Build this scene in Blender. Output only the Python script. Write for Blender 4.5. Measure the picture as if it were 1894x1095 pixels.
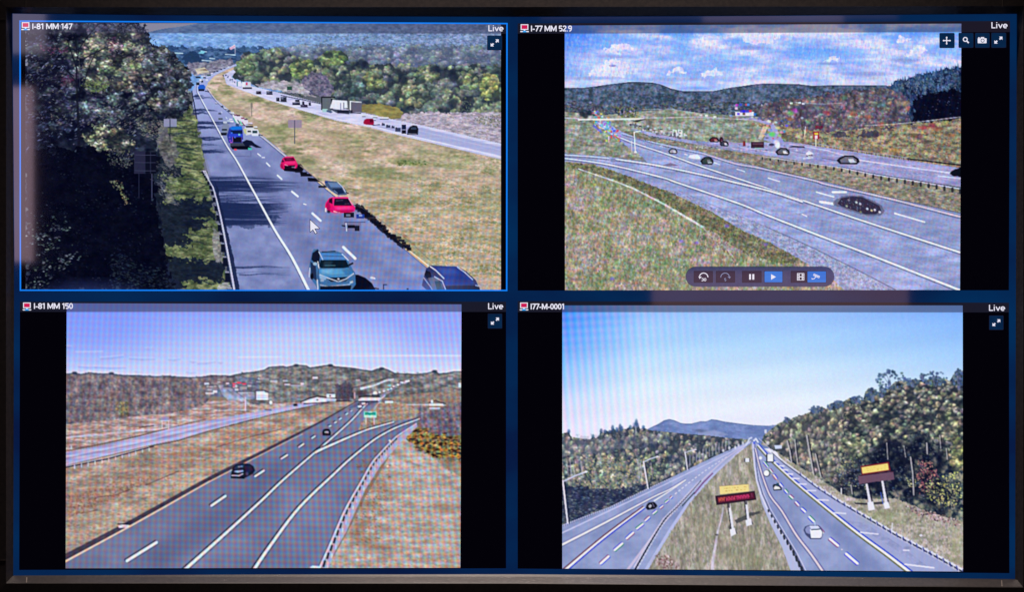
import bpy, math
import numpy as np

# ------------------------------------------------------------------ camera, world, light
S = bpy.context.scene
for o in list(bpy.data.objects):
    bpy.data.objects.remove(o, do_unlink=True)
DIST = 4.0                       # camera distance from the glass
CX, CY = 947.0, 547.5            # optical axis in millimetres on the screen
BASE = 0.25                      # height of the bottom of the picture above the floor
def P(x, y, d=0.0):
    """screen millimetres (x right, y down), standing d metres in front of the glass"""
    return (x / 1000.0, -d, BASE + (1095.0 - y) / 1000.0)
cam = bpy.data.cameras.new('camera'); co = bpy.data.objects.new('camera', cam)
S.collection.objects.link(co); S.camera = co
co.location = P(CX, CY, DIST); co.rotation_euler = (math.radians(90), 0, 0)
cam.sensor_width = 36; cam.lens = 36 * DIST / 1.894; cam.clip_start = 0.05; cam.clip_end = 100
wd = bpy.data.worlds.new('World'); S.world = wd; wd.use_nodes = True
wd.node_tree.nodes['Background'].inputs[0].default_value = (0.25, 0.2, 0.22, 1)
wd.node_tree.nodes['Background'].inputs[1].default_value = 0.004
S.view_settings.view_transform = 'Standard'; S.view_settings.look = 'None'
S.view_settings.exposure = 0; S.view_settings.gamma = 1
try: S.view_settings.use_curve_mapping = False
except Exception: pass

def area(name, loc, rot, sx, sy, power, col):
    l = bpy.data.lights.new(name, 'AREA'); l.shape = 'RECTANGLE'; l.size = sx; l.size_y = sy
    l.energy = power; l.color = col
    o = bpy.data.objects.new(name, l); S.collection.objects.link(o)
    o.location = loc; o.rotation_euler = rot; return o
# ceiling lamp over the middle of the display: lights the upward-facing bezel slopes
sp = bpy.data.lights.new('ceiling_spot', 'SPOT'); sp.energy = 390; sp.color = (1.0, 0.84, 0.76); sp.spot_size = math.radians(56); sp.spot_blend = 1.0; sp.shadow_soft_size = .06
so = bpy.data.objects.new('ceiling_spot', sp); S.collection.objects.link(so); so.location = (0.95, -0.36, BASE + 1.095 + 2.1)
so.rotation_euler = (math.radians(5), 0, 0)
# unseen lamps added to mirror in the glass (behind the camera, facing the display)
MIR = 2.5
def mirror_lamp(name, x0, y0, x1, y1, radiance, col):
    d = DIST * (MIR - 1)
    cx, cy = (x0 + x1) / 2, (y0 + y1) / 2
    X = CX + (cx - CX) * MIR; Y = CY + (cy - CY) * MIR
    w = (x1 - x0) * MIR / 1000; h = (y1 - y0) * MIR / 1000
    area(name, P(X, Y, d), (math.radians(90), 0, 0), w, h, radiance * math.pi * w * h, col)
mirror_lamp('left_streak_lamp', 6, 160, 62, 484, 4.0, (1.0, 0.66, 0.80))
mirror_lamp('left_streak_tint_lamp', 4, 160, 40, 484, 1.4, (0.75, 0.8, 1.0))
mirror_lamp('corner_streak_lamp', 4, 8, 84, 98, 2.6, (0.95, 0.78, 1.0))
mirror_lamp('far_lamp', 1206, 500, 1680, 566, 1.5, (1.0, 0.50, 0.42))
mirror_lamp('top_streak_lamp', 1300, 14, 1560, 40, 1.6, (1.0, 0.6, 0.6))
mirror_lamp('top_streak_lamp_dim', 1000, 14, 1660, 34, 0.5, (1.0, 0.6, 0.6))

# ------------------------------------------------------------------ painting what the display shows
W, H = 1894, 1095
CV = np.zeros((H, W, 3), np.float32)       # the displayed colours
ID = np.zeros((H, W), np.int16)            # which pictured thing each point belongs to
IDS = {}                                   # id -> (feed, name, label)
FEED = [1]
def nid(name, label=None):
    k = len(IDS) + 1; IDS[k] = (FEED[0], name, label); return k
rng = np.random.default_rng(7)
YY, XX = np.mgrid[0:H, 0:W].astype(np.float32)
XX += 0.5; YY += 0.5
def c3(c): return np.array(c, np.float32) / 255.0

def vnoise(sx, sy, seed, x=None, y=None):
    """smooth value noise, cell size sx by sy, 0..1, over the whole canvas or at x, y"""
    r = np.random.default_rng(seed)
    gw, gh = int(W / sx) + 8, int(H / sy) + 8
    g = r.random((gh, gw)).astype(np.float32)
    if x is None:
        fx = (np.arange(W) / sx + 1); fy = (np.arange(H) / sy + 1)
        ix = fx.astype(int); iy = fy.astype(int)
        tx = (fx - ix).astype(np.float32); ty = (fy - iy).astype(np.float32)
        tx = tx * tx * (3 - 2 * tx); ty = ty * ty * (3 - 2 * ty)
        a = g[:, ix] * (1 - tx) + g[:, ix + 1] * tx
        return a[iy] * (1 - ty)[:, None] + a[iy + 1] * ty[:, None]
    fx = np.clip(x / sx + 2, 0, gw - 2); fy = np.clip(y / sy + 2, 0, gh - 2)
    ix = fx.astype(int); iy = fy.astype(int); tx = fx - ix; ty = fy - iy
    tx = tx * tx * (3 - 2 * tx); ty = ty * ty * (3 - 2 * ty)
    return (g[iy, ix] * (1 - tx) + g[iy, ix + 1] * tx) * (1 - ty) + (g[iy + 1, ix] * (1 - tx) + g[iy + 1, ix + 1] * tx) * ty
_nc = {}
def fbm(sx, sy, seed, o=3):
    k = (sx, sy, seed, o)
    if k not in _nc:
        s = 0; a = 1; t = 0
        for i in range(o):
            s = s + a * vnoise(max(sx / 2 ** i, 1.0), max(sy / 2 ** i, 1.0), seed * 17 + i); t += a; a *= 0.6
        s = s / t
        s = (s - s.mean()) / (s.std() * 4) + 0.5
        _nc[k] = np.clip(s, 0, 1).astype(np.float32)
        if len(_nc) > 24: _nc.pop(next(iter(_nc)))
    return _nc[k]

def inside(pts, x, y):
    r = np.zeros(x.shape, bool); n = len(pts)
    for i in range(n):
        x1, y1 = pts[i]; x2, y2 = pts[(i + 1) % n]
        if y1 == y2: continue
        c = (y1 > y) != (y2 > y)
        r ^= c & (x < (x2 - x1) * (y - y1) / (y2 - y1) + x1)
    return r
def bbox(pts, m=1):
    xs = [p[0] for p in pts]; ys = [p[1] for p in pts]
    return max(0, int(min(xs) - m)), max(0, int(min(ys) - m)), min(W, int(max(xs) + m) + 1), min(H, int(max(ys) + m) + 1)
def cover(pts, rough=0, rs=6, seed=3):
    x0, y0, x1, y1 = bbox(pts, 1 + rough * 1.5)
    if x1 <= x0 or y1 <= y0: return None
    big = (x1 - x0) * (y1 - y0) > 30000
    x = XX[y0:y1, x0:x1]; y = YY[y0:y1, x0:x1]
    if rough:
        x = x + (fbm(rs, rs, seed, 3)[y0:y1, x0:x1] - .5) * 2.4 * rough
        y = y + (fbm(rs, rs, seed + 50, 3)[y0:y1, x0:x1] - .5) * 2.4 * rough
    n = 1 if big else 3
    m = np.zeros(x.shape, np.float32)
    for i in range(n):
        for j in range(n):
            m += inside(pts, x + (i + .5) / n - .5, y + (j + .5) / n - .5)
    return x0, y0, x1, y1, m / (n * n)
def put(box, m, col, a=1.0, k=None):
    x0, y0, x1, y1 = box
    if isinstance(col, np.ndarray) and col.ndim == 3: c = col[y0:y1, x0:x1] if col.shape[:2] == (H, W) else col
    else: c = c3(col)
    mm = (m * a)[..., None]
    t = CV[y0:y1, x0:x1]; t *= 1 - mm; t += mm * c
    if k: ID[y0:y1, x0:x1][m > 0.5] = k
def poly(pts, col, k=None, a=1.0, rough=0, rs=6, seed=3, feather=0):
    r = cover(pts, rough + feather * 2.2, rs, seed) if not feather else cover(pts, 0.01, rs, seed)
    if r is None: return
    if feather:
        x0, y0, x1, y1 = bbox(pts, feather * 2.5); m = np.zeros((y1 - y0, x1 - x0), np.float32)
        m[r[1] - y0:r[1] - y0 + r[4].shape[0], r[0] - x0:r[0] - x0 + r[4].shape[1]] = r[4]
        r = (x0, y0, x1, y1, blur(m[..., None], feather)[..., 0])
    put(r[:4], r[4], col, a, k)
def rect(x0, y0, x1, y1, col, k=None, a=1.0): poly([(x0, y0), (x1, y0), (x1, y1), (x0, y1)], col, k, a)
def line(pts, w, col, k=None, a=1.0, soft=0.6):
    """polyline with width w (number or start,end), antialiased"""
    w0, w1 = (w, w) if not isinstance(w, tuple) else w
    L = [0]
    for p, q in zip(pts, pts[1:]): L.append(L[-1] + math.hypot(q[0] - p[0], q[1] - p[1]))
    T = L[-1] or 1
    for i, (p, q) in enumerate(zip(pts, pts[1:])):
        wm = max(w0, w1)
        x0, y0, x1, y1 = bbox([p, q], wm + 2)
        if x1 <= x0 or y1 <= y0: continue
        x = XX[y0:y1, x0:x1]; y = YY[y0:y1, x0:x1]
        dx, dy = q[0] - p[0], q[1] - p[1]; d2 = dx * dx + dy * dy or 1
        t = np.clip(((x - p[0]) * dx + (y - p[1]) * dy) / d2, 0, 1)
        dist = np.hypot(x - p[0] - t * dx, y - p[1] - t * dy)
        ww = w0 + (w1 - w0) * (L[i] + t * (L[i + 1] - L[i])) / T
        m = np.clip((ww / 2 - dist) / soft + .5, 0, 1) * np.minimum(ww / 0.9, 1)
        put((x0, y0, x1, y1), m, col, a, k)
def ell(cx, cy, rx, ry, col, k=None, a=1.0, soft=0.25, ang=0):
    r = max(rx, ry) * (1 + soft) + 1
    x0, y0, x1, y1 = max(0, int(cx - r)), max(0, int(cy - r)), min(W, int(cx + r) + 1), min(H, int(cy + r) + 1)
    if x1 <= x0 or y1 <= y0: return
    x = XX[y0:y1, x0:x1] - cx; y = YY[y0:y1, x0:x1] - cy
    if ang:
        ca, sa = math.cos(ang), math.sin(ang); x, y = x * ca + y * sa, -x * sa + y * ca
    d = np.sqrt((x / rx) ** 2 + (y / ry) ** 2)
    put((x0, y0, x1, y1), np.clip((1 - d) / max(soft, .02) + .5, 0, 1), col, a, k)
def sm(pts, n=6):
    if len(pts) < 3: return list(pts)
    a = [pts[0]] + list(pts) + [pts[-1]]; o = []
    for i in range(1, len(a) - 2):
        for j in range(n):
            t = j / n; q = []
            for k in (0, 1):
                p0, p1_, p2_, p3_ = a[i - 1][k], a[i][k], a[i + 1][k], a[i + 2][k]
                q.append(.5 * (2 * p1_ + (p2_ - p0) * t + (2 * p0 - 5 * p1_ + 4 * p2_ - p3_) * t * t + (3 * p1_ - p0 - 3 * p2_ + p3_) * t ** 3))
            o.append(tuple(q))
    return o + [pts[-1]]
def grit(K, name, amp, sx, sy, chroma=.05, seed=1, gain=1.0, x=None):
    k = K[name]; m = (ID == k)
    z = vnoise(sx, sy, seed * 31 + 5) + .55 * vnoise(sx * 1.9, sy * 1.8, seed * 31 + 6) + .55 * vnoise(sx * 3.6, sy * 3.2, seed * 31 + 7); z = (z - z.mean()) / z.std()
    f = gain * 2 ** (amp * z)
    for c in range(3):
        n = vnoise(sx * 1.2, sy * 1.2, seed * 31 + 9 + c); n = (n - n.mean()) / n.std()
        CV[..., c] = np.where(m, CV[..., c] * f * (1 + chroma * n), CV[..., c])
def tint(K, name, c, con=1.0, pivot=.4):
    m = (ID == K[name])[..., None]
    np.copyto(CV, np.where(m, ((CV - pivot) * con + pivot) * np.array(c, np.float32), CV))
def ramp(t, stops):
    """array t 0..1 -> colour through stops [(pos,(r,g,b)),...]"""
    ps = [s[0] for s in stops]; cs = np.array([s[1] for s in stops], np.float32) / 255
    return np.stack([np.interp(t, ps, cs[:, i]) for i in range(3)], -1).astype(np.float32)
def tex(stops, sx, sy, seed, o=3, con=1.0):
    t = np.clip((fbm(sx, sy, seed, o) - .5) * con + .5, 0, 1)
    return ramp(t, stops)
def ftex(pts, stops, sx, sy, seed, k=None, a=1.0, rough=0, rs=6, con=1.0, o=3):
    r = cover(pts, rough, rs, seed)
    if r is None: return None
    x0, y0, x1, y1, m = r
    t = np.clip((fbm(sx, sy, seed, o)[y0:y1, x0:x1] - .5) * con + .5, 0, 1)
    put(r[:4], m, ramp(t, stops), a, k); return r
def dabs(r, n, wl, ww, pal, ang=(0, 3.14), a=(.5, 1), shade=None, seed=1, thr=None):
    """n little strokes inside the cover r: leaves, tufts, stones. pal = list of colours"""
    x0, y0, x1, y1, m = r
    g = np.random.default_rng(seed)
    ys, xs = np.nonzero(m > .5)
    if len(ys) == 0: return
    i = g.integers(0, len(ys), n); X = xs[i] + x0 + g.random(n); Y = ys[i] + y0 + g.random(n)
    pal = np.array(pal, np.float32) / 255
    C = pal[g.integers(0, len(pal), n)] * g.uniform(.8, 1.2, (n, 1)).astype(np.float32)
    l = g.uniform(*wl, n); w = g.uniform(*ww, n); an = g.uniform(*ang, n); al = g.uniform(*a, n)
    sh = shade[(Y).astype(int).clip(0, H - 1), (X).astype(int).clip(0, W - 1)] if shade is not None else None
    for j in range(n):
        aa = al[j]
        if sh is not None:
            if thr is not None:
                if sh[j] < thr: continue
            else: aa = aa * sh[j]
        L = l[j]; R = int(L + 1.5); cx, cy = X[j], Y[j]
        a0, b0, a1, b1 = int(cx) - R, int(cy) - R, int(cx) + R + 1, int(cy) + R + 1
        if a0 < 0 or b0 < 0 or a1 > W or b1 > H: continue
        x = XX[b0:b1, a0:a1] - cx; y = YY[b0:b1, a0:a1] - cy
        ca, sa = math.cos(an[j]), math.sin(an[j])
        d = ((x * ca + y * sa) / L) ** 2 + ((-x * sa + y * ca) / w[j]) ** 2
        q = (np.clip(1.25 - d, 0, 1) * aa)[..., None]
        t = CV[b0:b1, a0:a1]; t *= 1 - q; t += q * C[j]
def crowns(r, n, size, pal, dark, seed=1, leaf=(.9, 2.2), dens=1.0, k=None, lit=(-.4, -.7), flat=.85, base=.8):
    """tree crowns, back to front: a dark clump each, with leaf strokes thick on the lit side"""
    x0, y0, x1, y1, m = r
    g = np.random.default_rng(seed)
    ys, xs = np.nonzero(m > .5)
    if len(ys) == 0: return
    i = np.sort(g.integers(0, len(ys), n))
    pal = np.array(pal, np.float32)
    for q in i:
        cx, cy = xs[q] + x0, ys[q] + y0
        s = g.uniform(*size); p = pal[g.integers(0, len(pal))]; dk = np.array(dark) * g.uniform(.7, 1.3)
        ell(cx, cy, s, s * flat, dk, k, base, .5)
        nn = int(s * s * .55 * dens)
        th = g.uniform(0, 6.28, nn); rr = np.sqrt(g.random(nn)) * s
        X = cx + np.cos(th) * rr; Y = cy + np.sin(th) * rr * flat
        li = np.clip(.45 + .45 * ((X - cx) / s * lit[0] + (Y - cy) / s * lit[1]), .05, 1) * g.uniform(.5, 1.35, nn)
        for j in range(nn):
            L = g.uniform(*leaf); R = int(L + 1.5); a0, b0 = int(X[j]) - R, int(Y[j]) - R
            a1, b1 = a0 + 2 * R + 1, b0 + 2 * R + 1
            if a0 < 0 or b0 < 0 or a1 > W or b1 > H: continue
            x = XX[b0:b1, a0:a1] - X[j]; y = YY[b0:b1, a0:a1] - Y[j]
            d = (x / L) ** 2 + (y / (L * .7)) ** 2
            c = p / 255 * (.35 + .95 * li[j]) * np.array([g.uniform(.9, 1.1), 1, g.uniform(.85, 1.15)])
            mm = (np.clip(1.25 - d, 0, 1) * min(1, .35 + .7 * li[j]))[..., None]
            t = CV[b0:b1, a0:a1]; t *= 1 - mm; t += mm * c
def canopy(r, n, size, pal, dark, seed=1, sq=.88, fine=(3.2, 2.4), amp=.3, k=None, a=1.0, gap=.0, grow=0, chroma=.05, soft=.55):
    """a wood seen from outside: overlapping crowns, back to front, each lit from the upper left"""
    x0, y0, x1, y1, m = r
    h, w = m.shape; g = np.random.default_rng(seed)
    ys, xs = np.nonzero(m > .5)
    if len(ys) == 0: return
    i = np.sort(g.integers(0, len(ys), n)); pal = np.array(pal, np.float32) / 255; dk = c3(dark)
    L = np.full((h, w), .16, np.float32); C = np.zeros((h, w, 3), np.float32) + pal.mean(0)
    wx = (vnoise(7, 6, seed + 400)[y0:y1, x0:x1] - .5) * 2 + (vnoise(3, 3, seed + 401)[y0:y1, x0:x1] - .5) * 1.4
    wy = (vnoise(7, 6, seed + 402)[y0:y1, x0:x1] - .5) * 2 + (vnoise(3, 3, seed + 403)[y0:y1, x0:x1] - .5) * 1.4
    for q in i:
        cx, cy = xs[q], ys[q]; s = g.uniform(*size) * (1 + grow * (cy / max(h, 1) - .5)); R = int(s * 1.4) + 2
        a0, b0, a1, b1 = max(0, cx - R), max(0, cy - R), min(w, cx + R + 1), min(h, cy + R + 1)
        X, Y = np.meshgrid(np.arange(a0, a1) - cx, np.arange(b0, b1) - cy)
        X = X / s + wx[b0:b1, a0:a1] * .28; Y = Y / (s * sq) + wy[b0:b1, a0:a1] * .28
        d2 = X * X + Y * Y; ins = np.clip((1 - d2) * 2.2, 0, 1)
        lum = np.clip(.52 - .22 * X - .50 * Y - .12 * d2, .05, 1.1) * g.uniform(.74, 1.08)
        c = .45 * pal.mean(0) + .55 * pal[g.integers(len(pal))] * g.uniform(.9, 1.1, 3)
        l = L[b0:b1, a0:a1]; l *= 1 - ins; l += ins * lum
        cc = C[b0:b1, a0:a1]; cc *= 1 - ins[..., None]; cc += ins[..., None] * c
    z = vnoise(fine[0], fine[1], seed + 410) + .8 * vnoise(fine[0] * 1.9, fine[1] * 1.9, seed + 411); z = ((z - z.mean()) / z.std())[y0:y1, x0:x1]
    L = L * 2 ** (amp * z)
    if gap: L = L * (1 - gap * np.clip((.42 - fbm(30, 22, seed + 60)[y0:y1, x0:x1]) * 6, 0, 1))
    n3 = np.stack([vnoise(fine[0] * 1.3, fine[1] * 1.3, seed + 420 + j)[y0:y1, x0:x1] for j in range(3)], -1) - .5
    L = L[..., None]; col = dk * np.clip(1 - L * 1.5, 0, 1) + C * (1 + chroma * 4 * n3) * L * 1.45
    col = blur(np.clip(col, 0, 1.1).astype(np.float32), soft)
    mm = (m * a)[..., None]; t = CV[y0:y1, x0:x1]; t *= 1 - mm; t += mm * col
    if k: ID[y0:y1, x0:x1][m > .5] = k
def blur(a, s):
    n = int(3 * s + 1); kx = np.exp(-np.arange(-n, n + 1) ** 2 / (2 * s * s)); kx /= kx.sum()
    o = np.zeros_like(a)
    p = np.pad(a, ((n, n), (0, 0), (0, 0)), 'edge')
    for i, w in enumerate(kx): o += w * p[i:i + a.shape[0]]
    p = np.pad(o, ((0, 0), (n, n), (0, 0)), 'edge'); o = np.zeros_like(a)
    for i, w in enumerate(kx): o += w * p[:, i:i + a.shape[1]]
    return o.astype(np.float32)
def posts(path, n, h, w, col, a=1.0, lean=0, power=1.0, k=None):
    """n posts along a path; h, w = (near, far) sizes from path start to end"""
    path = sm(path)
    L = [0]
    for p, q in zip(path, path[1:]): L.append(L[-1] + math.hypot(q[0] - p[0], q[1] - p[1]))
    for i in range(n):
        u = 1 - (1 - i / (n - 1)) ** power if power != 1 else i / (n - 1)
        d = u * L[-1]; j = min(np.searchsorted(L, d, 'right') - 1, len(path) - 2)
        t = (d - L[j]) / (L[j + 1] - L[j] or 1)
        x = path[j][0] + t * (path[j + 1][0] - path[j][0]); y = path[j][1] + t * (path[j + 1][1] - path[j][1])
        hh = h[0] + (h[1] - h[0]) * u; ww = w[0] + (w[1] - w[0]) * u
        line([(x, y), (x + lean * hh, y + hh)], ww, col, k, a)
# ================================================================== feed 1: interstate with queue, wooded bank
def feed1():
    FEED[0] = 1
    K = {n: nid(n, l) for n, l in [
        ('sky', None), ('hillside', 'hazy blue wooded mountainside'), ('woodland', 'sunlit woodland beyond the far carriageway'),
        ('tree_bank', 'tall dark autumn trees in shade'), ('verge', 'mown verge striped by tree shadows'),
        ('median_grass', 'dry tan median grass'), ('highway', 'near lanes with long shadows'),
        ('far_highway', 'pale far lanes crowded with traffic'), ('field', 'pale scrub field')]}
    poly([(40, 36), (935, 36), (935, 545), (40, 545)], (90, 90, 100), K['highway'])
    # mountain and sky
    poly([(47, 38), (930, 38), (930, 130), (47, 130)], (226, 226, 250), K['sky'])
    hill = [(272, 59), (300, 53), (330, 49), (360, 44), (380, 38), (930, 38), (930, 170), (260, 170)]
    r = ftex(hill, [(0, (92, 122, 190)), (.45, (112, 144, 214)), (1, (140, 166, 226))], 9, 3.4, 11, K['hillside'], con=1.2)
    t = np.clip((XX - 380) / 480, 0, 1) * .8
    put(r[:4], r[4] * t[r[1]:r[3], r[0]:r[2]], tex([(0, (84, 92, 130)), (.5, (118, 122, 170)), (1, (152, 152, 200))], 6, 3.4, 12, con=1.5))
    dabs(r, 2600, (1.4, 4), (.8, 1.6), [(84, 112, 176), (76, 104, 164), (140, 160, 220), (112, 134, 196)], (-.6, .1), (.15, .5), seed=3)
    dabs(cover([(560, 60), (930, 60), (930, 120), (520, 110)]), 2200, (1, 3), (.8, 1.6), [(74, 86, 104), (150, 145, 180), (96, 104, 140), (52, 62, 92), (120, 124, 130)], (-.4, .2), (.15, .45), seed=4)
    # mid distance: dark trees, roofs, brush
    r = ftex([(275, 90), (330, 84), (400, 88), (470, 86), (560, 98), (470, 118), (430, 122), (380, 126), (352, 130), (300, 108)],
             [(0, (28, 44, 84)), (.5, (52, 76, 122)), (1, (84, 104, 152))], 8, 4, 14, K['hillside'], rough=3)
    poly([(338, 108), (345, 98), (358, 95), (368, 100), (372, 110), (358, 117), (342, 115)], (30, 48, 84), rough=2)
    for (x, y, w) in [(310, 97, 28), (372, 94, 10), (417, 100, 18), (374, 111, 16), (448, 105, 8), (388, 107, 9), (404, 116, 8)]:
        line([(x, y), (x + w, y + 1)], 1.8, (190, 205, 235), a=.85)
    poly([(366, 98), (374, 93), (380, 95), (376, 99)], (120, 180, 215))
    r = ftex([(345, 116), (380, 114), (428, 108), (436, 120), (410, 130), (385, 138), (362, 140), (350, 132)], [(0, (78, 70, 96)), (1, (150, 138, 166))], 5, 3, 15, K['hillside'], rough=2)
    poly([(360, 127), (378, 124), (388, 133), (366, 136)], (190, 170, 158)); poly([(368, 129), (380, 127), (384, 130)], (110, 76, 66))
    k = nid('flag', 'flag on a tall pole in the distance')
    line([(435, 83), (435, 99)], 1.1, (200, 200, 220), k)
    poly([(424, 88), (434, 81.5), (435, 88), (427, 92)], (225, 205, 232), k); line([(425, 90), (434, 85)], 1.2, (205, 90, 130), k, .8); line([(427, 92), (432, 89)], 1, (90, 70, 130), k, .8)
    # far-side woodland
    wood = [(430, 128), (437, 112), (450, 100), (478, 92), (505, 88), (540, 93), (590, 92), (640, 92), (700, 86), (760, 92), (850, 86), (930, 92), (930, 216), (800, 212),
            (742, 210), (735, 198), (670, 192), (620, 184), (596, 182), (560, 176), (520, 165), (480, 158), (446, 150), (433, 142)]
    r = ftex(wood, [(0, (24, 32, 48)), (.5, (66, 78, 88)), (1, (110, 116, 116))], 9, 7, 21, K['woodland'], rough=4, rs=9)
    canopy(r, 330, (7, 14), [(122, 134, 104), (150, 150, 104), (104, 120, 110), (128, 122, 148), (150, 146, 116), (104, 106, 134), (112, 126, 96), (92, 104, 96)], (22, 28, 46), 5, amp=.24, grow=.5)
    r = cover([(500, 84), (930, 84), (930, 122), (700, 118), (560, 108)], 4, 9, 2)
    canopy(r, 150, (5, 9), [(120, 124, 158), (126, 132, 140), (142, 138, 174), (104, 116, 140), (132, 130, 130)], (66, 76, 112), 8, amp=.2, a=.85)
    dabs(r, 500, (1, 2.4), (.8, 1.6), [(150, 146, 186), (90, 100, 130), (120, 130, 120)], (-.4, .4), (.2, .5), seed=3)
    for (cx, cy, rx, ry, sd, pp) in [(765, 172, 36, 34, 1, [(142, 146, 112), (120, 128, 118), (150, 146, 104)]), (906, 160, 26, 30, 2, [(158, 156, 98), (140, 142, 96)]),
                                     (690, 150, 26, 22, 3, [(140, 138, 90), (96, 108, 88)]), (866, 148, 24, 22, 4, [(134, 138, 96), (80, 92, 92)]), (655, 165, 26, 24, 5, [(84, 96, 92), (70, 82, 92)]),
                                     (790, 140, 30, 16, 6, [(128, 132, 92), (100, 108, 100)]), (560, 128, 32, 22, 7, [(108, 122, 82), (130, 138, 92)]), (615, 108, 34, 18, 9, [(120, 136, 84), (110, 120, 90)]), (452, 124, 22, 18, 8, [(92, 106, 82), (104, 118, 88)])]:
        ell(cx, cy, rx, ry, (38, 46, 62), K['woodland'], .35, .6)
        cc = cover([(cx + rx * math.cos(a) * .85, cy + ry * math.sin(a) * .85) for a in np.linspace(0, 6.28, 14)], 3)
        canopy(cc, 26, (5, 9), pp, (30, 38, 48), sd, amp=.28)
    for (x, y, rx, ry) in [(838, 190, 10, 10), (862, 198, 10, 13), (838, 140, 9, 12), (745, 146, 8, 10), (668, 118, 12, 9), (485, 122, 9, 14), (805, 128, 12, 8), (760, 200, 8, 5), (722, 152, 7, 12), (634, 140, 8, 9)]:
        ell(x, y, rx, ry, (22, 28, 48), None, .75, .6)
    dabs(cover([(855, 186), (870, 186), (874, 205), (852, 206)]), 60, (.8, 1.6), (.6, 1.2), [(80, 92, 86), (100, 108, 90)], seed=5)
    r = ftex([(470, 158), (500, 148), (530, 150), (556, 152), (570, 160), (585, 178), (540, 172), (500, 165)], [(0, (120, 112, 124)), (1, (186, 172, 190))], 6, 3, 24, rough=2)
    r = ftex([(556, 150), (580, 130), (604, 140), (618, 160), (615, 180), (575, 176)], [(0, (60, 58, 84)), (1, (128, 116, 140))], 5, 4, 25, rough=3)
    # pale field beyond the far lanes
    r = ftex([(668, 200), (700, 206), (742, 212), (790, 206), (840, 208), (930, 206), (930, 272), (840, 248), (770, 230), (716, 220), (672, 216)],
             [(0, (120, 112, 132)), (.5, (160, 150, 172)), (1, (198, 184, 198))], 9, 3, 31, K['field'], rough=2)
    dabs(r, 900, (1, 3.5), (.6, 1.3), [(136, 128, 120), (190, 176, 196), (120, 116, 110), (176, 160, 160)], (-.4, .4), (.2, .6), seed=7)
    ftex([(666, 194), (700, 191), (735, 198), (746, 208), (740, 218), (720, 220), (690, 210), (668, 206)], [(0, (104, 96, 60)), (1, (146, 136, 76))], 14, 3, 32, K['field'], rough=1)
    dabs(cover([(874, 218), (926, 210), (926, 236), (880, 228)]), 120, (1, 2.5), (.8, 1.5), [(96, 100, 84), (128, 128, 96), (80, 82, 84)], seed=8)
    # median
    med = [(378, 166), (384, 152), (396, 140), (412, 130), (436, 118), (430, 132), (416, 142), (418, 154), (440, 162), (470, 172), (520, 190), (560, 203), (620, 222), (680, 234), (740, 250), (930, 296),
           (930, 540), (850, 540), (793, 493), (751, 457), (688, 410), (658, 381), (624, 361), (569, 315), (529, 286), (489, 253), (430, 208), (402, 185)]
    r = ftex(med, [(0, (118, 122, 88)), (.3, (162, 154, 124)), (.6, (200, 174, 158)), (1, (226, 204, 196))], 30, 9, 41, K['median_grass'], con=1.55, o=4)
    x0, y0, x1, y1, m = r
    t = np.clip((XX + YY * .9 - 900) / 420, 0, 1) * .75
    put(r[:4], m * t[y0:y1, x0:x1], tex([(0, (118, 124, 84)), (.4, (162, 154, 118)), (.7, (194, 172, 144)), (1, (216, 192, 182))], 5, 3.2, 43, con=1.5))
    dabs(r, 5200, (1.2, 4), (.7, 1.3), [(122, 118, 86), (188, 170, 148), (150, 150, 100), (196, 160, 140), (120, 124, 80), (178, 150, 128)], (-.35, .25), (.12, .5), seed=9)
    dabs(cover([(760, 330), (926, 320), (926, 536), (850, 536), (780, 470)]), 3600, (.9, 2.2), (.8, 1.5), [(132, 134, 88), (196, 160, 136), (160, 150, 170), (120, 126, 86), (206, 176, 150), (150, 120, 96)], (-.5, .5), (.15, .55), seed=10)
    put(r[:4], np.clip((fbm(70, 26, 47)[y0:y1, x0:x1] - .5) * 3, 0, .5) * m * .8, (142, 144, 108)); put(r[:4], np.clip((fbm(60, 20, 48)[y0:y1, x0:x1] - .52) * 3, 0, .5) * m, (196, 168, 156))
    for (x, y, rx, ry, c, a) in [(600, 262, 60, 10, (196, 164, 140), .35), (640, 285, 70, 8, (190, 154, 134), .35), (566, 300, 30, 12, (120, 132, 84), .4), (505, 240, 34, 9, (122, 134, 80), .45),
                                 (448, 190, 22, 5, (190, 180, 156), .5), (760, 300, 40, 6, (104, 124, 70), .5), (820, 390, 60, 9, (200, 180, 160), .3), (700, 340, 60, 9, (170, 158, 110), .35), (640, 250, 60, 6, (146, 140, 96), .5)]:
        ell(x, y, rx, ry, c, None, a, .9, .1)
    dabs(cover([(735, 296), (790, 296), (795, 304), (735, 306)]), 80, (1, 3), (.7, 1.2), [(70, 90, 50), (96, 112, 60)], (-.3, .3), seed=11)
    line([(380, 164), (392, 148), (404, 138), (425, 126)], (1.5, 1), (206, 190, 160), a=.8)
    # far lanes
    far = [(413, 138), (432, 128), (436, 132), (428, 142), (440, 150), (470, 160), (520, 172), (600, 192), (660, 206), (720, 219), (780, 231), (930, 266), (930, 296), (740, 250), (680, 234), (620, 222), (556, 203), (501, 186), (457, 170), (420, 156)]
    ftex(far, [(0, (178, 180, 226)), (1, (224, 222, 250))], 26, 3, 51, K['far_highway'])
    poly([(780, 236), (930, 272), (930, 288), (740, 246), (700, 234)], (150, 156, 208), a=.7)
    line([(436, 160), (470, 173), (520, 190), (556, 201), (620, 219), (680, 231), (740, 246), (926, 290)], (1.4, 2), (222, 222, 248))
    line([(560, 184), (640, 204), (720, 221), (780, 233), (926, 267)], (1, 1.6), (214, 214, 242), a=.8)
    line([(770, 240), (926, 277)], 1.2, (196, 196, 232), a=.6)
    line([(520, 176), (560, 184), (600, 193)], 1.4, (22, 26, 48), a=.9)
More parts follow.
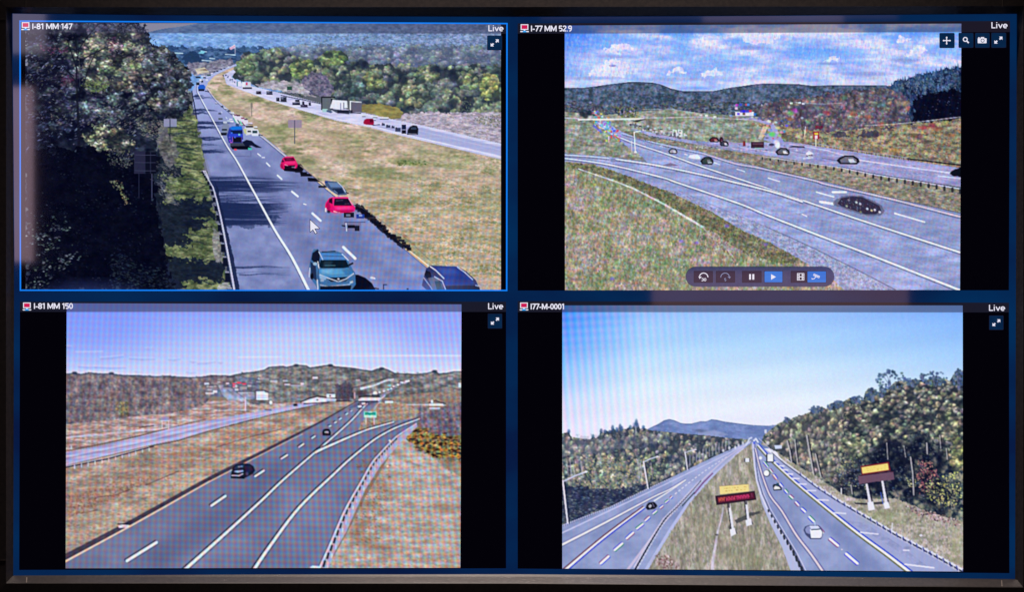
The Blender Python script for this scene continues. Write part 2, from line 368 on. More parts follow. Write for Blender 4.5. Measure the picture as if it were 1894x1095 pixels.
    line([(926, 294), (740, 252), (620, 224)], 1, (130, 120, 110), a=.5)
    # guard rail marks of the far lanes; traffic of the far lanes
    g = np.random.default_rng(5)
    for i in range(16):
        x = 412 + i * 1.4; y = 137 + i * .8 + g.uniform(-3, 2)
        rect(x, y, x + 2, y + 2.2, [(24, 28, 60), (90, 100, 150), (220, 220, 245)][i % 3])
    k = nid('box_truck', 'white box truck in the far queue'); rect(438, 150, 442, 159, (60, 130, 150), k); rect(440, 150, 446, 159, (220, 222, 240), k)
    k = nid('box_truck', 'white trailer with a red badge'); rect(448, 151, 464, 162, (205, 205, 225), k); rect(448, 151, 453, 163, (228, 228, 246), k); rect(455, 152, 458, 157, (200, 30, 90), k); rect(449, 161, 466, 164, (24, 24, 46), k)
    for (x, y, w, h, c) in [(474, 168, 9, 5, (40, 30, 50)), (493, 168, 11, 6, (54, 56, 80)), (511, 180, 6, 6, (26, 30, 50)), (519, 179, 11, 8, (36, 40, 58)), (541, 189, 14, 4, (34, 34, 60)), (546, 184, 8, 3, (24, 24, 40)), (556, 193, 13, 4, (50, 40, 70)), (571, 189, 4, 5, (24, 26, 50)), (559, 187, 4, 5, (30, 30, 50))]:
        k = nid('car', 'small dark car in the far queue')
        rect(x, y, x + w, y + h, c, k); rect(x + 1, y + 1, x + w * .5, y + h * .5, (150, 155, 190), k, .6); line([(x, y + h), (x + w, y + h + .5)], 1, (10, 10, 26), k)
    k = nid('lorry', 'grey-fronted lorry with white trailer')
    rect(594, 178, 596.5, 203, (12, 14, 26), k); rect(596, 180, 613, 205, (92, 98, 108), k); rect(596, 178, 620, 180.5, (10, 12, 24), k); rect(596, 201, 606, 207, (160, 200, 205), k)
    rect(612, 182, 616, 202, (10, 12, 24), k)
    poly([(615, 184), (642, 186), (643, 199), (628, 201), (610, 200)], (226, 228, 244), k); rect(629, 190, 631, 203, (150, 150, 180), k); rect(635, 189, 637, 202, (120, 122, 150), k)
    poly([(608, 200), (622, 202), (645, 204), (646, 211), (622, 208)], (50, 54, 76), k, .9); poly([(604, 203), (616, 206), (612, 209), (604, 206)], (60, 80, 120), k)
    k = nid('lorry', 'dark trailer with a white rim')
    rect(647, 187, 669, 207, (92, 88, 108), k); line([(648, 207), (648, 187), (668, 188.5)], 1.8, (232, 232, 248), k); rect(624, 203, 652, 209.5, (20, 22, 40), k, .8); line([(650, 208), (667, 209)], 1.5, (14, 14, 30), k)
    for (x, y, w) in [(670, 211, 6), (690, 213, 8), (703, 216, 16), (690, 218, 5)]:
        k = nid('car', 'small white car in the far lanes'); rect(x, y, x + w, y + 3.5, (215, 220, 235), k); line([(x, y + 4), (x + w, y + 4)], 1, (30, 34, 50), k)
    k = nid('car', 'small red car in the far lanes')
    poly([(672, 226), (674, 221), (678, 219), (690, 219), (692, 225), (691, 231), (674, 230)], (150, 14, 52), k); rect(684, 220, 690, 226, (84, 8, 34), k); line([(672, 229), (676, 230)], 1, (230, 150, 180), k); line([(690, 231), (702, 230)], 1.4, (20, 20, 40), k, .8)
    for (x, y, w, h) in [(706, 228, 6, 4), (714, 231, 8, 5), (724, 233, 6, 4), (731, 236, 10, 7)]:
        k = nid('car', 'dark car broken up by the video signal'); rect(x, y, x + w, y + h, (34, 38, 66), k, .85); rect(x + 1, y - 1, x + 3, y + 1, (16, 16, 34), k)
    rect(743, 230, 751, 239, (20, 26, 60)); rect(743, 240, 751, 247, (14, 14, 30))
    k = nid('car', 'black car in the far lanes')
    poly([(754, 240), (758, 234), (764, 231), (771, 232), (774, 238), (773, 249), (753, 249)], (18, 20, 32), k); line([(755, 247), (771, 248)], 1.2, (150, 150, 180), k); rect(760, 235, 770, 239, (48, 60, 84), k)
    # near lanes
    road = [(437, 117), (428, 121), (400, 132), (378, 141), (364, 152), (356, 168), (357, 195), (364, 221), (372, 262), (380, 300), (386, 325), (400, 380), (414, 440), (437, 540),
            (850, 540), (793, 493), (751, 457), (688, 410), (658, 381), (624, 361), (569, 315), (529, 286), (489, 253), (430, 208), (402, 185), (380, 164), (386, 150), (398, 139), (418, 129), (438, 121)]
    r = ftex(road, [(0, (108, 114, 168)), (.5, (124, 128, 184)), (1, (142, 146, 200))], 26, 18, 61, K['highway'], con=.9)
    x0, y0, x1, y1, m = r
    put(r[:4], m * np.clip((280 - YY) / 120, 0, .85)[y0:y1, x0:x1], (166, 168, 226))
    for (pts, c, a) in [([(470, 280), (560, 420), (640, 536), (600, 536), (530, 430), (450, 285)], (84, 86, 138), .45), ([(395, 215), (430, 262), (450, 290), (440, 290), (388, 215)], (86, 90, 140), .5), ([(500, 268), (640, 400), (760, 536), (720, 536), (600, 400), (490, 268)], (86, 90, 140), .28)]:
        poly(pts, c, a=a, feather=8)
    poly([(357, 200), (362, 200), (384, 300), (400, 360), (440, 536), (428, 536), (376, 300)], (124, 118, 146), a=.5)
    # tree shadows across the near lanes
    g = np.random.default_rng(12)
    def shade(x0, x1, y, h, n, a=.8):
        for i in range(n):
            yy = y + g.uniform(-h, h); xs = x0 + g.uniform(-3, 8); xe = x1 - abs(g.normal(0, (x1 - x0) * .22))
            if xe < xs + 8: continue
            pts = [(xs + (xe - xs) * t, yy + 1.4 * math.sin(t * 7 + i) + t * h * .2) for t in np.linspace(0, 1, 7)]
            line(pts, (g.uniform(1.5, 3.5), .6), (26, 36, 78), None, a * g.uniform(.5, 1), 1.4)
    for (a0, a1, y, h, n, al) in [(356, 382, 178, 2, 4, .8), (357, 404, 180, 1, 2, .7), (357, 408, 203, 1.2, 4, .8), (358, 392, 208, 1.2, 3, .7), (360, 432, 227, 1.6, 6, .95), (360, 408, 236, 1.6, 6, .9), (362, 418, 256, 1.6, 6, .9),
                                  (364, 410, 268, 1, 3, .6), (366, 424, 279, 3, 9, .7), (384, 520, 329, 3, 8, .5), (388, 560, 341, 6, 26, .75), (392, 560, 352, 5, 16, .6), (400, 520, 366, 6, 12, .55), (404, 540, 384, 8, 34, .85), (408, 524, 396, 7, 30, .85), (412, 530, 412, 4, 16, .8), (430, 580, 494, 1, 3, .7), (436, 560, 506, 2, 3, .4)]:
        shade(a0, a1, y, h, n, al)
    poly([(400, 376), (470, 374), (520, 384), (488, 396), (520, 404), (480, 420), (412, 420)], (26, 36, 76), a=.55, rough=5, rs=14)
    poly([(397, 334), (404, 352), (413, 396), (424, 440), (444, 536), (428, 536), (414, 470), (404, 400)], (20, 28, 62), a=.92, rough=1)
    # lane paint
    for pts, w, c in [([(366, 170), (378.5, 194), (394, 222), (419, 268), (438, 297), (460, 337), (483, 379), (510, 428), (540, 476), (571, 537)], (1.3, 5.2), (236, 236, 254)),
                      ([(384, 163), (402, 187), (430, 211), (460, 235), (489, 256), (529, 289), (548, 303)], (1.2, 2.6), (206, 196, 214)), ([(583, 331), (600, 345), (624, 364)], (2.4, 3.4), (226, 196, 168)),
                      ([(750, 459), (793, 494)], (4, 5.5), (236, 214, 190)), ([(366, 170), (366, 158), (376, 146), (396, 137), (436, 119)], (1.2, .8), (210, 212, 240))]:
        line([(x - 1.8, y + .6) for x, y in sm(pts)], w, (60, 62, 104), None, .5); line(sm(pts), w, c)
    line([(751, 461), (790, 493)], (1.2, 1.6), (212, 140, 88))
    for p, q, w in [((493, 301), (499, 307), 2.6), ((513.5, 324), (521, 331), 3), ((540, 354), (551, 363), 3.6), ((578, 394.5), (593, 408), 4.2), ((635, 457), (657, 478), 5), ((477, 284), (482, 288), 2), ((418, 216), (420, 219), 1.2), ((409, 206), (411, 208), 1.1), ((687, 513), (693, 515), 3), ((562, 377), (566, 378), 1.8)]:
        line([p, q], w, (234, 234, 250))
    # verge with long shadows
    verge = [(352, 196), (364, 222), (372, 262), (377, 300), (384, 335), (394, 380), (404, 430), (418, 500), (428, 540), (340, 540), (312, 500), (300, 440), (290, 380), (282, 330), (290, 280), (312, 236), (330, 214)]
    r = ftex(verge, [(0, (62, 72, 54)), (.5, (96, 104, 72)), (1, (138, 138, 104))], 12, 6, 71, K['verge'], con=1.2, rough=3)
    dabs(r, 1500, (1, 3), (.7, 1.3), [(130, 134, 92), (84, 96, 60), (160, 150, 126), (60, 66, 60)], (-.6, .2), (.2, .6), seed=21)
    g = np.random.default_rng(13)
    for i in range(40):
        y = [208, 213, 224, 228, 236, 244, 250, 256, 262, 268, 272, 278, 284, 292, 302, 312, 320, 328, 338, 346, 354, 362, 368, 374, 382, 388, 396, 402, 408, 414, 420, 436, 452, 474, 482, 490, 498, 506, 514, 524][i] + g.uniform(-2, 2)
        xe = 356 + (y - 206) * .2 - g.uniform(0, 30) * (y > 290); L = g.uniform(26, 70); amp = g.uniform(1, 3.4); ph = g.uniform(0, 6)
        pts = [(xe - L + L * t, y + amp * math.sin(t * 5 + ph) + (1 - t) * 5 * math.cos(ph)) for t in np.linspace(0, 1, 8)]
        line(pts, (g.uniform(2, 5), g.uniform(.6, 2)), (30, 38, 52), None, g.uniform(.35, .85), 2.2)
    for pts in [[(282, 372), (340, 368), (392, 372), (394, 400), (350, 404), (396, 416), (360, 426), (340, 436), (356, 446), (330, 456), (290, 452)], [(290, 478), (345, 480), (416, 486), (420, 520), (400, 514), (372, 520), (330, 530), (290, 536)], [(282, 282), (300, 274), (326, 300), (336, 318), (318, 330), (296, 320), (310, 346), (302, 372), (276, 372)]]:
        poly(pts, (12, 18, 42), a=.86, rough=7, rs=9)
    r = ftex([(394, 420), (404, 428), (414, 486), (400, 486), (392, 450)], [(0, (120, 110, 130)), (1, (180, 170, 184))], 4, 4, 72, rough=2, a=.8)
    poly([(404, 524), (424, 522), (430, 540), (400, 540)], (160, 154, 176), a=.8, rough=2)
    # tree bank
    bank = [(47, 38), (256, 38), (266, 48), (276, 58), (277, 76), (292, 84), (306, 84), (318, 98), (334, 114), (346, 130), (353, 150), (350, 172), (356, 186), (346, 206), (334, 216), (304, 220), (296, 236), (288, 262), (290, 290), (284, 330), (292, 380), (304, 430), (300, 470), (312, 540), (47, 540)]
    r = ftex(bank, [(0, (8, 10, 26)), (.5, (28, 32, 48)), (1, (62, 66, 82))], 16, 12, 81, K['tree_bank'], rough=5, rs=9)
    up = cover([(47, 40), (256, 40), (276, 60), (278, 80), (320, 102), (346, 134), (350, 160), (340, 200), (300, 222), (230, 232), (160, 240), (60, 250)], 5, 9)
    canopy(up, 150, (11, 22), [(112, 108, 100), (98, 98, 96), (92, 94, 122), (84, 86, 114), (108, 104, 114), (94, 88, 98), (88, 98, 92)], (7, 9, 28), 31, amp=.55, fine=(3.4, 2.2), gap=.7, chroma=.07)
    canopy(cover([(168, 60), (262, 50), (276, 84), (276, 140), (240, 168), (190, 170), (160, 150), (158, 100)], 9, 12), 46, (10, 18), [(154, 142, 112), (136, 128, 104), (146, 136, 136), (124, 112, 104), (128, 132, 102)], (14, 16, 34), 32, amp=.52, fine=(3.4, 2.2), chroma=.07, a=.85)
    canopy(cover([(262, 84), (300, 84), (334, 112), (352, 150), (350, 200), (318, 218), (280, 200), (262, 150)], 7, 12), 60, (9, 16), [(92, 92, 96), (74, 78, 92), (110, 96, 84), (84, 90, 110)], (6, 8, 22), 33, amp=.52, fine=(3.2, 2.4), gap=.5, a=.9)
    dk = cover([(47, 60), (112, 60), (128, 130), (150, 200), (200, 240), (250, 246), (250, 285), (200, 290), (150, 270), (47, 290)], 9, 14)
    put((dk[0], dk[1], dk[2], dk[3]), blur(dk[4][..., None], 7)[..., 0], (10, 11, 30), .62)
    dabs(dk, 800, (1.4, 5), (.6, 1.2), [(104, 108, 146), (84, 88, 120), (140, 142, 174), (64, 66, 96)], (-1.0, .2), (.25, .85), seed=33, shade=fbm(16, 10, 88), thr=.48)
    dabs(cover([(160, 200), (280, 190), (270, 240), (180, 250)], 8), 420, (1.2, 4.5), (.6, 1.2), [(116, 112, 130), (140, 130, 120), (60, 60, 84), (20, 22, 40)], (-.9, .2), (.3, .8), seed=34)
    dabs(up, 900, (1.2, 3.2), (.6, 1.2), [(150, 146, 160), (26, 26, 44), (22, 22, 36), (160, 148, 120)], (-1.2, .8), (.2, .7), seed=35)
    dabs(cover([(160, 148), (196, 146), (204, 164), (168, 170), (150, 160)], 5), 200, (1.2, 2.6), (.8, 1.4), [(132, 146, 84), (106, 122, 70), (60, 70, 50)], (-.6, .4), (.3, .8), seed=36)
    for (x, y) in [(82, 86), (96, 93), (118, 93), (128, 144), (122, 150), (206, 74)]:
        dabs(cover([(x - 9, y - 5), (x + 9, y - 6), (x + 8, y + 6), (x - 9, y + 5)], 3), 26, (1.2, 3), (.8, 1.3), [(104, 40, 78), (76, 30, 60), (120, 70, 110)], (-1, .4), (.3, .8), seed=int(x))
    canopy(cover([(160, 240), (200, 224), (232, 250), (254, 262), (242, 284), (190, 280), (152, 266)], 9, 10), 26, (7, 13), [(150, 146, 122), (128, 128, 96), (160, 150, 130)], (14, 18, 32), 37, amp=.6, fine=(3.2, 2.2), a=.85)
    # sky light through the top branches, trunks and limbs
    dabs(cover([(160, 40), (256, 40), (272, 58), (160, 60)]), 260, (.8, 2), (.6, 1.2), [(150, 152, 190), (170, 170, 208)], (0, 3.1), (.3, .8), seed=38)
    for pts, w in [([(146, 250), (143, 180), (141, 120), (146, 90), (166, 62), (184, 42)], (5, 1.2)), ([(143, 130), (130, 90), (120, 60), (112, 42)], (3, 1)), ([(143, 120), (158, 106), (186, 92), (216, 78)], (3, 1)), ([(150, 170), (166, 120), (180, 90)], (3, 1)), ([(142, 100), (140, 60), (150, 40)], (2.5, 1)), ([(136, 140), (100, 112), (80, 100)], (2.2, .8)), ([(220, 230), (246, 216), (262, 212)], (1.6, 1)), ([(146, 300), (146, 240)], (5, 5)), ([(90, 90), (116, 120), (140, 150)], (1.5, 1.5)), ([(232, 120), (270, 96), (300, 100)], (1, 1.2))]:
        line(pts, w, (20, 20, 34), None, .8)
    line([(146, 100), (148, 160)], 1.2, (96, 92, 104), None, .5)
    # deep shade below
    low = cover([(47, 282), (150, 272), (250, 292), (292, 300), (288, 380), (304, 430), (320, 540), (47, 540)], 8, 14)
    put(low[:4], low[4], (6, 7, 22), .9)
    dabs(low, 1700, (.8, 2.4), (.6, 1.1), [(40, 44, 60), (22, 28, 50), (64, 66, 78)], (-.6, .6), (.15, .6), seed=39, shade=fbm(26, 18, 91), thr=.45)
    dabs(cover([(50, 395), (120, 400), (130, 440), (150, 480), (110, 500), (80, 536), (50, 536)], 6), 420, (1.4, 4), (.7, 1.2), [(110, 118, 128), (74, 88, 70), (150, 152, 160), (92, 96, 100)], (-.7, .4), (.3, .9), seed=40, shade=fbm(14, 9, 77), thr=.52)
    dabs(cover([(188, 272), (248, 280), (246, 310), (226, 312), (200, 300)], 4), 160, (1, 2.4), (.8, 1.3), [(110, 112, 112), (90, 90, 70), (146, 138, 128)], (0, 3), (.3, .8), seed=41)
    dabs(cover([(204, 330), (226, 334), (232, 358), (244, 380), (232, 378), (220, 352), (208, 346)], 1), 90, (.9, 2), (.8, 1.3), [(120, 130, 92), (146, 120, 84), (150, 150, 120)], (0, 3), (.5, 1), seed=42)
    dabs(cover([(210, 470), (300, 500), (330, 536), (200, 536)], 8), 500, (1, 4), (.6, 1.1), [(40, 52, 70), (30, 40, 66), (64, 74, 76)], (-.5, .5), (.2, .6), seed=43)
    dabs(cover([(278, 330), (300, 334), (330, 380), (310, 378)], 3), 120, (1, 5), (.6, 1.1), [(100, 96, 120), (120, 116, 130)], (.4, 1.1), (.3, .7), seed=44)
    r = ftex([(292, 258), (306, 238), (326, 262), (330, 290), (314, 312), (296, 284)], [(0, (70, 66, 80)), (1, (130, 118, 124))], 6, 4, 92, rough=3, a=.8)
    dabs(cover([(290, 300), (330, 300), (330, 380), (300, 376)], 3), 240, (1, 4), (.6, 1.1), [(110, 104, 118), (70, 68, 84), (134, 126, 130)], (-.2, .9), (.3, .7), seed=45)
    dabs(cover([(250, 226), (300, 222), (304, 240), (296, 262), (262, 250)], 3), 300, (1, 3), (.7, 1.1), [(134, 122, 116), (96, 88, 92), (150, 138, 120)], (-.5, .7), (.3, .7), seed=46)
    grit(K, 'tree_bank', .12, 4.2, 3.0, 0.035, 1, 1.12); grit(K, 'woodland', .08, 4.4, 3.2, 0.021, 2, 1.10); grit(K, 'hillside', 0.064, 4.5, 2.2, 0.014, 3, 1.08)
    grit(K, 'median_grass', 0.075, 5, 2.6, 0.017, 4, 1.04); grit(K, 'verge', 0.170, 4, 2.2, 0.017, 5, 1.0); grit(K, 'field', 0.060, 4, 2, 0.014, 6, 1.08)
    tint(K, 'tree_bank', (.80, .85, .84), 1.08, .2); tint(K, 'median_grass', (.97, .97, .95)); tint(K, 'verge', (.94, .98, .92), 1.0); tint(K, 'highway', (.98, 1.02, 1.0)); tint(K, 'woodland', (.97, 1.0, .98)); tint(K, 'hillside', (.97, 1.04, .98))
    # guard rail at the verge
    k = nid('guardrail', 'steel guardrail on dark posts beside the near lanes')
    rail = [(376, 316), (384, 329), (394, 346), (401, 370), (408, 400), (414, 430), (419, 457), (426, 496), (433, 537)]
    line([(373, 316), (380, 316), (386, 330)], 2.4, (190, 190, 215), k)
    for i in range(17):
        u = (i / 16) ** 1.5; d = u * 8; j = min(int(d), 7); t = d - j
        x = rail[j][0] + t * (rail[j + 1][0] - rail[j][0]); y = rail[j][1] + t * (rail[j + 1][1] - rail[j][1])
        s = 2.2 + u * 9
        rect(x - s - 1, y - s * .3, x - .5, y + s * 1.5, (12, 16, 36), k); rect(x - s - 1, y - s * .45, x - .5, y - s * .2, (150, 152, 178), k)
    line(rail, (1.6, 5), (196, 198, 226), k); line([(x - 2, y + 1) for x, y in rail[3:]], (1, 2), (54, 60, 90), k)
    for x, y in [(361, 192), (359, 180)]: line([(x - 4, y - 12), (x + 3, y + 27)], 1.6, (16, 22, 50), k)
    # signs seen from behind
    k = nid('road_sign', 'grey back of a road sign beside the verge')
    line([(314.5, 222), (314.5, 262)], 1.6, (24, 28, 44), k); rect(303, 219.5, 327, 234, (136, 138, 172), k); rect(313.7, 220, 315.2, 234, (40, 44, 66), k)
    k = nid('road_sign', 'large road sign back in deep shade')
    line([(257, 320), (257, 366)], 1.4, (30, 32, 56), k); line([(281, 320), (281, 366)], 1.6, (54, 56, 84), k)
    rect(248, 279, 269, 321, (34, 34, 58), k); rect(269, 281, 289, 321, (10, 12, 28), k)
    for y in (286, 300, 315): line([(250, y), (288, y + .6)], .9, (70, 72, 100), k, .8)
    line([(278.5, 281), (278.5, 321)], .8, (52, 54, 82), k)
    k = nid('road_sign', 'mauve-grey sign back standing in the median')
    line([(545, 222), (545, 265)], 1.7, (92, 92, 102), k); rect(533, 221.5, 558, 236, (146, 130, 152), k); rect(544, 222, 546, 236, (92, 86, 110), k)
    k = nid('marker_post', 'thin marker post in the median'); rect(463, 190, 468, 198, (124, 116, 110), k, .7); line([(465.5, 190), (465.5, 214)], 1.2, (88, 86, 86), k)
    k = nid('road_sign', 'small green sign beyond the far lanes'); rect(531, 159.5, 540.5, 166, (36, 70, 58), k); line([(532, 166), (532, 173)], .8, (90, 90, 110), k); line([(540, 166), (540, 172)], .8, (90, 90, 110), k)
    k = nid('marker_post', 'short dark post on the verge'); line([(362.5, 244), (362.5, 252)], 1.4, (20, 26, 40), k)
    # traffic, near lanes, far to near
    for (x, y, w, h, c) in [(362, 141, 9, 3, (30, 34, 52)), (372, 139, 8, 2.4, (200, 200, 226)), (383, 137, 7, 3, (60, 84, 90)), (408, 127, 3, 2, (50, 54, 80)), (395, 131, 3, 2.4, (40, 46, 70)), (372, 148, 4, 4, (36, 40, 60)), (363, 152, 6, 5, (26, 30, 46)), (404, 218, 8, 3, (66, 74, 80))]:
        k = nid('car', 'tiny car far up the near lanes'); rect(x, y, x + w, y + h, c, k)
    for (x, y, w, h, c) in [(376, 142, 5, 2.4, (30, 34, 60)), (390, 134, 4, 2, (220, 222, 246)), (400, 130, 4, 2, (34, 38, 66)), (414, 125, 3, 1.6, (60, 64, 96)), (421, 122.5, 3, 1.6, (220, 222, 246)), (380, 146, 5, 2.6, (210, 214, 240)), (369, 146, 4, 3, (226, 226, 246))]:
        k = nid('car', 'tiny car far up the near lanes'); rect(x, y, x + w, y + h, c, k)
    k = nid('car', 'small blue car far up the near lanes')
    poly([(366, 160), (370, 156), (377, 156), (380, 160), (379, 166), (367, 167)], (30, 84, 196), k); rect(367, 164, 378, 168, (20, 26, 50), k); line([(380, 168), (386, 169)], 1.5, (20, 24, 50), k)
    for (x, y, w, h, c) in [(427, 207, 6, 3, (216, 220, 240)), (421, 203, 5, 2.6, (60, 66, 90)), (415, 199, 5, 2.4, (210, 214, 238)), (409, 195, 4, 2.2, (40, 46, 72)), (413, 224, 7, 4, (190, 198, 222)), (404, 208, 5, 2.6, (70, 78, 104)), (398, 189, 4, 2, (206, 210, 236)), (444, 228, 8, 3, (226, 228, 246)), (436, 228, 6, 4, (50, 70, 110)), (460, 226, 7, 3, (214, 210, 232)), (470, 233, 6, 3, (226, 226, 244))]:
        k = nid('car', 'small car in the queue behind the blue lorry'); rect(x, y, x + w, y + h, c, k); line([(x, y + h), (x + w, y + h + .4)], 1, (24, 28, 50), k, .8)
    k = nid('car_transporter', 'white and green load breaking up behind the blue lorry')
    poly([(430, 213), (434, 210), (446, 214), (458, 220), (460, 228), (446, 231), (434, 224)], (218, 214, 234), k)
    for i in range(5): line([(432 + i * 4, 218 + i * 2), (436 + i * 4, 226 + i * 1.4)], 1.5, [(30, 170, 120), (210, 236, 236), (20, 60, 70), (40, 190, 130), (96, 30, 70)][i], k)
    for (x, y, c) in [(433, 211, (110, 34, 80)), (438, 212, (70, 20, 50)), (446, 217, (120, 24, 60)), (452, 219, (60, 30, 60)), (424, 219, (216, 220, 240)), (420, 222, (190, 210, 226)), (426, 223, (236, 236, 250))]: rect(x, y, x + 6, y + 2.2, c, k)
    k = nid('car', 'white car with black windows beside the blue lorry')
    poly([(452, 236), (457, 231), (467, 232), (470, 238), (466, 248), (455, 250)], (208, 212, 220), k); rect(455, 232, 468, 235.5, (16, 18, 34), k); rect(458, 241, 466, 244, (20, 30, 50), k); poly([(450, 238), (456, 238), (456, 248), (452, 246)], (190, 196, 140), k)
    k = nid('car', 'pale car with dark windscreen ahead of the queue')
    poly([(464, 241), (468, 238), (477, 239), (479, 244), (478, 251), (466, 251)], (214, 218, 236), k); rect(467, 241, 476, 246, (26, 60, 70), k); line([(479, 249), (485, 250)], 1.5, (30, 20, 40), k)
    k = nid('car', 'grey car left of the blue lorry')
    poly([(410, 234), (413, 229), (420, 227), (424, 232), (422, 248), (412, 250)], (120, 130, 160), k); poly([(411, 238), (420, 238), (420, 241), (410, 241)], (20, 26, 44), k); poly([(408, 245), (420, 245), (419, 250), (409, 250)], (16, 18, 34), k)
    k = nid('lorry', 'bright blue lorry with a black grille')
    poly([(424, 236), (430, 233), (447, 233), (449, 240), (450, 258), (448, 264), (423, 264), (420, 250)], (36, 50, 150), k); poly([(424, 237), (430, 233.5), (447, 233), (448, 239), (430, 240)], (20, 110, 220), k)
    rect(427, 241, 448, 247, (12, 26, 60), k); rect(424, 247, 449, 253, (40, 60, 200), k); rect(431, 253, 447, 263, (14, 14, 28), k)
    for (x, y, c) in [(423, 252, (90, 80, 200)), (424, 258, (130, 60, 200)), (448, 258, (130, 150, 230)), (426, 262, (200, 80, 210)), (441, 247, (110, 200, 220)), (433, 252, (70, 90, 220)), (427, 244, (60, 110, 230))]: rect(x, y, x + 3.4, y + 3, c, k)
    line([(430.5, 253), (430.5, 263)], .9, (170, 90, 190), k); line([(447, 253), (447, 263)], .9, (140, 70, 160), k)
    rect(426, 264, 455, 272, (56, 60, 78), k); poly([(426, 270), (460, 269), (466, 273), (462, 276.5), (430, 276)], (8, 8, 22), k)
    poly([(448, 262), (456, 258), (466, 260), (472, 266), (485, 273), (474, 273), (466, 269), (454, 270)], (14, 18, 44), None)
    rect(433, 275, 438, 278, (220, 70, 90)); rect(459, 273, 466, 277, (60, 190, 170)); line([(434, 288), (462, 289)], 1, (70, 74, 120), None, .7); line([(464, 280), (464, 290)], 1, (70, 74, 120), None, .7); rect(484, 290, 490, 292, (220, 226, 250))
    def block(x0, y0, x1, y1, n, sd, cs):
        g = np.random.default_rng(sd)
        for i in range(n):
            x = g.uniform(x0, x1); t = (x - x0) / (x1 - x0); y = y0 + (y1 - y0) * t + g.uniform(-4, 5)
            rect(x, y, x + g.uniform(4, 11), y + g.uniform(2.5, 6), cs[g.integers(len(cs))], None, .95)
    # red saloon
    k = nid('car', 'bright red saloon nearest the blue lorry')
    poly([(540, 307), (556, 303), (563, 311), (556, 319), (532, 316)], (10, 10, 24))
    poly([(520, 299), (523, 292), (529, 289), (543, 289), (547, 296), (551, 304), (549, 310), (540, 314), (524, 314), (518, 308)], (222, 18, 96), k)
    poly([(525, 292), (543, 291), (546, 297), (527, 298)], (92, 8, 44), k); poly([(520, 300), (523, 294), (526, 299)], (60, 6, 36), k); poly([(526, 306), (546, 305), (544, 312), (526, 313)], (20, 10, 24), k); line([(527, 304), (532, 306)], 1.3, (246, 150, 190), k); line([(540, 309), (546, 309)], 1.2, (170, 160, 190), k)
    poly([(526, 299), (546, 298), (548, 302), (528, 303)], (255, 90, 150), k, .4, feather=1); line([(528, 290.5), (541, 290)], 1, (255, 120, 170), k, .6); poly([(518, 304), (522, 301), (525, 312), (520, 312)], (140, 8, 58), k, .7, feather=.7); line([(530, 294), (538, 294)], 1, (170, 60, 110), k, .6)
    poly([(524, 312), (556, 311), (562, 315), (548, 317), (526, 316)], (12, 8, 20))
    rect(546, 316, 560, 319, (20, 20, 32)); rect(555, 318, 568, 322, (12, 12, 24)); rect(556, 321, 577, 326, (12, 12, 24)); poly([(569, 328), (590, 330), (592, 336), (570, 335)], (12, 12, 24)); rect(589, 343, 604, 347, (16, 16, 30))
    line([(551, 303), (570, 318), (600, 342)], 2, (70, 60, 62), None, .7); line([(556, 306), (612, 350)], 1.6, (210, 176, 160), None, .7)
    # steel blue car
    k = nid('car', 'steel blue car half hidden by the road edge')
    poly([(600, 336), (606, 334), (622, 336), (632, 342), (640, 352), (642, 360), (626, 361), (612, 352), (602, 342)], (58, 78, 118), k)
    poly([(606, 337), (624, 338), (632, 346), (612, 346)], (100, 128, 176), k, .9); poly([(614, 349), (632, 348), (637, 357), (624, 359)], (22, 34, 66), k); line([(625, 337), (634, 346), (640, 357)], 1.5, (212, 216, 236), k); rect(601, 334, 606, 338, (30, 50, 130), k); line([(640, 356), (644, 357)], 2, (18, 20, 34), k); line([(618, 352), (624, 357)], 1.4, (130, 140, 180), k)
    # chain of dark blocks
    block(656, 380, 756, 459, 60, 3, [(10, 10, 24), (16, 16, 32), (24, 22, 40), (60, 44, 44)])
    poly([(652, 377), (664, 377), (676, 388), (690, 398), (720, 432), (750, 456), (742, 458), (712, 434), (690, 414), (664, 392)], (12, 12, 26), None, .85, rough=2, rs=5)
    for (x, y) in [(730, 422), (744, 434), (746, 436), (760, 450)]: rect(x, y, x + 8, y + 3.5, (150, 96, 70), None, .6)
    line([(654, 374), (700, 404), (760, 448), (800, 486)], 1, (96, 90, 110), None, .6)
    # crimson saloon
    k = nid('car', 'larger crimson saloon beside the dark broken edge')
    poly([(602, 376), (609, 366), (616, 364), (643, 364), (650, 374), (657, 384), (656, 391), (640, 394), (618, 394), (608, 391), (601, 384)], (228, 16, 104), k)
    poly([(619, 367), (644, 367), (651, 380), (617, 380)], (20, 14, 36), k); poly([(609, 368), (615, 366), (615, 377), (608, 374)], (34, 8, 34), k); line([(616, 366), (617, 380)], 1.2, (240, 60, 130), k); line([(645, 367), (652, 379)], 1.2, (244, 180, 210), k)
    poly([(618, 382), (654, 382), (655, 388), (640, 391), (620, 390)], (242, 26, 118), k, .9); line([(618, 391), (628, 393)], 2, (240, 200, 225), k); ell(602.5, 388, 1.8, 4, (220, 214, 230), k); rect(612, 393, 632, 398, (170, 110, 160), k, .6); rect(636, 393, 655, 402, (20, 20, 32), k); rect(640, 396, 648, 400, (110, 112, 130), k); rect(659, 396, 674, 404, (36, 54, 140)); rect(664, 397, 670, 400, (150, 170, 220))
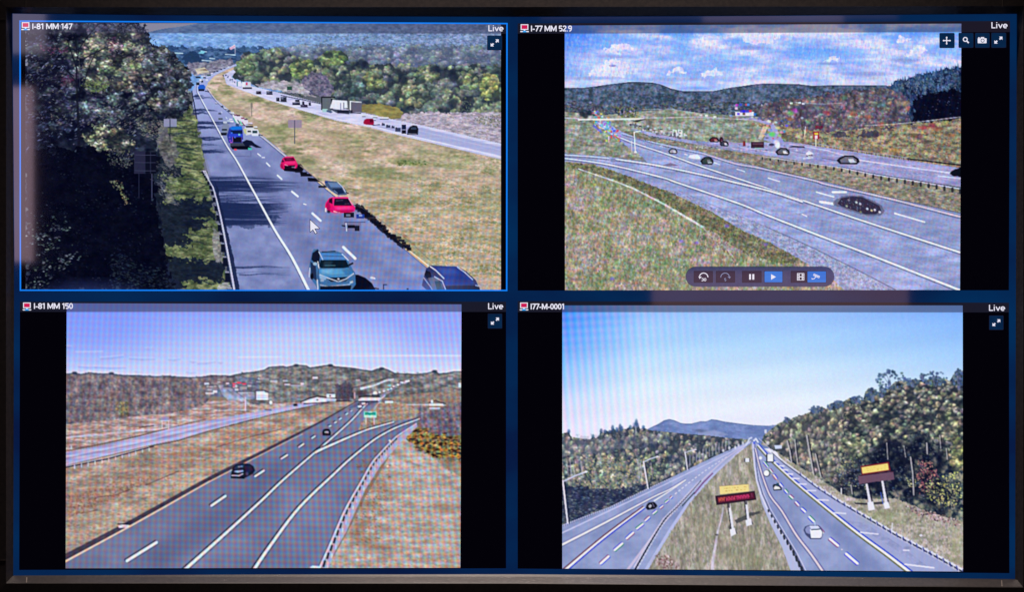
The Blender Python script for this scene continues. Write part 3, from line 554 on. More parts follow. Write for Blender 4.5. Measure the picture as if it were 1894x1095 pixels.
    poly([(620, 383), (646, 382), (648, 385), (624, 387)], (255, 110, 170), k, .45, feather=1.2); poly([(603, 378), (608, 372), (612, 384), (606, 388)], (150, 8, 64), k, .7, feather=.8); line([(618, 365.5), (642, 365.5)], 1.2, (255, 120, 170), k, .6); line([(604, 384), (616, 390)], 1, (120, 6, 50), k, .6); line([(622, 371), (634, 370)], 1.6, (90, 96, 130), k, .6); line([(638, 377), (646, 376)], 1.4, (120, 70, 100), k, .5); poly([(620, 389), (654, 388), (652, 392), (624, 393)], (150, 8, 62), k, .7, feather=.8); ell(608, 391, 3, 3, (20, 8, 22), k, .8, .5)
    k = nid('car', 'ghosted roof and window of a car in broken video')
    rect(637, 410, 676, 411.4, (44, 44, 70), k, .8); rect(637, 412, 668, 426, (104, 104, 150), k, .7); line([(640, 413), (641, 427)], 1.6, (230, 230, 248), k); rect(643, 416, 656, 422, (16, 16, 30), k); rect(656, 417, 665, 427, (22, 22, 38), k); line([(633, 417), (638, 418)], 2.4, (24, 24, 40), k)
    # teal SUV
    poly([(648, 508), (662, 508), (676, 514), (688, 524), (695, 537), (640, 537)], (8, 10, 28))
    k = nid('car', 'teal SUV with roof rails at the bottom of the picture')
    poly([(577, 468), (580, 461), (588, 460), (592, 466), (618, 463), (634, 468), (642, 478), (650, 494), (657, 505), (658, 526), (650, 537), (588, 537), (584, 528), (574, 514), (571, 496)], (60, 104, 156), k)
    poly([(578, 468), (588, 461), (592, 470), (590, 492), (584, 488), (576, 480)], (14, 18, 38), k); poly([(574, 484), (584, 490), (586, 520), (576, 512)], (28, 40, 72), k)
    poly([(593, 481), (640, 481), (646, 494), (634, 496), (594, 496), (590, 492)], (8, 22, 36), k); poly([(592, 468), (634, 470), (640, 480), (594, 480)], (72, 126, 196), k); line([(596, 466), (620, 465)], 1.6, (20, 26, 44), k); line([(590, 466), (597, 480)], 1.8, (190, 202, 228), k); line([(633, 470), (644, 481)], 2.2, (206, 212, 236), k); line([(598, 473), (636, 474)], 1, (40, 60, 96), k)
    poly([(588, 498), (644, 496), (654, 506), (640, 514), (604, 512), (590, 506)], (66, 132, 190), k); poly([(594, 500), (640, 498), (648, 505), (610, 508)], (96, 160, 206), k, .7)
    poly([(604, 514), (646, 512), (640, 520), (612, 521)], (14, 20, 40), k); line([(592, 508), (606, 514), (626, 521), (640, 516), (654, 506)], 2, (196, 206, 232), k); poly([(590, 508), (604, 513), (602, 518), (592, 516)], (140, 170, 210), k)
    line([(593, 527), (606, 530), (646, 526), (652, 520)], 1.5, (178, 190, 220), k); poly([(592, 530), (650, 528), (648, 537), (592, 537)], (12, 14, 30), k); line([(588, 484), (590, 497)], 1.8, (220, 226, 240), k); ell(583, 488, 4, 3, (150, 180, 210), k); line([(646, 490), (652, 487)], 3.4, (14, 20, 34), k); line([(573, 496), (572, 512)], 2.2, (190, 196, 220), k); line([(587, 518), (588, 535)], 2, (214, 220, 236), k); ell(577, 511, 3, 6, (10, 10, 22), k); ell(626, 516, 2.4, 1.6, (196, 206, 230), k)
    line([(601, 491), (620, 491)], 1.4, (70, 104, 110), k)
    poly([(592, 499), (616, 497), (612, 505), (596, 507)], (150, 196, 228), k, .45, feather=1.5); poly([(630, 498), (644, 497), (652, 505), (642, 510)], (40, 88, 140), k, .6, feather=1.5); poly([(600, 483), (616, 483), (610, 494), (597, 494)], (60, 90, 110), k, .35, feather=1); line([(606, 522), (640, 522)], 1.2, (60, 84, 120), k, .8); ell(650, 522, 3.4, 1.8, (200, 214, 236), k, .7, .5); ell(596, 519, 3.6, 1.8, (190, 206, 232), k, .7, .5); line([(590, 496), (588, 512), (592, 524)], 1.2, (34, 60, 96), k, .8)
    # dark blue SUV roof
    k = nid('car', 'dark blue SUV roof cut by the lower right edge')
    poly([(784, 512), (788, 497), (796, 491), (846, 493), (862, 502), (880, 518), (888, 537), (790, 537), (780, 528)], (44, 48, 92), k)
    poly([(800, 493), (844, 493), (872, 516), (878, 524), (824, 528), (816, 508)], (36, 52, 132), k); poly([(824, 529), (886, 528), (888, 537), (824, 537)], (14, 16, 32), k)
    poly([(788, 500), (796, 503), (800, 520), (788, 514), (785, 508)], (14, 14, 30), k); poly([(792, 514), (806, 512), (818, 526), (820, 537), (800, 537)], (96, 108, 130), k, .8); poly([(804, 520), (814, 520), (820, 537), (808, 537)], (40, 60, 62), k); line([(784, 514), (796, 530), (800, 537)], 2, (150, 160, 200), k)
    line([(796, 493), (806, 500), (821, 515)], 2.4, (206, 212, 240), k); line([(846, 494), (860, 504), (874, 517)], 2, (190, 196, 230), k); line([(804, 512), (818, 520), (824, 535)], 2, (196, 204, 236), k); line([(880, 528), (888, 530)], 2, (170, 176, 200), k)
    line([(709.5, 536), (709.5, 526.5), (715, 526.5)], 1.8, (12, 14, 34)); rect(752, 533, 756, 537, (20, 22, 44)); line([(692, 533), (700, 534)], 2, (16, 16, 32))
    poly([(806, 496), (838, 496), (850, 506), (820, 508)], (84, 110, 190), k, .45, feather=2.5); poly([(848, 508), (866, 516), (870, 524), (836, 526)], (24, 34, 92), k, .5, feather=2)
    ell(688, 514, 4, 2, (206, 206, 226), None, .8)

# ================================================================== feed 2: interchange under broken cloud
def feed2():
    FEED[0] = 2
    K = {n: nid(n, l) for n, l in [('sky', 'blue sky with white cloud'), ('hillside', 'low wooded ridge'), ('woodland', 'rust and purple autumn wood'), ('conifers', 'almost black conifers on the rise'),
                                   ('field', 'rough grassland'), ('ramp', 'exit ramp with white edge lines'), ('highway', 'near carriageway'), ('far_highway', 'far carriageway'), ('median_grass', None)]}
    X0, X1 = 1040, 1784
    poly([(X0, 40), (X1, 40), (X1, 545), (X0, 545)], (120, 122, 130), K['highway'])
    sky = tex([(0, (84, 144, 250)), (.40, (124, 168, 252)), (.56, (162, 186, 252)), (.8, (222, 220, 252)), (1, (236, 232, 254))], 60, 19, 101, 4, .85)
    poly([(X0, 40), (X1, 40), (X1, 250), (X0, 250)], sky, K['sky'])
    r = cover([(X0, 40), (X1, 40), (X1, 200), (X0, 200)])
    put(r[:4], np.clip((YY - 60) / 150, 0, .55)[r[1]:r[3], r[0]:r[2]], tex([(0, (150, 164, 226)), (.45, (190, 196, 246)), (1, (236, 232, 254))], 46, 9, 103, 4, .95))
    put(r[:4], np.clip(1 - np.hypot(XX - 1040, YY - 60) / 90, 0, .8)[r[1]:r[3], r[0]:r[2]], (50, 112, 244))
    put(r[:4], np.clip(.8 - np.hypot((XX - 1500) / 90, (YY - 90) / 45), 0, .6)[r[1]:r[3], r[0]:r[2]], (92, 146, 248))
    for pts in [[(1086, 141), (1092, 128), (1116, 117), (1134, 109), (1150, 111), (1160, 120), (1164, 130), (1158, 138), (1120, 141)], [(1364, 58), (1442, 58), (1440, 74), (1404, 82), (1376, 78)], [(1674, 104), (1680, 92), (1694, 84), (1712, 84), (1717, 92), (1702, 104)], [(1520, 112), (1540, 104), (1556, 106), (1552, 113)], [(1118, 88), (1150, 82), (1174, 84), (1164, 94), (1122, 96)], [(1655, 72), (1672, 66), (1684, 70), (1668, 77)], [(1240, 128), (1262, 124), (1270, 134), (1236, 136)], [(1305, 130), (1330, 126), (1340, 136), (1300, 140)]]:
        poly(pts, (238, 234, 254), a=.9, rough=4, rs=9); poly([(x, y + 3) for x, y in pts], (206, 206, 248), a=.4, feather=4)
    ell(1133, 121, 7, 2, (140, 140, 216)); ell(1390, 88, 30, 4, (110, 128, 206), None, .6, .8); ell(1140, 104, 30, 3, (120, 136, 214), None, .6, .9); ell(1672, 111, 24, 4, (116, 134, 200), None, .7, .9); ell(1540, 117, 26, 2.5, (110, 130, 206), None, .6, .9); ell(1600, 136, 40, 4, (124, 134, 196), None, .6, .9); ell(1250, 146, 60, 3, (150, 156, 208), None, .6, .9); ell(1100, 144, 40, 3, (140, 146, 206), None, .6, .9)
    dabs(cover([(X0 + 4, 62), (1776, 62), (1776, 150), (X0 + 4, 150)]), 5200, (.8, 2), (2, 5), [(92, 140, 248), (200, 200, 252), (150, 160, 246), (126, 178, 250), (170, 160, 240)], (-.15, .15), (.06, .26), seed=50)
    ridge = [(X0, 162), (1080, 162), (1110, 158), (1140, 154), (1165, 151), (1205, 152), (1220, 155), (1240, 163), (1262, 168), (1320, 168), (1350, 162), (1392, 156), (1415, 154), (1475, 155), (1500, 158), (1560, 157), (1620, 157), (1660, 158), (X1, 140), (X1, 260), (X0, 260)]
    line(ridge[:18], 3, (230, 228, 252), None, .35, 2)
    r = ftex(ridge, [(0, (40, 54, 66)), (.5, (66, 80, 100)), (1, (96, 106, 132))], 7, 5, 111, K['hillside'], con=1.2)
    line([(x, y + .8) for x, y in ridge[:17]], 2, (40, 44, 72), None, .7)
    dabs(r, 5200, (.8, 2), (1, 2.8), [(50, 64, 76), (86, 90, 122), (66, 88, 84), (104, 102, 126), (44, 48, 76), (84, 96, 100)], (1.2, 1.9), (.15, .5), seed=51)
    # base of the ridge: darker trees
    r = cover([(X0, 190), (1120, 192), (1200, 196), (1300, 186), (1420, 196), (1420, 214), (1300, 212), (1180, 204), (1120, 214), (X0, 214)], 4, 6)
    dabs(r, 1500, (.8, 2.2), (1.2, 3.5), [(40, 54, 52), (30, 36, 60), (84, 80, 60), (110, 110, 130), (60, 44, 70), (96, 104, 96)], (1.2, 1.9), (.3, .8), seed=52)
    # fields
    r = ftex([(X0, 206), (1070, 208), (1100, 214), (1180, 206), (1240, 202), (1290, 208), (1400, 216), (1480, 230), (1600, 262), (1540, 262), (1440, 262), (1360, 268), (1290, 266), (1200, 250), (1140, 252), (1200, 282), (1180, 300), (X0, 292)],
             [(0, (104, 106, 102)), (.5, (132, 134, 132)), (1, (166, 162, 172))], 12, 4, 112, K['field'], con=1.3)
    dabs(r, 2600, (.9, 2.6), (.8, 1.8), [(112, 130, 92), (160, 140, 140), (140, 128, 160), (120, 118, 80), (170, 172, 160), (104, 120, 120)], (-.4, .4), (.15, .5), seed=53)
    r = ftex([(1400, 228), (1480, 224), (1600, 232), (1680, 226), (X1, 214), (X1, 316), (1700, 302), (1560, 282), (1440, 262)], [(0, (88, 78, 78)), (.5, (132, 120, 108)), (1, (166, 150, 130))], 9, 4, 113, K['field'], con=1.4)
    dabs(r, 2400, (.9, 2.8), (.8, 1.8), [(150, 70, 60), (170, 150, 110), (120, 110, 130), (60, 52, 60), (176, 120, 70), (120, 130, 80), (160, 152, 160)], (-.5, .3), (.2, .6), seed=54)
    # autumn wood
    r = ftex([(1400, 196), (1440, 186), (1500, 176), (1560, 172), (1620, 164), (1660, 158), (1680, 180), (1684, 226), (1640, 230), (1600, 234), (1540, 244), (1480, 236), (1440, 230), (1400, 222)], [(0, (52, 44, 64)), (.5, (92, 78, 102)), (1, (130, 112, 132))], 8, 7, 114, K['woodland'], rough=4, con=1.2)
    canopy(r, 150, (5, 10), [(112, 98, 116), (128, 92, 96), (96, 104, 100), (104, 92, 120), (124, 108, 110), (116, 84, 84)], (44, 38, 60), 55, amp=.3, a=.8, chroma=.05)
    dabs(r, 1500, (.9, 2.4), (1, 3), [(120, 96, 112), (130, 84, 76), (90, 110, 90), (70, 60, 90), (140, 110, 90), (60, 50, 66), (110, 120, 130), (130, 60, 80), (96, 72, 96)], (.8, 2.2), (.2, .6), seed=55)
    for (x, y, c) in [(1470, 204, (190, 60, 200)), (1462, 208, (90, 160, 80)), (1460, 220, (190, 90, 60)), (1529, 208, (150, 40, 70)), (1605, 216, (170, 90, 60)), (1632, 194, (70, 130, 120)), (1680, 200, (196, 90, 70)), (1676, 190, (170, 110, 70)), (1630, 230, (180, 70, 60)), (1660, 232, (90, 60, 120)), (1578, 210, (170, 100, 60)), (1560, 180, (90, 120, 92))]:
        ell(x, y, 6, 4, c, None, .6, 1)
    line([(1480, 210), (1486, 250)], 3, (60, 46, 60), None, .7); poly([(1474, 196), (1490, 188), (1516, 192), (1520, 206), (1500, 216), (1486, 230), (1478, 212)], (70, 60, 82), None, .5, rough=4)
    # conifers
    r = ftex([(1640, 160), (1656, 152), (1664, 149), (1674, 147), (1690, 142), (1698, 138), (1712, 136), (1730, 132), (1744, 130), (1758, 124), (1770, 122), (X1, 122), (X1, 220), (1720, 224), (1684, 228), (1678, 210), (1688, 190), (1670, 174)], [(0, (10, 16, 40)), (.5, (34, 48, 76)), (1, (62, 80, 110))], 6, 9, 115, K['conifers'], rough=3, rs=5)
    g = np.random.default_rng(8)
    for i in range(30):
        x = 1650 + i * 4.2 + g.uniform(-2, 2); y = 152 - (x - 1650) * .24 + g.uniform(-4, 4); poly([(x, y - 5), (x + 3, y + 9), (x - 3, y + 9)], (34, 54, 92), K['conifers'], .9)
    dabs(cover([(1655, 156), (1700, 142), (1776, 126), (1776, 165), (1700, 180)]), 500, (.8, 1.8), (1, 2.4), [(60, 84, 116), (84, 96, 130), (20, 30, 60), (96, 110, 120)], (0, 3), (.3, .7), seed=56)
    poly([(1692, 180), (1720, 170), (X1, 166), (X1, 218), (1720, 224), (1686, 228), (1690, 205)], (5, 5, 20), a=.93, rough=4)
    dabs(cover([(1700, 176), (1776, 170), (1776, 212), (1700, 220)]), 26, (1, 2.5), (.6, 1), [(70, 70, 110), (100, 100, 130)], (-.4, .4), (.3, .8), seed=57)
    line([(1600, 232), (1640, 230), (1690, 226), (1776, 216)], 1.6, (170, 160, 170), None, .8)
    for (x0, y0, x1, y1) in [(1585, 240, 1626, 256), (1540, 242, 1568, 254), (1627, 232, 1655, 240)]:
        poly([(x0, y1 - 3), (x0 + 8, y0 + 3), (x1 - 6, y0), (x1, y0 + 3), (x1, y1 - 3), ((x0 + x1) / 2, y1)], (52, 46, 70), None, .85, rough=3)
    for (x, y, c) in [(1708, 236, (160, 30, 60)), (1724, 232, (170, 40, 60)), (1736, 238, (150, 60, 50)), (1700, 252, (60, 20, 60)), (1748, 226, (150, 150, 80)), (1690, 250, (90, 60, 40)), (1760, 250, (150, 90, 60)), (1655, 278, (170, 120, 60)), (1715, 262, (50, 46, 60)), (1745, 272, (70, 74, 80))]:
        ell(x, y, 8, 4, c, None, .6, 1)
    # glitter of broken video around the bridge
    g = np.random.default_rng(21)
    cols = [(40, 60, 230), (220, 40, 60), (60, 210, 90), (230, 230, 250), (210, 220, 80), (180, 80, 220), (60, 200, 220), (236, 236, 252), (120, 110, 220), (230, 120, 60), (200, 205, 240), (90, 100, 190)]
    # rough grass left foreground
    low = [(X0, 290), (1100, 300), (1142, 317), (1187, 334), (1254, 360), (1321, 392), (1366, 421), (1419, 444), (1488, 483), (1544, 518), (1570, 540), (X0, 540)]
    r = ftex(low, [(0, (84, 92, 88)), (.35, (122, 120, 98)), (.65, (146, 134, 132)), (1, (182, 170, 178))], 5, 6, 121, K['field'], con=1.5)
    x0, y0, x1, y1, m = r
    put(r[:4], m * .5, tex([(0, (100, 122, 88)), (.4, (150, 144, 104)), (.65, (176, 142, 116)), (1, (176, 156, 180))], 34, 22, 122, 3, 1.6))
    dabs(r, 9000, (.8, 2.1), (1, 3.2), [(104, 120, 84), (176, 150, 120), (150, 140, 176), (96, 96, 100), (160, 110, 80), (130, 150, 140), (150, 140, 80), (190, 176, 190), (80, 84, 88), (140, 116, 150)], (-.25, .25), (.2, .6), seed=58)
    strip = [(1050, 300), (1100, 306), (1142, 318), (1187, 336), (1254, 362), (1321, 394), (1366, 423), (1419, 445), (1488, 484), (1440, 488), (1380, 470), (1330, 436), (1298, 416), (1231, 376), (1175, 347), (1108, 322), (1060, 310)]
    r = ftex(strip, [(0, (60, 62, 56)), (.5, (98, 96, 76)), (1, (140, 130, 110))], 5, 4, 123, None, a=.75, rough=2, con=1.4)
    dabs(r, 1600, (.8, 2), (.8, 2), [(70, 72, 50), (110, 104, 60), (60, 56, 66), (130, 110, 100), (96, 70, 60)], (-.3, .8), (.25, .7), seed=59)
    line([(1070, 312), (1108, 325), (1140, 336), (1175, 350), (1231, 379), (1270, 402), (1300, 420)], (1.8, 4), (212, 206, 226), None, .9, 1.2)
    line([(1300, 420), (1312, 434), (1335, 452), (1354, 472), (1360, 482)], (2.5, 1.5), (190, 176, 190), None, .6, 1.4)
    dabs(cover([(1290, 428), (1340, 440), (1356, 470), (1320, 466), (1296, 452)], 3), 120, (1, 2.4), (.8, 1.5), [(140, 90, 120), (180, 160, 160), (120, 80, 70)], seed=60)
    for (x, y) in [(1260, 446), (1288, 449), (1344, 418), (1132, 516), (1416, 452)]: ell(x, y, 4, 3, (120, 90, 220), None, .7, .8)
    # pavement of ramp and near carriageway
    pave = [(X0, 284), (1125, 290), (1200, 300), (1180, 284), (1140, 256), (1112, 236), (1100, 226), (1120, 222), (1142, 240), (1180, 256), (1240, 268), (1290, 279), (1359, 299), (1427, 313), (1503, 329), (1530, 336), (1618, 358), (1727, 382), (X1, 396),
            (X1, 545), (1570, 545), (1544, 519), (1488, 484), (1419, 445), (1366, 422), (1321, 393), (1254, 361), (1187, 335), (1142, 318), (1100, 304), (X0, 298)]
    r = ftex(pave, [(0, (132, 138, 190)), (.5, (152, 156, 208)), (1, (176, 178, 232))], 40, 10, 131, K['highway'], con=1.1, rough=1)
    dabs(r, 5200, (1, 4), (.7, 1.4), [(124, 126, 170), (160, 160, 220), (140, 146, 190), (110, 110, 160), (150, 140, 180)], (0, .5), (.12, .4), seed=61)
    poly([(1300, 309), (1419, 349), (1510, 380), (1600, 409), (1776, 467), (1776, 400), (1618, 362), (1430, 318), (1340, 302)], (104, 108, 150), None, .35, feather=6)
    poly([(1500, 400), (1776, 500), (1776, 536), (1640, 470)], (116, 120, 162), None, .4, feather=12)
    gr = [(1142, 317), (1187, 332), (1254, 356), (1321, 384), (1400, 411), (1515, 464), (1585, 499), (1660, 540), (1570, 540), (1544, 518), (1488, 483), (1419, 444), (1366, 421), (1321, 392), (1254, 360), (1187, 334)]
    r = ftex(gr, [(0, (120, 122, 160)), (1, (184, 184, 224))], 5, 4, 132, K['ramp'], rough=2)
    dabs(r, 900, (.8, 2.2), (.7, 1.3), [(104, 100, 120), (200, 200, 236), (120, 100, 200)], (0, .8), (.2, .6), seed=62)
    ID[250:536, 1040:1500][(ID[250:536, 1040:1500] == K['highway']) & inside([(1040, 280), (1206, 303), (1300, 322), (1440, 356), (1600, 412), (1500, 536), (1300, 400), (1142, 318), (1040, 300)], XX[250:536, 1040:1500], YY[250:536, 1040:1500])] = K['ramp']
    line([(1418, 420), (1460, 438), (1515, 464), (1585, 499), (1656, 536)], (1, 1.6), (66, 66, 96), None, .75)
    line([(1254, 352), (1330, 384), (1418, 420)], 1.2, (110, 108, 140), None, .5)
    for pts, w, c in [([(1128, 246), (1172, 264), (1232, 284), (1299, 308), (1419, 348), (1507, 378), (1598, 409), (1776, 467)], (1.4, 3.4), (236, 234, 254)),
                      ([(1139, 294), (1206, 304), (1299, 323), (1400, 347), (1440, 358), (1484, 373)], (2.4, 3), (232, 230, 252)),
                      ([(X0, 292), (1095, 299), (1144, 308), (1225, 328), (1254, 338), (1366, 376), (1419, 398), (1532, 442), (1606, 470), (1776, 537)], (1.8, 4.2), (234, 232, 254)),
                      ([(X0, 286), (1090, 289), (1126, 292.5)], 2.2, (206, 206, 240)), ([(1300, 283), (1359, 302), (1407, 311), (1503, 333), (1530, 341), (1640, 366), (1776, 401)], (1.6, 3.2), (214, 192, 216)), ([(1150, 246), (1230, 268), (1300, 283)], 1.4, (190, 190, 226))]:
        line([(x, y + 2.6) for x, y in sm(pts)], w, (70, 72, 104), None, .6); line([(x, y - 2.4) for x, y in sm(pts)], w, (104, 108, 150), None, .45)
        line(sm(pts), w, c)
    line([(1300, 279), (1430, 314), (1530, 336), (1618, 358), (1776, 394)], 1.5, (62, 54, 60), None, .7)
    for p, q, w in [((1421, 329), (1442, 335.5), 2), ((1510, 355), (1542, 364), 2.4), ((1655, 394.5), (1710, 410.5), 2.8), ((1363, 312.5), (1377, 317), 1.8), ((1320, 300), (1331, 304), 1.6), ((1540, 355), (1565, 355), 3.6), ((1517, 373), (1542, 377), 4.6), ((1484, 396), (1492, 400), 2)]:
        line([p, q], w, (234, 232, 252))
    poly([(1226, 305), (1240, 301), (1256, 306), (1240, 307)], (110, 84, 112), None, .8)
    # median strip
    med = [(1140, 238), (1200, 252), (1290, 268), (1367, 281), (1427, 290), (1549, 309), (1618, 324), (X1, 349), (X1, 394), (1727, 382), (1618, 358), (1530, 336), (1427, 312), (1359, 298), (1290, 278), (1240, 268), (1180, 256)]
    r = ftex(med, [(0, (96, 88, 88)), (.5, (132, 120, 118)), (1, (160, 148, 150))], 8, 3.4, 141, K['median_grass'], con=1.3)
    dabs(r, 1700, (.9, 2.6), (.8, 1.4), [(120, 124, 80), (150, 120, 120), (100, 90, 90), (160, 150, 110), (130, 110, 150)], (0, .5), (.2, .6), seed=63)
    # far carriageway
    up = [(1163, 236), (1230, 250), (1290, 261), (1372, 264), (1461, 262), (1549, 276), (1640, 290), (X1, 312), (X1, 346), (1618, 322), (1549, 308), (1427, 289), (1367, 280), (1290, 267), (1200, 250)]
    r = ftex(up, [(0, (134, 134, 186)), (1, (176, 172, 224))], 20, 4, 142, K['far_highway'])
    dabs(r, 900, (1, 4), (.6, 1.1), [(120, 120, 170), (190, 186, 236)], (0, .35), (.15, .5), seed=64)
    poly([(1290, 266), (1367, 279), (1430, 288), (1360, 276), (1290, 262)], (100, 96, 130), None, .4)
    line([(1460, 266), (1530, 278), (1591, 296), (1672, 308), (1776, 322)], (1, 3), (216, 212, 246)); line([(1370, 272), (1434, 282)], 1.4, (200, 196, 236)); line([(1520, 292), (1560, 299)], 1, (90, 84, 110)); line([(1460, 278), (1500, 286)], 1.2, (90, 88, 120), None, .7); line([(1735, 325), (1776, 330)], 2, (214, 212, 244))
    k = nid('guardrail', 'guardrail on short dark posts along the median edge')
    gp = [(1410, 291), (1470, 300), (1549, 311), (1618, 325), (1700, 338), (1776, 351)]
    line([(x, y - 2) for x, y in gp], (1, 2.4), (202, 200, 232), k); line([(x, y - 4) for x, y in gp[2:]], (.8, 1.6), (58, 60, 90), k); posts(gp, 26, (2.5, 5), (2.5, 5), (26, 28, 40), .85, k=k)
    k = nid('guardrail', 'guardrail on the far side of the far carriageway')
    gq = [(1500, 264), (1549, 272), (1600, 280), (1680, 292)]; posts(gq, 22, (3, 4), (1.2, 2), (70, 64, 96), .8, k=k); line(gq, 1, (170, 166, 206), k, .8); line([(1678, 293), (1776, 305)], (2, 2.6), (16, 18, 30), k)
    # ramp beyond with bright broken colours
    poly([(1360, 218), (1400, 224), (1424, 230), (1428, 240), (1420, 248), (1412, 258), (1440, 268), (1448, 258), (1440, 246), (1436, 234), (1424, 224), (1390, 218)], (160, 160, 226), K['far_highway'], .9, rough=1)
    poly([(1412, 232), (1420, 234), (1414, 250), (1408, 258), (1402, 256)], (222, 196, 190), None, .8)
    for (x, y, c, s) in [(1428, 248, (90, 210, 90), 6), (1424, 240, (120, 130, 230), 4), (1420, 232, (220, 120, 150), 3), (1438, 236, (200, 220, 160), 4), (1446, 244, (230, 130, 200), 3), (1450, 243, (60, 160, 220), 3), (1436, 262, (230, 228, 246), 5), (1442, 250, (150, 200, 100), 4), (1422, 224, (220, 220, 200), 4), (1435, 226, (200, 236, 236), 3), (1455, 232, (70, 60, 220), 3), (1430, 256, (200, 70, 70), 2), (1446, 262, (140, 150, 230), 4)]:
        ell(x, y, s, s * .7, c, None, .85, .7)
    for i in range(130):
        x = 1098 + abs(g.normal(0, 22)) + g.uniform(-4, 12); y = 222 + (x - 1100) * .55 + g.normal(0, 8)
        if x > 1150 or y > 262 or y < 200: continue
        rect(x, y, x + g.uniform(1.5, 5), y + g.uniform(1.5, 5), cols[g.integers(len(cols))], None, g.uniform(.5, .9))
    line([(1098, 232), (1112, 244)], 3.5, (96, 84, 220), None, .8); line([(1108, 216), (1098, 208), (1094, 210)], 2, (210, 90, 110), None, .7); line([(1136, 250), (1146, 258)], 3, (206, 90, 70), None, .7)
    # bridge
    k = nid('bridge', 'thin white overbridge across the highway')
    line([(X0, 217.5), (1070, 219), (1072, 221)], 1.6, (196, 196, 226), k); line([(1070, 221), (1100, 220.5), (1190, 219.5)], 3, (238, 238, 240), k); poly([(1170, 224), (1184, 220.5), (1196, 219), (1180, 225)], (28, 34, 40), k); line([(1190, 218), (1290, 216), (1400, 222)], 1.4, (190, 190, 216), None, .8); line([(1072, 223), (1096, 222)], 1, (60, 66, 50), k)
    line([(1190, 202), (1240, 201), (1290, 209)], 1.2, (196, 196, 210), None, .6)
    # dark trees below the bridge level, left
    for (x, y) in [(1076, 210), (1083, 214), (1090, 208), (1143, 204), (1150, 208)]: ell(x, y, 5, 5, (20, 26, 40), None, .8, .7)
    dabs(cover([(1140, 196), (1180, 198), (1180, 216), (1145, 216)]), 120, (1, 2), (1.4, 3), [(40, 46, 50), (120, 120, 60), (80, 90, 70), (130, 120, 150)], seed=66)
    # queue of white vehicles beyond
    k = nid('queue_of_vehicles', 'broken white shapes of queuing vehicles')
    for i in range(60):
        t = g.random(); x = 1163 + t * 105; y = 229 + t * 22 + g.uniform(-5, 5); w = g.uniform(1.5, 6)
        rect(x, y, x + w, y + g.uniform(1.4, 5), [(232, 234, 248), (30, 30, 46), (200, 204, 230), (90, 90, 110)][g.integers(4)], k, .9)
    for i in range(70):
        t = g.random(); x = 1180 + t * 300; y = 262 + t * 12 + g.uniform(-5, 8); rect(x, y, x + g.uniform(1.5, 4), y + g.uniform(1, 2.2), [(236, 236, 250), (60, 60, 84)][i % 2], None, .55)
    for i in range(46):
        x = 1380 + g.uniform(0, 180); y = 214 + g.uniform(0, 44); ell(x, y, g.uniform(1.5, 3.5), g.uniform(1, 2.4), [(224, 220, 240), (40, 34, 60), (90, 150, 120), (180, 90, 90), (80, 90, 200), (150, 120, 160)][i % 6], None, .55, .8)
    for x0 in (1244, 1254): line([(x0, 250), (x0 + 1, 240), (x0 + 7, 241), (x0 + 7, 251)], 1.8, (236, 236, 250), k)
    # house, little buildings
    k = nid('house', 'white farmhouse in front of the wood')
    rect(1360, 206, 1394, 214, (226, 226, 244), k); rect(1369, 203, 1386, 208, (60, 50, 200), k, .8)
    for (x, y, c) in [(1363, 194, (160, 40, 170)), (1370, 193, (40, 60, 190)), (1381, 193, (190, 60, 90)), (1384, 193, (60, 130, 230)), (1376, 205, (30, 30, 230)), (1388, 205, (220, 40, 80)), (1397, 211, (30, 100, 200)), (1352, 214, (120, 150, 240)), (1366, 210, (90, 40, 230)), (1376, 210, (70, 40, 40)), (1362, 200, (224, 200, 240)), (1400, 213, (20, 40, 60))]: rect(x - 2.5, y - 2, x + 2.5, y + 2.5, c, None, .85)
    for (x, y) in [(1294, 211), (1304, 212), (1320, 214), (1461, 189), (1476, 188), (1483, 190)]: rect(x, y, x + 5, y + 3, (224, 226, 244))
    line([(1462, 188), (1520, 192), (1556, 190)], 1.3, (150, 146, 170), None, .6); line([(1300, 190), (1360, 186), (1420, 190)], 1.2, (120, 116, 150), None, .5)
    # sign and light poles
    k = nid('road_sign', 'small red and yellow sign on a post'); rect(1504, 243, 1515, 257, (150, 20, 50), k); rect(1506.5, 245, 1513, 249, (236, 200, 60), k); rect(1507, 250, 1512, 256, (240, 210, 225), k); line([(1509, 257), (1509, 270)], 2.2, (232, 222, 190), k); rect(1508, 232, 1522, 238, (110, 10, 50), None, .7)
    k = nid('lamp_post', 'pale lamp post in the gore'); line([(1184, 242), (1173, 244), (1174, 262), (1175, 282)], 1.8, (226, 236, 232), k); line([(1168, 260), (1168.5, 280)], 1.3, (210, 216, 236), k); ell(1175.5, 281, 2.6, 2.2, (236, 240, 236), k); line([(1490, 234), (1488, 252)], 1.4, (210, 200, 214))
    ell(1134, 296, 5, 4, (120, 126, 170), None, .9, .4); line([(1126, 252), (1126, 262)], 1.8, (206, 206, 232), None, .8)
    # cars
    def car(x0, y0, x1, y1, body, glass, label, hl=(220, 224, 240), edge=(22, 22, 34)):
        k = nid('car', label); w = x1 - x0; h = y1 - y0
        poly([(x0, y0 + h * .55), (x0 + w * .12, y0 + h * .25), (x0 + w * .35, y0), (x0 + w * .75, y0 + h * .03), (x0 + w * .95, y0 + h * .35), (x1, y0 + h * .7), (x0 + w * .88, y1), (x0 + w * .15, y1 - h * .05)], edge, k)
        poly([(x0 + w * .15, y0 + h * .5), (x0 + w * .38, y0 + h * .15), (x0 + w * .7, y0 + h * .18), (x0 + w * .88, y0 + h * .5), (x0 + w * .8, y0 + h * .82), (x0 + w * .2, y0 + h * .8)], body, k)
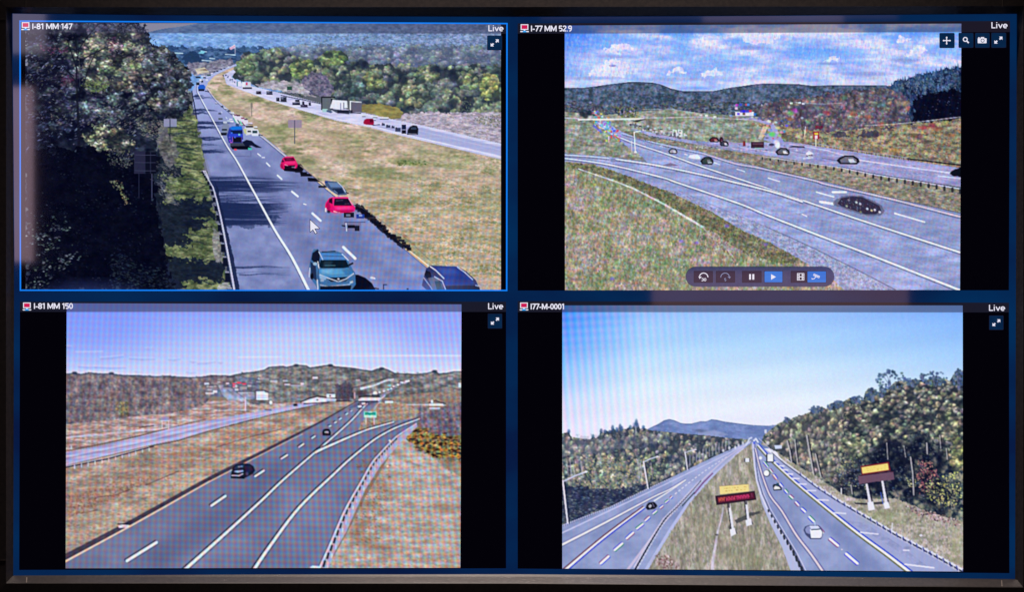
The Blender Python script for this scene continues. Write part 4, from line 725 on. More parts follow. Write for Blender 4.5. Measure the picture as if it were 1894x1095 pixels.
        poly([(x0 + w * .5, y0 + h * .4), (x0 + w * .72, y0 + h * .38), (x0 + w * .8, y0 + h * .7), (x0 + w * .55, y0 + h * .72)], glass, k); line([(x0 + w * .6, y0 + h * .75), (x0 + w * .85, y0 + h * .72)], h * .1, hl, k)
    car(1236, 274, 1253, 284.5, (150, 150, 176), (196, 196, 216), 'small grey car coming down the near carriageway')
    k = nid('van', 'white van behind the dark green car'); poly([(1273, 291), (1276, 286), (1290, 285.5), (1296, 291), (1294, 294), (1280, 293)], (236, 238, 250), k); line([(1267, 285), (1271, 286)], 2, (230, 228, 250), k)
    car(1295, 289.5, 1320, 304.5, (50, 60, 58), (120, 124, 140), 'dark green car on the near carriageway')
    car(1311, 253, 1330, 263, (84, 32, 44), (170, 90, 96), 'dark red car in the far queue'); car(1330, 253, 1338, 264, (60, 20, 36), (90, 40, 60), 'narrow maroon car in the far queue'); car(1331, 260, 1348, 270.5, (60, 54, 70), (210, 216, 240), 'dark car with white bonnet in the far queue')
    k = nid('van', 'dark maroon van on the far carriageway'); rect(1389, 262, 1413, 273.5, (52, 26, 44), k); rect(1392, 264, 1411, 267, (96, 60, 78), k, .8); rect(1396, 273, 1410, 275, (150, 200, 190), k, .8); rect(1374, 261, 1379, 270, (120, 40, 50))
    car(1434, 273, 1461, 287, (90, 84, 100), (210, 216, 232), 'grey saloon on the far carriageway'); ell(1438, 268, 4.5, 6, (232, 230, 246)); ell(1427, 267, 5, 2.5, (60, 50, 80))
    poly([(1458, 272), (1466, 269), (1486, 270), (1490, 273)], (40, 34, 56)); poly([(1490, 284), (1496, 278), (1505, 284), (1496, 290)], (226, 216, 236)); line([(1486, 293), (1503, 291)], 1.8, (224, 220, 244)); line([(1492, 288), (1502, 286)], 1.4, (40, 36, 60))
    car(1547, 287, 1590, 304, (104, 100, 120), (200, 204, 226), 'grey saloon nearest on the far carriageway')
    k = nid('car', 'black shape of a vehicle at the right edge'); poly([(1756, 321), (1762, 314), (1778, 309), (1778, 327), (1764, 325)], (12, 14, 26), k, rough=1)
    grit(K, 'hillside', 0.110, 3.6, 4, 0.028, 11, 1.0); grit(K, 'woodland', 0.180, 4, 4.6, 0.056, 12, 1.15); grit(K, 'conifers', 0.175, 3.6, 5, 0.032, 13, 1.15)
    grit(K, 'field', 0.100, 3.4, 4, 0.052, 14, 1.06); grit(K, 'median_grass', 0.090, 4, 2.6, 0.040, 15, 1.05); grit(K, 'highway', 0.025, 7, 3, 0.012, 16, 1.0); grit(K, 'ramp', 0.030, 6, 3, 0.012, 17, 1.0); grit(K, 'far_highway', 0.030, 6, 2.4, 0.012, 18, 1.0); grit(K, 'sky', 0.025, 5, 8, 0.020, 19, 1.02)
    tint(K, 'field', (.98, 1.0, .93)); tint(K, 'woodland', (.92, .98, .94)); tint(K, 'median_grass', (.98, 1.0, .92)); tint(K, 'highway', (.99, 1.02, 1.02)); tint(K, 'ramp', (.99, 1.02, 1.02)); tint(K, 'hillside', (1.06, 1.06, 1.12))
    # large blurred dark car
    k = nid('car', 'large dark blurred car closest to the camera')
    poly([(1541, 376), (1546, 368), (1556, 363), (1576, 360.5), (1596, 362), (1614, 370), (1630, 379), (1636, 389), (1630, 397), (1612, 400), (1590, 396), (1564, 386), (1544, 380)], (84, 82, 108), k, .75, rough=1)
    poly([(1549, 376), (1556, 366), (1576, 363), (1594, 364), (1610, 372), (1626, 380), (1630, 390), (1620, 396), (1600, 396), (1580, 389), (1556, 381)], (46, 38, 62), k)
    dabs(cover([(1556, 366), (1594, 366), (1626, 382), (1620, 394), (1590, 390), (1556, 380)]), 60, (1, 3), (.6, 1.2), [(80, 72, 98), (60, 54, 80), (110, 110, 130)], (.8, 1.4), (.3, .8), seed=67)
    for (x, y, c) in [(1584, 374, (214, 212, 226)), (1591, 377, (200, 200, 216)), (1604, 386, (220, 226, 240)), (1612, 389, (226, 200, 140)), (1618, 388, (220, 226, 240)), (1627, 392, (226, 228, 240)), (1566, 381, (160, 170, 150)), (1592, 392, (120, 130, 90)), (1570, 370, (120, 118, 140))]: ell(x, y, 2.4, 2, c, k, .9, .5, .7)
# ================================================================== feed 3: rolling town, exit ramp on the right
def feed3():
    FEED[0] = 3
    K = {n: nid(n, l) for n, l in [('sky', 'violet-blue sky with thin cloud streaks'), ('hillside', 'wooded hills with scattered white houses'), ('woodland', 'bare brown wood on the left'), ('field', 'tan fields by the frontage road'),
                                   ('far_highway', 'pale far carriageway'), ('median_grass', 'rust and tan median grass'), ('highway', 'three wide lanes running up to the bridge'), ('slope', 'dry grass slope beyond the guardrail'), ('bush', 'orange-green bushes')]}
    X0, X1 = 116, 860
    poly([(X0, 556), (X1, 556), (X1, 1062), (X0, 1062)], (130, 112, 110), K['highway'])
    sky = ramp(np.clip((YY - 560) / 135 + (XX - 480) / 4000, 0, 1), [(0, (132, 152, 252)), (.35, (150, 172, 252)), (.75, (182, 198, 252)), (1, (206, 212, 252))])
    poly([(X0, 556), (X1, 556), (X1, 720), (X0, 720)], sky, K['sky'])
    ell(170, 600, 110, 60, (112, 138, 252), None, .5, 1); ell(800, 590, 110, 60, (140, 156, 252), None, .6, 1); ell(560, 650, 160, 50, (206, 216, 252), None, .5, 1)
    for (x0, y0, x1, y1, a) in [(186, 664, 228, 660, .8), (146, 679, 178, 680, .7), (176, 680, 232, 681, .8), (240, 664, 286, 665, .75), (312, 666, 333, 665, .6), (352, 669, 362, 670, .5), (366, 673, 398, 670, .6), (404, 671, 412, 671, .5), (120, 642, 132, 643, .5), (345, 689, 362, 690, .5), (268, 646, 282, 646, .3), (250, 688, 262, 689, .3)]:
        line([(x0, y0), ((x0 + x1) / 2, (y0 + y1) / 2 + 1.2), (x1, y1)], (3, 2), (128, 146, 224), None, a * .6, 2.6); line([(x0, y0 - 3), (x1, y1 - 3)], 2, (206, 206, 252), None, a * .7, 1.6)
    line([(140, 651), (190, 650)], 2, (200, 204, 252), None, .6, 1.5); line([(441, 661), (520, 660)], 2, (222, 226, 254), None, .8, 1.5); line([(628, 659), (760, 658), (852, 658)], 2.6, (222, 224, 254), None, .85, 1.5); line([(530, 656), (700, 655)], 1.5, (210, 216, 252), None, .5, 1.5)
    tl = [(X0, 692), (138, 690), (150, 692), (166, 689), (184, 691), (206, 691), (226, 694), (247, 694), (270, 695), (290, 696), (310, 695), (330, 697), (352, 698), (373, 697), (392, 694), (411, 695), (434, 696)]
    line([(x, y - 1.5) for x, y in tl], 4, (220, 222, 252), None, .8, 2)
    hl = [(420, 697), (434, 693), (450, 690), (470, 688), (489, 684), (497, 679), (510, 678), (523, 677), (530, 679), (548, 675), (566, 676), (573, 680), (588, 678), (600, 676), (611, 675), (620, 678), (635, 679), (655, 681), (675, 685), (688, 686), (698, 682), (709, 681), (718, 684), (730, 690), (744, 691), (770, 692), (790, 690), (804, 686), (812, 691), (826, 690), (840, 687), (X1, 687)]
    line([(x, y - 1.5) for x, y in hl], 4, (226, 226, 252), None, .8, 2)
    r = ftex(hl + [(X1, 800), (420, 800)], [(0, (78, 78, 90)), (.5, (110, 106, 118)), (1, (142, 132, 138))], 13, 6, 201, K['hillside'], con=1.3)
    r2 = ftex([(360, 698), (411, 694), (440, 696), (480, 700), (480, 740), (360, 730)], [(0, (70, 74, 106)), (1, (112, 116, 150))], 10, 4, 202, K['hillside'])
    poly([(396, 698), (411, 695), (428, 697), (432, 701), (396, 702)], (120, 140, 190), None, .8)
    dabs(cover([(440, 690), (500, 682), (620, 680), (850, 694), (850, 790), (700, 780), (440, 760)]), 3600, (1, 3.4), (.8, 1.8), [(120, 110, 124), (128, 108, 96), (104, 110, 104), (84, 76, 96), (150, 130, 126), (66, 60, 76), (140, 120, 96)], (-.5, .5), (.2, .55), seed=70)
    r = ftex(tl + [(440, 705), (400, 722), (384, 742), (371, 753), (327, 763), (247, 772), (190, 780), (X0, 788)], [(0, (74, 68, 84)), (.5, (106, 98, 108)), (1, (136, 124, 126))], 11, 9, 203, K['woodland'], con=1.3)
    dabs(r, 4200, (1, 2.4), (1.2, 3.6), [(110, 96, 108), (84, 76, 96), (134, 108, 96), (150, 130, 116), (66, 60, 80), (100, 92, 110)], (1.2, 1.9), (.15, .5), seed=71)
    ell(228, 758, 12, 12, (120, 116, 80), None, .5, .8); dabs(cover([(214, 744), (238, 744), (240, 770), (216, 772)]), 90, (1, 2.4), (.8, 1.6), [(150, 140, 90), (96, 90, 60), (70, 60, 60)], seed=72)
    for (x, y, rx, ry, c) in [(207, 729, 9, 4, (84, 60, 64)), (264, 727, 8, 4, (60, 54, 70)), (240, 776, 8, 3, (80, 40, 50)), (335, 729, 7, 3, (70, 56, 66)), (285, 714, 12, 3, (80, 76, 100)), (187, 735, 8, 3, (80, 64, 76)), (320, 746, 5, 8, (80, 76, 84)), (180, 760, 6, 3, (76, 70, 90))]: ell(x, y, rx, ry, c, None, .7, .8)
    line([(x, y + 1) for x, y in tl], 2.2, (44, 54, 76), None, .7); line([(x, y + 1) for x, y in hl], 2.4, (46, 54, 76), None, .75)
    for x, y in [(611, 676), (706, 682), (548, 676), (804, 687), (138, 690), (206, 691)]: ell(x, y, 5, 2.5, (34, 44, 66), None, .9, .5)
    # town: roads, roofs
    poly([(404, 713), (412, 712), (420, 722), (450, 742), (446, 745), (424, 744), (410, 728)], (150, 150, 190), None, .8); poly([(416, 716), (424, 716), (462, 746), (450, 746)], (160, 156, 192), None, .8)
    def house(x, y, w, h, c=(222, 218, 238), rf=(80, 70, 86)):
        k = nid('house', None); c = tuple(v * (.84 + .16 * math.sin(x * 7.1)) for v in c); line([(x - 1, y - .6), (x + w + 1, y - .6)], 1.6, rf, k); rect(x, y, x + w, y + h, c, k)
    for h in [(378, 708, 9, 4), (382, 713, 18, 5), (384, 719, 18, 4), (380, 726, 16, 3.5), (394, 722, 8, 5), (388, 715, 6, 2), (418, 708, 6, 3), (414, 717, 12, 4, (206, 210, 244)), (431, 712, 8, 6), (434, 719, 7, 4), (444, 715, 13, 6), (458, 712, 7, 4), (440, 726, 30, 1.8), (474, 705, 8, 2.5), (500, 703.5, 13, 4), (523, 703, 9, 3), (526, 710, 12, 3), (538, 712, 22, 3), (556, 708, 6, 4), (578, 697, 10, 4), (460, 729, 8, 2), (477, 699, 3, 3), (402, 744, 30, 1.6), (402, 706, 6, 1.6), (658, 702, 8, 3), (714, 700, 10, 3), (722, 703, 6, 4), (740, 706, 12, 4), (828, 697, 9, 6), (848, 708, 5, 9), (840, 721, 13, 2.4), (500, 745, 5, 4), (736, 710, 5, 3)]: house(*h)
    for x, y, w in [(430, 709, 7), (438, 707, 9), (448, 709, 8), (430, 713, 5)]: rect(x, y, x + w, y + 2.6, (214, 60, 92))
    k = nid('warehouse', 'large white block beside the road'); poly([(474, 724), (489, 723.5), (490, 726), (496, 727), (496, 740.5), (474, 740.5)], (230, 232, 252), k); line([(473, 723), (489, 722.5), (496, 726)], 1.6, (50, 46, 70), k)
    for y in (732, 736): line([(476, y), (494, y)], 1, (160, 168, 214), k)
    line([(474, 741.5), (497, 741.5)], 1.5, (46, 40, 62), k); poly([(442, 728), (458, 728), (470, 726), (472, 738), (456, 740)], (150, 144, 176), None, .6)
    # the hillside street on the right with its queue
    line([(668, 719), (690, 714), (712, 705), (728, 702)], (4, 2.4), (206, 206, 240)); line([(636, 722), (668, 714), (700, 704), (716, 700)], 1.6, (50, 46, 66), None, .8)
    line([(700, 737), (724, 722), (744, 708), (764, 699)], (5, 2.4), (150, 144, 178), None, .8)
    for i, (x, y, s) in enumerate([(694, 727, 3), (702, 726, 2), (710, 724, 2), (718, 721, 2.4), (724, 719, 2), (728, 715, 2), (736, 712, 2.4), (744, 708, 2), (752, 706, 3), (756, 705, 2)]):
        k = nid('car', 'tiny white car climbing towards the town'); ell(x, y, s, s * .8, (236, 236, 252), k); line([(x - 2, y + 3), (x + 3, y + 2)], 1.2, (50, 50, 70), k, .8)
    for x, y in [(716, 712), (715, 718)]: rect(x, y, x + 7, y + 3, (110, 190, 196), None, .8)
    for pts in [[(733, 722), (760, 718), (780, 719)], [(790, 735), (820, 730), (846, 724)]]: line(pts, 1.2, (170, 160, 176), None, .6)
    k = nid('tree', 'round dark tree left of the bridge'); poly([(622, 716), (628, 710), (640, 708), (650, 712), (656, 724), (655, 740), (624, 742)], (80, 74, 92), k, rough=4); dabs(cover([(624, 714), (652, 712), (654, 736), (626, 738)]), 220, (1, 2.4), (1, 2.6), [(80, 72, 92), (48, 44, 62), (70, 64, 80)], (1, 2), (.3, .7), seed=73)
    line([(622, 742), (650, 742.5)], 2, (50, 24, 36)); ell(666, 728, 9, 5, (70, 56, 70), None, .8, .7); ell(764, 729, 6, 7, (78, 68, 76), None, .8, .7); rect(655, 726, 657, 738, (206, 176, 186))
    # fields
    r = ftex([(X0, 786), (190, 779), (247, 771), (327, 763), (371, 753), (386, 742), (440, 742), (470, 748), (560, 744), (554, 748), (473, 764), (384, 780), (300, 796), (X0, 838)], [(0, (128, 104, 104)), (.5, (166, 140, 136)), (1, (200, 180, 184))], 20, 3, 204, K['field'], con=1.4)
    dabs(r, 1500, (1.5, 6), (.6, 1.2), [(96, 66, 60), (206, 186, 190), (150, 116, 96), (180, 160, 160), (120, 110, 130)], (-.25, .1), (.2, .6), seed=74)
    line([(X0, 810), (180, 805), (240, 799), (300, 793), (345, 789)], 2.4, (196, 186, 210), None, .9); line([(X0, 836), (180, 823), (250, 808), (330, 788), (380, 776)], 1.4, (74, 56, 66), None, .8); line([(X0, 806), (200, 799), (260, 793)], 1, (120, 100, 104), None, .7)
    # far carriageway
    far = [(X0, 838), (180, 826), (250, 810), (330, 789), (384, 779), (473, 762), (554, 747), (600, 742), (600, 746), (577, 750), (503, 766), (448, 780), (384, 797), (329, 814), (276, 824), (X0, 863)]
    ftex(far, [(0, (150, 146, 196)), (1, (192, 186, 230))], 50, 5, 205, K['far_highway'])
    for pts, w, c, a in [([(X0, 846), (250, 819), (384, 786), (473, 768), (560, 750)], 1.2, (214, 208, 240), .9), ([(X0, 850), (250, 823), (400, 787)], 1.2, (110, 104, 140), .7), ([(X0, 841), (250, 813), (384, 782)], 1, (120, 112, 150), .6), ([(X0, 860), (276, 823), (384, 796), (503, 765), (577, 749)], 1.4, (206, 200, 236), .8)]:
        line(pts, w, c, None, a)
    line([(276, 826), (329, 816), (384, 799), (448, 782), (503, 768), (577, 751), (610, 744)], 1.6, (72, 62, 74), None, .85)
    line([(405, 760), (440, 758), (454, 759)], 1.4, (200, 180, 190)); line([(490, 758), (502, 759)], 1.2, (60, 44, 56))
    k = nid('lamp_post', 'white pole beside the frontage field'); line([(453.7, 736), (454.3, 761)], 1.8, (224, 222, 244), k); line([(448, 762), (460, 761)], 1.4, (90, 60, 70), None, .8)
    k = nid('road_sign', 'pale sign board above the far carriageway'); line([(300, 778), (300, 792)], 1.4, (206, 206, 240), k); line([(312, 778), (312, 794)], 1.4, (206, 206, 240), k); rect(298, 771, 313, 779, (150, 140, 180), k); line([(298, 779), (313, 778.5)], 1.4, (216, 214, 242), k)
    ell(501, 745, 2.6, 3, (236, 236, 252)); ell(132, 828, 1.5, 3, (214, 196, 214)); line([(258, 791), (284, 788)], 2, (60, 40, 46), None, .8)
    k = nid('car', 'small dark car on the pale far carriageway'); poly([(542, 750), (544, 747), (549, 747), (551, 751), (545, 752)], (30, 30, 50), k)
    k = nid('bridge', 'long pale bridge parapet on the left'); poly([(556, 745), (572, 739), (586, 735), (600, 737), (622, 738), (622, 741), (604, 744), (585, 745), (568, 746)], (228, 226, 248), k); line([(556, 744), (572, 737), (588, 733), (622, 737)], 1.8, (34, 30, 44), k); line([(562, 747), (586, 746), (608, 744)], 1.6, (44, 38, 54), k); ell(587, 740, 2, 1.6, (120, 90, 100))
    k = nid('lorry', 'white lorry on the distant bridge'); rect(604, 729, 620, 736, (226, 226, 246), k); line([(606, 727.5), (618, 728)], 1.4, (40, 36, 56), k); rect(609, 731, 612, 734, (80, 70, 96), k); rect(604, 740, 620, 743, (170, 170, 200), k)
    # median
    med = [(X0, 864), (276, 827), (329, 817), (384, 799), (448, 783), (503, 768), (577, 752), (624, 744), (662, 742), (664, 741), (640, 756), (596, 780), (531, 815), (451, 856), (422, 872), (388, 888), (300, 938), (240, 972), (X0, 1036)]
    r = ftex(med, [(0, (118, 106, 102)), (.5, (152, 136, 126)), (1, (182, 162, 152))], 30, 7, 206, K['median_grass'], con=1.2)
    for pts, c, a in [([(X0, 915), (190, 894), (262, 872), (330, 838), (400, 812), (470, 796), (500, 800), (420, 830), (350, 856), (300, 884), (230, 916), (150, 950), (X0, 966)], (150, 116, 100), .5), ([(X0, 965), (200, 944), (300, 890), (360, 865), (420, 842), (520, 800), (560, 786), (500, 826), (420, 866), (300, 934), (200, 984), (X0, 1020)], (170, 152, 134), .6),
                      ([(X0, 890), (190, 870), (260, 850), (330, 830), (280, 862), (200, 886), (X0, 910)], (140, 122, 112), .5), ([(420, 810), (480, 790), (560, 768), (620, 752), (600, 766), (500, 800), (430, 822)], (150, 112, 94), .35)]:
        poly(pts, c, a=a, rough=8, rs=22)
    dabs(r, 5600, (1.2, 4), (.7, 1.4), [(146, 104, 84), (176, 156, 140), (120, 108, 84), (100, 80, 78), (160, 130, 100), (190, 166, 156), (130, 120, 130)], (-.45, .15), (.15, .5), seed=75)
    dabs(cover([(X0, 920), (240, 890), (290, 880), (260, 900), (150, 950), (X0, 960)]), 500, (1, 3), (.8, 2), [(110, 76, 64), (90, 70, 68), (150, 100, 76)], (-.4, 1.8), (.2, .5), seed=76)
    for pts in [[(270, 898), (300, 885), (330, 872)], [(180, 920), (214, 916), (240, 906)], [(150, 950), (180, 944)], [(122, 965), (128, 964)], [(400, 828), (450, 812), (520, 794)]]: line(pts, 1.8, (70, 42, 44), None, .6, 1.3)
    k = nid('guardrail', 'dark rail on white posts along the far carriageway')
    line([(X0, 866), (200, 849), (276, 828), (284, 826)], 2.2, (44, 40, 60), k); line([(X0, 864), (200, 847), (276, 826)], 1, (196, 190, 220), k); posts([(138, 861), (200, 849), (276, 829)], 12, (6, 5), (1.8, 1.4), (216, 210, 234), 1, k=k)
    # main carriageway
    road = [(X0, 1036), (240, 973), (300, 938), (388, 888), (451, 856), (531, 815), (596, 780), (640, 756), (664, 741), (700, 740), (704, 742), (690, 756), (684, 764), (670, 790), (662, 797), (676, 798), (725, 780), (780, 770), (784, 776), (769, 783), (744, 800), (730, 811), (688, 855), (660, 900), (647, 928), (612, 1000), (584, 1060), (X0, 1060)]
    r = ftex(road, [(0, (98, 100, 140)), (.5, (108, 109, 150)), (1, (120, 120, 162))], 60, 40, 207, K['highway'], con=.8)
    poly([(424, 920), (500, 860), (560, 820), (600, 800), (560, 850), (500, 900), (380, 1010), (300, 1052), (220, 1052)], (74, 78, 122), None, .5, feather=10)
    poly([(664, 752), (690, 748), (700, 742), (664, 742), (640, 758)], (84, 80, 120), None, .8)
    # gore island
    r = ftex([(662, 797), (668, 784), (684, 762), (700, 744), (760, 744), (776, 762), (790, 768), (752, 776), (725, 780), (690, 792)], [(0, (118, 100, 92)), (1, (180, 156, 140))], 8, 4, 208, K['slope'])
    dabs(r, 500, (1, 3), (.7, 1.4), [(170, 110, 80), (120, 120, 90), (190, 170, 170), (96, 70, 66)], (-.3, .3), (.3, .6), seed=77)
    r = ftex([(704, 738), (760, 730), (X1, 720), (X1, 770), (790, 770), (760, 748)], [(0, (100, 84, 84)), (1, (160, 136, 124))], 8, 4, 209, K['slope'])
    dabs(r, 700, (1, 3), (.7, 1.6), [(150, 96, 76), (110, 110, 90), (96, 76, 90), (130, 120, 120)], (-.3, .3), (.3, .6), seed=78)
    line([(752, 749), (790, 749), (824, 750)], 2, (200, 194, 224)); k = nid('building', 'white roofed building on the right skyline road'); rect(794, 747, 820, 751, (232, 232, 250), k); rect(794, 754, 818, 757, (206, 210, 232), k); line([(794, 745), (806, 741), (812, 744), (824, 747)], 1.6, (50, 40, 50), k); ell(799, 743, 2.4, 3, (236, 236, 250), k)
    rect(712, 742, 727, 746, (230, 220, 234)); line([(712, 741), (728, 741)], 1.2, (70, 50, 60))
    # road beyond guard rail, slope, bushes
    sl = [(784, 770), (X1, 760), (X1, 1060), (600, 1060), (640, 990), (676, 920), (700, 880), (728, 830), (752, 804)]
    r = ftex(sl, [(0, (144, 128, 124)), (.5, (174, 156, 150)), (1, (196, 178, 180))], 18, 7, 210, K['slope'], con=1.1)
    dabs(r, 4800, (1, 3), (.7, 1.5), [(176, 130, 104), (150, 150, 140), (190, 166, 190), (120, 100, 90), (160, 140, 150), (140, 130, 110)], (-.3, .4), (.15, .5), seed=79)
    for (x, y, rx, ry) in [(690, 860, 22, 6), (700, 900, 20, 8), (682, 935, 18, 8), (668, 968, 18, 10), (676, 1000, 22, 8), (720, 836, 24, 6), (700, 1012, 26, 5), (820, 940, 16, 10), (660, 985, 12, 12)]: ell(x, y, rx, ry, (122, 88, 70), None, .55, 1)
    dabs(cover([(660, 850), (720, 830), (720, 900), (700, 1010), (650, 1000), (660, 940)], 5), 420, (1, 4), (.7, 1.4), [(110, 76, 56), (90, 70, 60), (140, 96, 70)], (-.3, .5), (.3, .7), seed=80)
    r = ftex([(775, 752), (800, 760), (X1, 740), (X1, 830), (800, 806), (776, 800), (768, 786)], [(0, (66, 58, 80)), (.5, (96, 84, 106)), (1, (126, 110, 122))], 7, 12, 211, K['bush'], rough=3)
    dabs(r, 700, (1, 2), (1.4, 4), [(110, 96, 116), (70, 66, 84), (90, 96, 90), (130, 112, 110)], (1.2, 1.9), (.2, .6), seed=81)
    b = cover([(752, 800), (770, 792), (790, 796), (820, 806), (X1, 812), (X1, 850), (830, 856), (800, 846), (776, 834), (760, 820), (750, 812)], 4)
    put(b[:4], b[4], (82, 76, 56), 1, K['bush'])
    dabs(b, 700, (1.4, 4.2), (.9, 2), [(176, 122, 56), (132, 134, 70), (196, 150, 80), (120, 110, 60), (160, 100, 60), (150, 150, 96)], (-.6, .3), (.5, .95), seed=82)
    dabs(b, 130, (2, 6), (.9, 2), [(26, 18, 22), (44, 30, 30)], (-.3, .3), (.6, 1), seed=83)
    r = ftex([(800, 846), (X1, 850), (X1, 884), (830, 872)], [(0, (110, 96, 80)), (1, (150, 130, 116))], 6, 4, 212, None, rough=3, a=.8)
    line([(766, 856), (800, 864), (830, 880), (850, 886)], 2.4, (196, 176, 196), None, .5, 1.4); ell(717, 863, 2, 2, (236, 226, 240)); ell(661, 1036, 3, 1.6, (226, 216, 230)); line([(760, 1009), (800, 1018)], 2, (196, 176, 190), None, .5, 1.4)
    # paint on the carriageway
    def stripe(pts, w, c=(228, 226, 250), dk=(30, 30, 54)):
        q = sm(pts) if len(pts) > 2 else pts
        line([(x - 2.4, y - 1.8) for x, y in q], w, dk, None, .68); line([(x + 2, y + 1.6) for x, y in q], w, dk, None, .32); line(q, w, c)
    line([(X0, 1036), (240, 970), (300, 936), (388, 886), (451, 854), (531, 813), (596, 779), (664, 740)], (15, 1.6), (48, 42, 62), None, .9, 1)
    line([(X0, 1042), (240, 974.6), (300, 941), (388, 891), (451, 858), (531, 817), (560, 803)], (4, 1), (226, 186, 176)); line([(X0, 1041), (240, 973.4), (388, 889.6)], (1.4, .8), (250, 220, 214), None, .8)
    stripe([(340, 1056), (412, 992), (470, 939), (490, 920.5), (524, 888), (584, 836), (594, 828), (648, 780), (674, 752), (684, 744)], (6, 1.5))
    stripe([(584, 837), (600, 829), (669, 799), (700, 789), (728, 781)], (4.4, 2))
    stripe([(468, 1057), (500, 1010), (553, 940), (619, 876), (648, 849), (689, 816), (715, 800), (738, 789), (776, 775)], (6, 2))
    line([(692, 758), (700, 746), (706, 741)], 1.6, (180, 176, 214), None, .8); line([(700, 800), (740, 780), (790, 762)], 1.2, (176, 160, 170), None, .6)
    for p, q, w in [((235, 1038), (289.6, 1004), 5.4), ((391, 936), (417, 918), 4.4), ((472, 881.5), (488, 871), 3.6), ((520.5, 849), (531.5, 842), 3), ((553, 827.5), (561.5, 821.6), 2.6), ((577, 811), (583, 807), 2.4), ((609, 789), (612, 788), 2.2), ((619, 782.5), (622, 781), 2.2), ((628, 776), (631, 774), 2), ((640, 767), (643, 765), 1.8), ((649, 761), (651, 760), 1.6)]: stripe([p, q], w)
    poly([(218, 973), (226, 971), (240, 972), (236, 977), (220, 977)], (216, 206, 226)); line([(218, 970), (236, 969)], 1.5, (20, 16, 30)); poly([(660, 802), (666, 798), (672, 798)], (200, 190, 214), None, .8)
    grit(K, 'woodland', 0.120, 4.4, 5, 0.020, 21, 1.08); grit(K, 'hillside', 0.130, 5, 3.2, 0.024, 22, 1.06); grit(K, 'median_grass', 0.085, 6, 2.8, 0.024, 23, 1.06); grit(K, 'slope', 0.070, 5.5, 3, 0.020, 24, 1.04); grit(K, 'field', 0.070, 8, 2.2, 0.016, 25, 1.05); grit(K, 'bush', 0.150, 4, 4, 0.020, 26, 1.08)
    tint(K, 'highway', (1.0, 1.03, .98)); tint(K, 'median_grass', (1.0, .99, 1.0)); tint(K, 'slope', (.98, .99, .98), .85, .62); tint(K, 'hillside', (.98, 1.02, .98))
    # guardrail on the right
    rail = [(590, 1054), (610, 1010), (632, 958), (647, 928), (668, 892), (688, 857), (706, 836), (730, 811), (748, 798), (770, 784)]
    k = nid('guardrail', 'curved guardrail on dark posts beside the exit ramp')
    poly([(592, 1060), (612, 1012), (634, 960), (650, 930), (690, 858), (732, 812), (771, 784), (772, 790), (738, 822), (704, 862), (676, 906), (660, 940), (640, 985), (620, 1020), (604, 1060)], (176, 168, 204), k, .9)
    rail = sm(rail); line(rail, (4.6, 2), (206, 202, 234), k); line([(x - 3, y - 1) for x, y in rail], (1.6, 1), (60, 58, 90), k, .7)
    posts([(x + 4 - (590 - 0) * 0, y) for x, y in rail[:43:6]], 30, (9, 2), (4.6, 1.6), (30, 36, 50), .9, -.25, 1.7, k)
    posts([(x + 9, y + 4) for x, y in rail[:37:6]], 22, (9, 3), (1.8, 1), (232, 228, 246), .8, -.1, 1.6, k)
    ell(721, 815.5, 2.2, 2, (236, 200, 214)); poly([(572, 1051), (578, 1047), (592, 1048), (588, 1052)], (230, 226, 246)); line([(744, 797), (750, 794)], 3, (110, 90, 190), None, .7)
    # green sign, bridge, cars
    k = nid('road_sign', 'green and white gantry sign on two posts in the gore'); line([(677, 773), (677, 783)], 2, (206, 196, 214), k); line([(692, 773), (692, 785)], 2, (206, 196, 214), k); rect(673.5, 761.5, 696.5, 773, (150, 226, 214), k); rect(675, 763, 695, 768, (18, 134, 112), k); line([(677, 766), (684, 768.5), (694, 765)], 1.2, (70, 180, 160), k); line([(675, 770), (695, 771)], 2.2, (200, 236, 240), k); line([(682, 763), (688, 763)], 1.2, (220, 240, 240), k)
    k = nid('bridge', 'flat white bridge over the lanes'); line([(664, 734), (680, 733), (702, 734)], 2, (36, 30, 36), k); poly([(662, 740), (668, 736), (704, 736), (702, 741), (664, 742)], (230, 224, 242), k); line([(664, 743), (700, 743)], 1.8, (40, 34, 50), k); line([(700, 742), (712, 732)], 2.4, (206, 200, 226), k)
    k = nid('lorry', 'tiny white lorry above the bridge'); ell(694, 727.5, 4, 3.2, (238, 238, 252), k); line([(688, 731), (700, 731)], 1.6, (40, 40, 60), k)
    k = nid('car', 'small white car just before the bridge'); rect(662, 750, 669, 754, (232, 230, 250), k); rect(662, 747, 665, 750.5, (30, 50, 76), k); line([(661, 755.5), (670, 755.5)], 1.6, (30, 26, 40), k)
    k = nid('car', 'tiny white and red car near the bridge'); rect(669, 745, 676, 749, (220, 200, 222), k); line([(669, 749.5), (677, 749)], 1.2, (90, 40, 60), k); rect(680, 744, 684, 750, (84, 70, 110))
    k = nid('car', 'small black car in the middle lane')
    poly([(596, 800), (598, 795), (602, 793.5), (609, 794), (612, 800), (611.5, 806), (597, 806)], (10, 10, 24), k); poly([(600, 799), (604, 797.5), (608, 798), (608, 802), (600, 801)], (170, 166, 196), k); line([(599, 804), (609, 804)], 1, (44, 40, 70), k)
    k = nid('car', 'black estate car near the left road edge')
    poly([(428, 874), (431, 864), (438, 859.5), (450, 857.5), (462, 858.5), (469, 863), (472, 871), (468, 877), (458, 882), (452, 885), (428, 884), (427, 879)], (20, 24, 44), k)
    poly([(433, 866), (440, 861), (452, 860), (450, 866), (434, 869)], (34, 46, 80), k); poly([(452, 862), (464, 862), (468, 870), (456, 876)], (34, 28, 62), k, .9); line([(441, 864), (448, 863)], 1.6, (150, 160, 196), k)
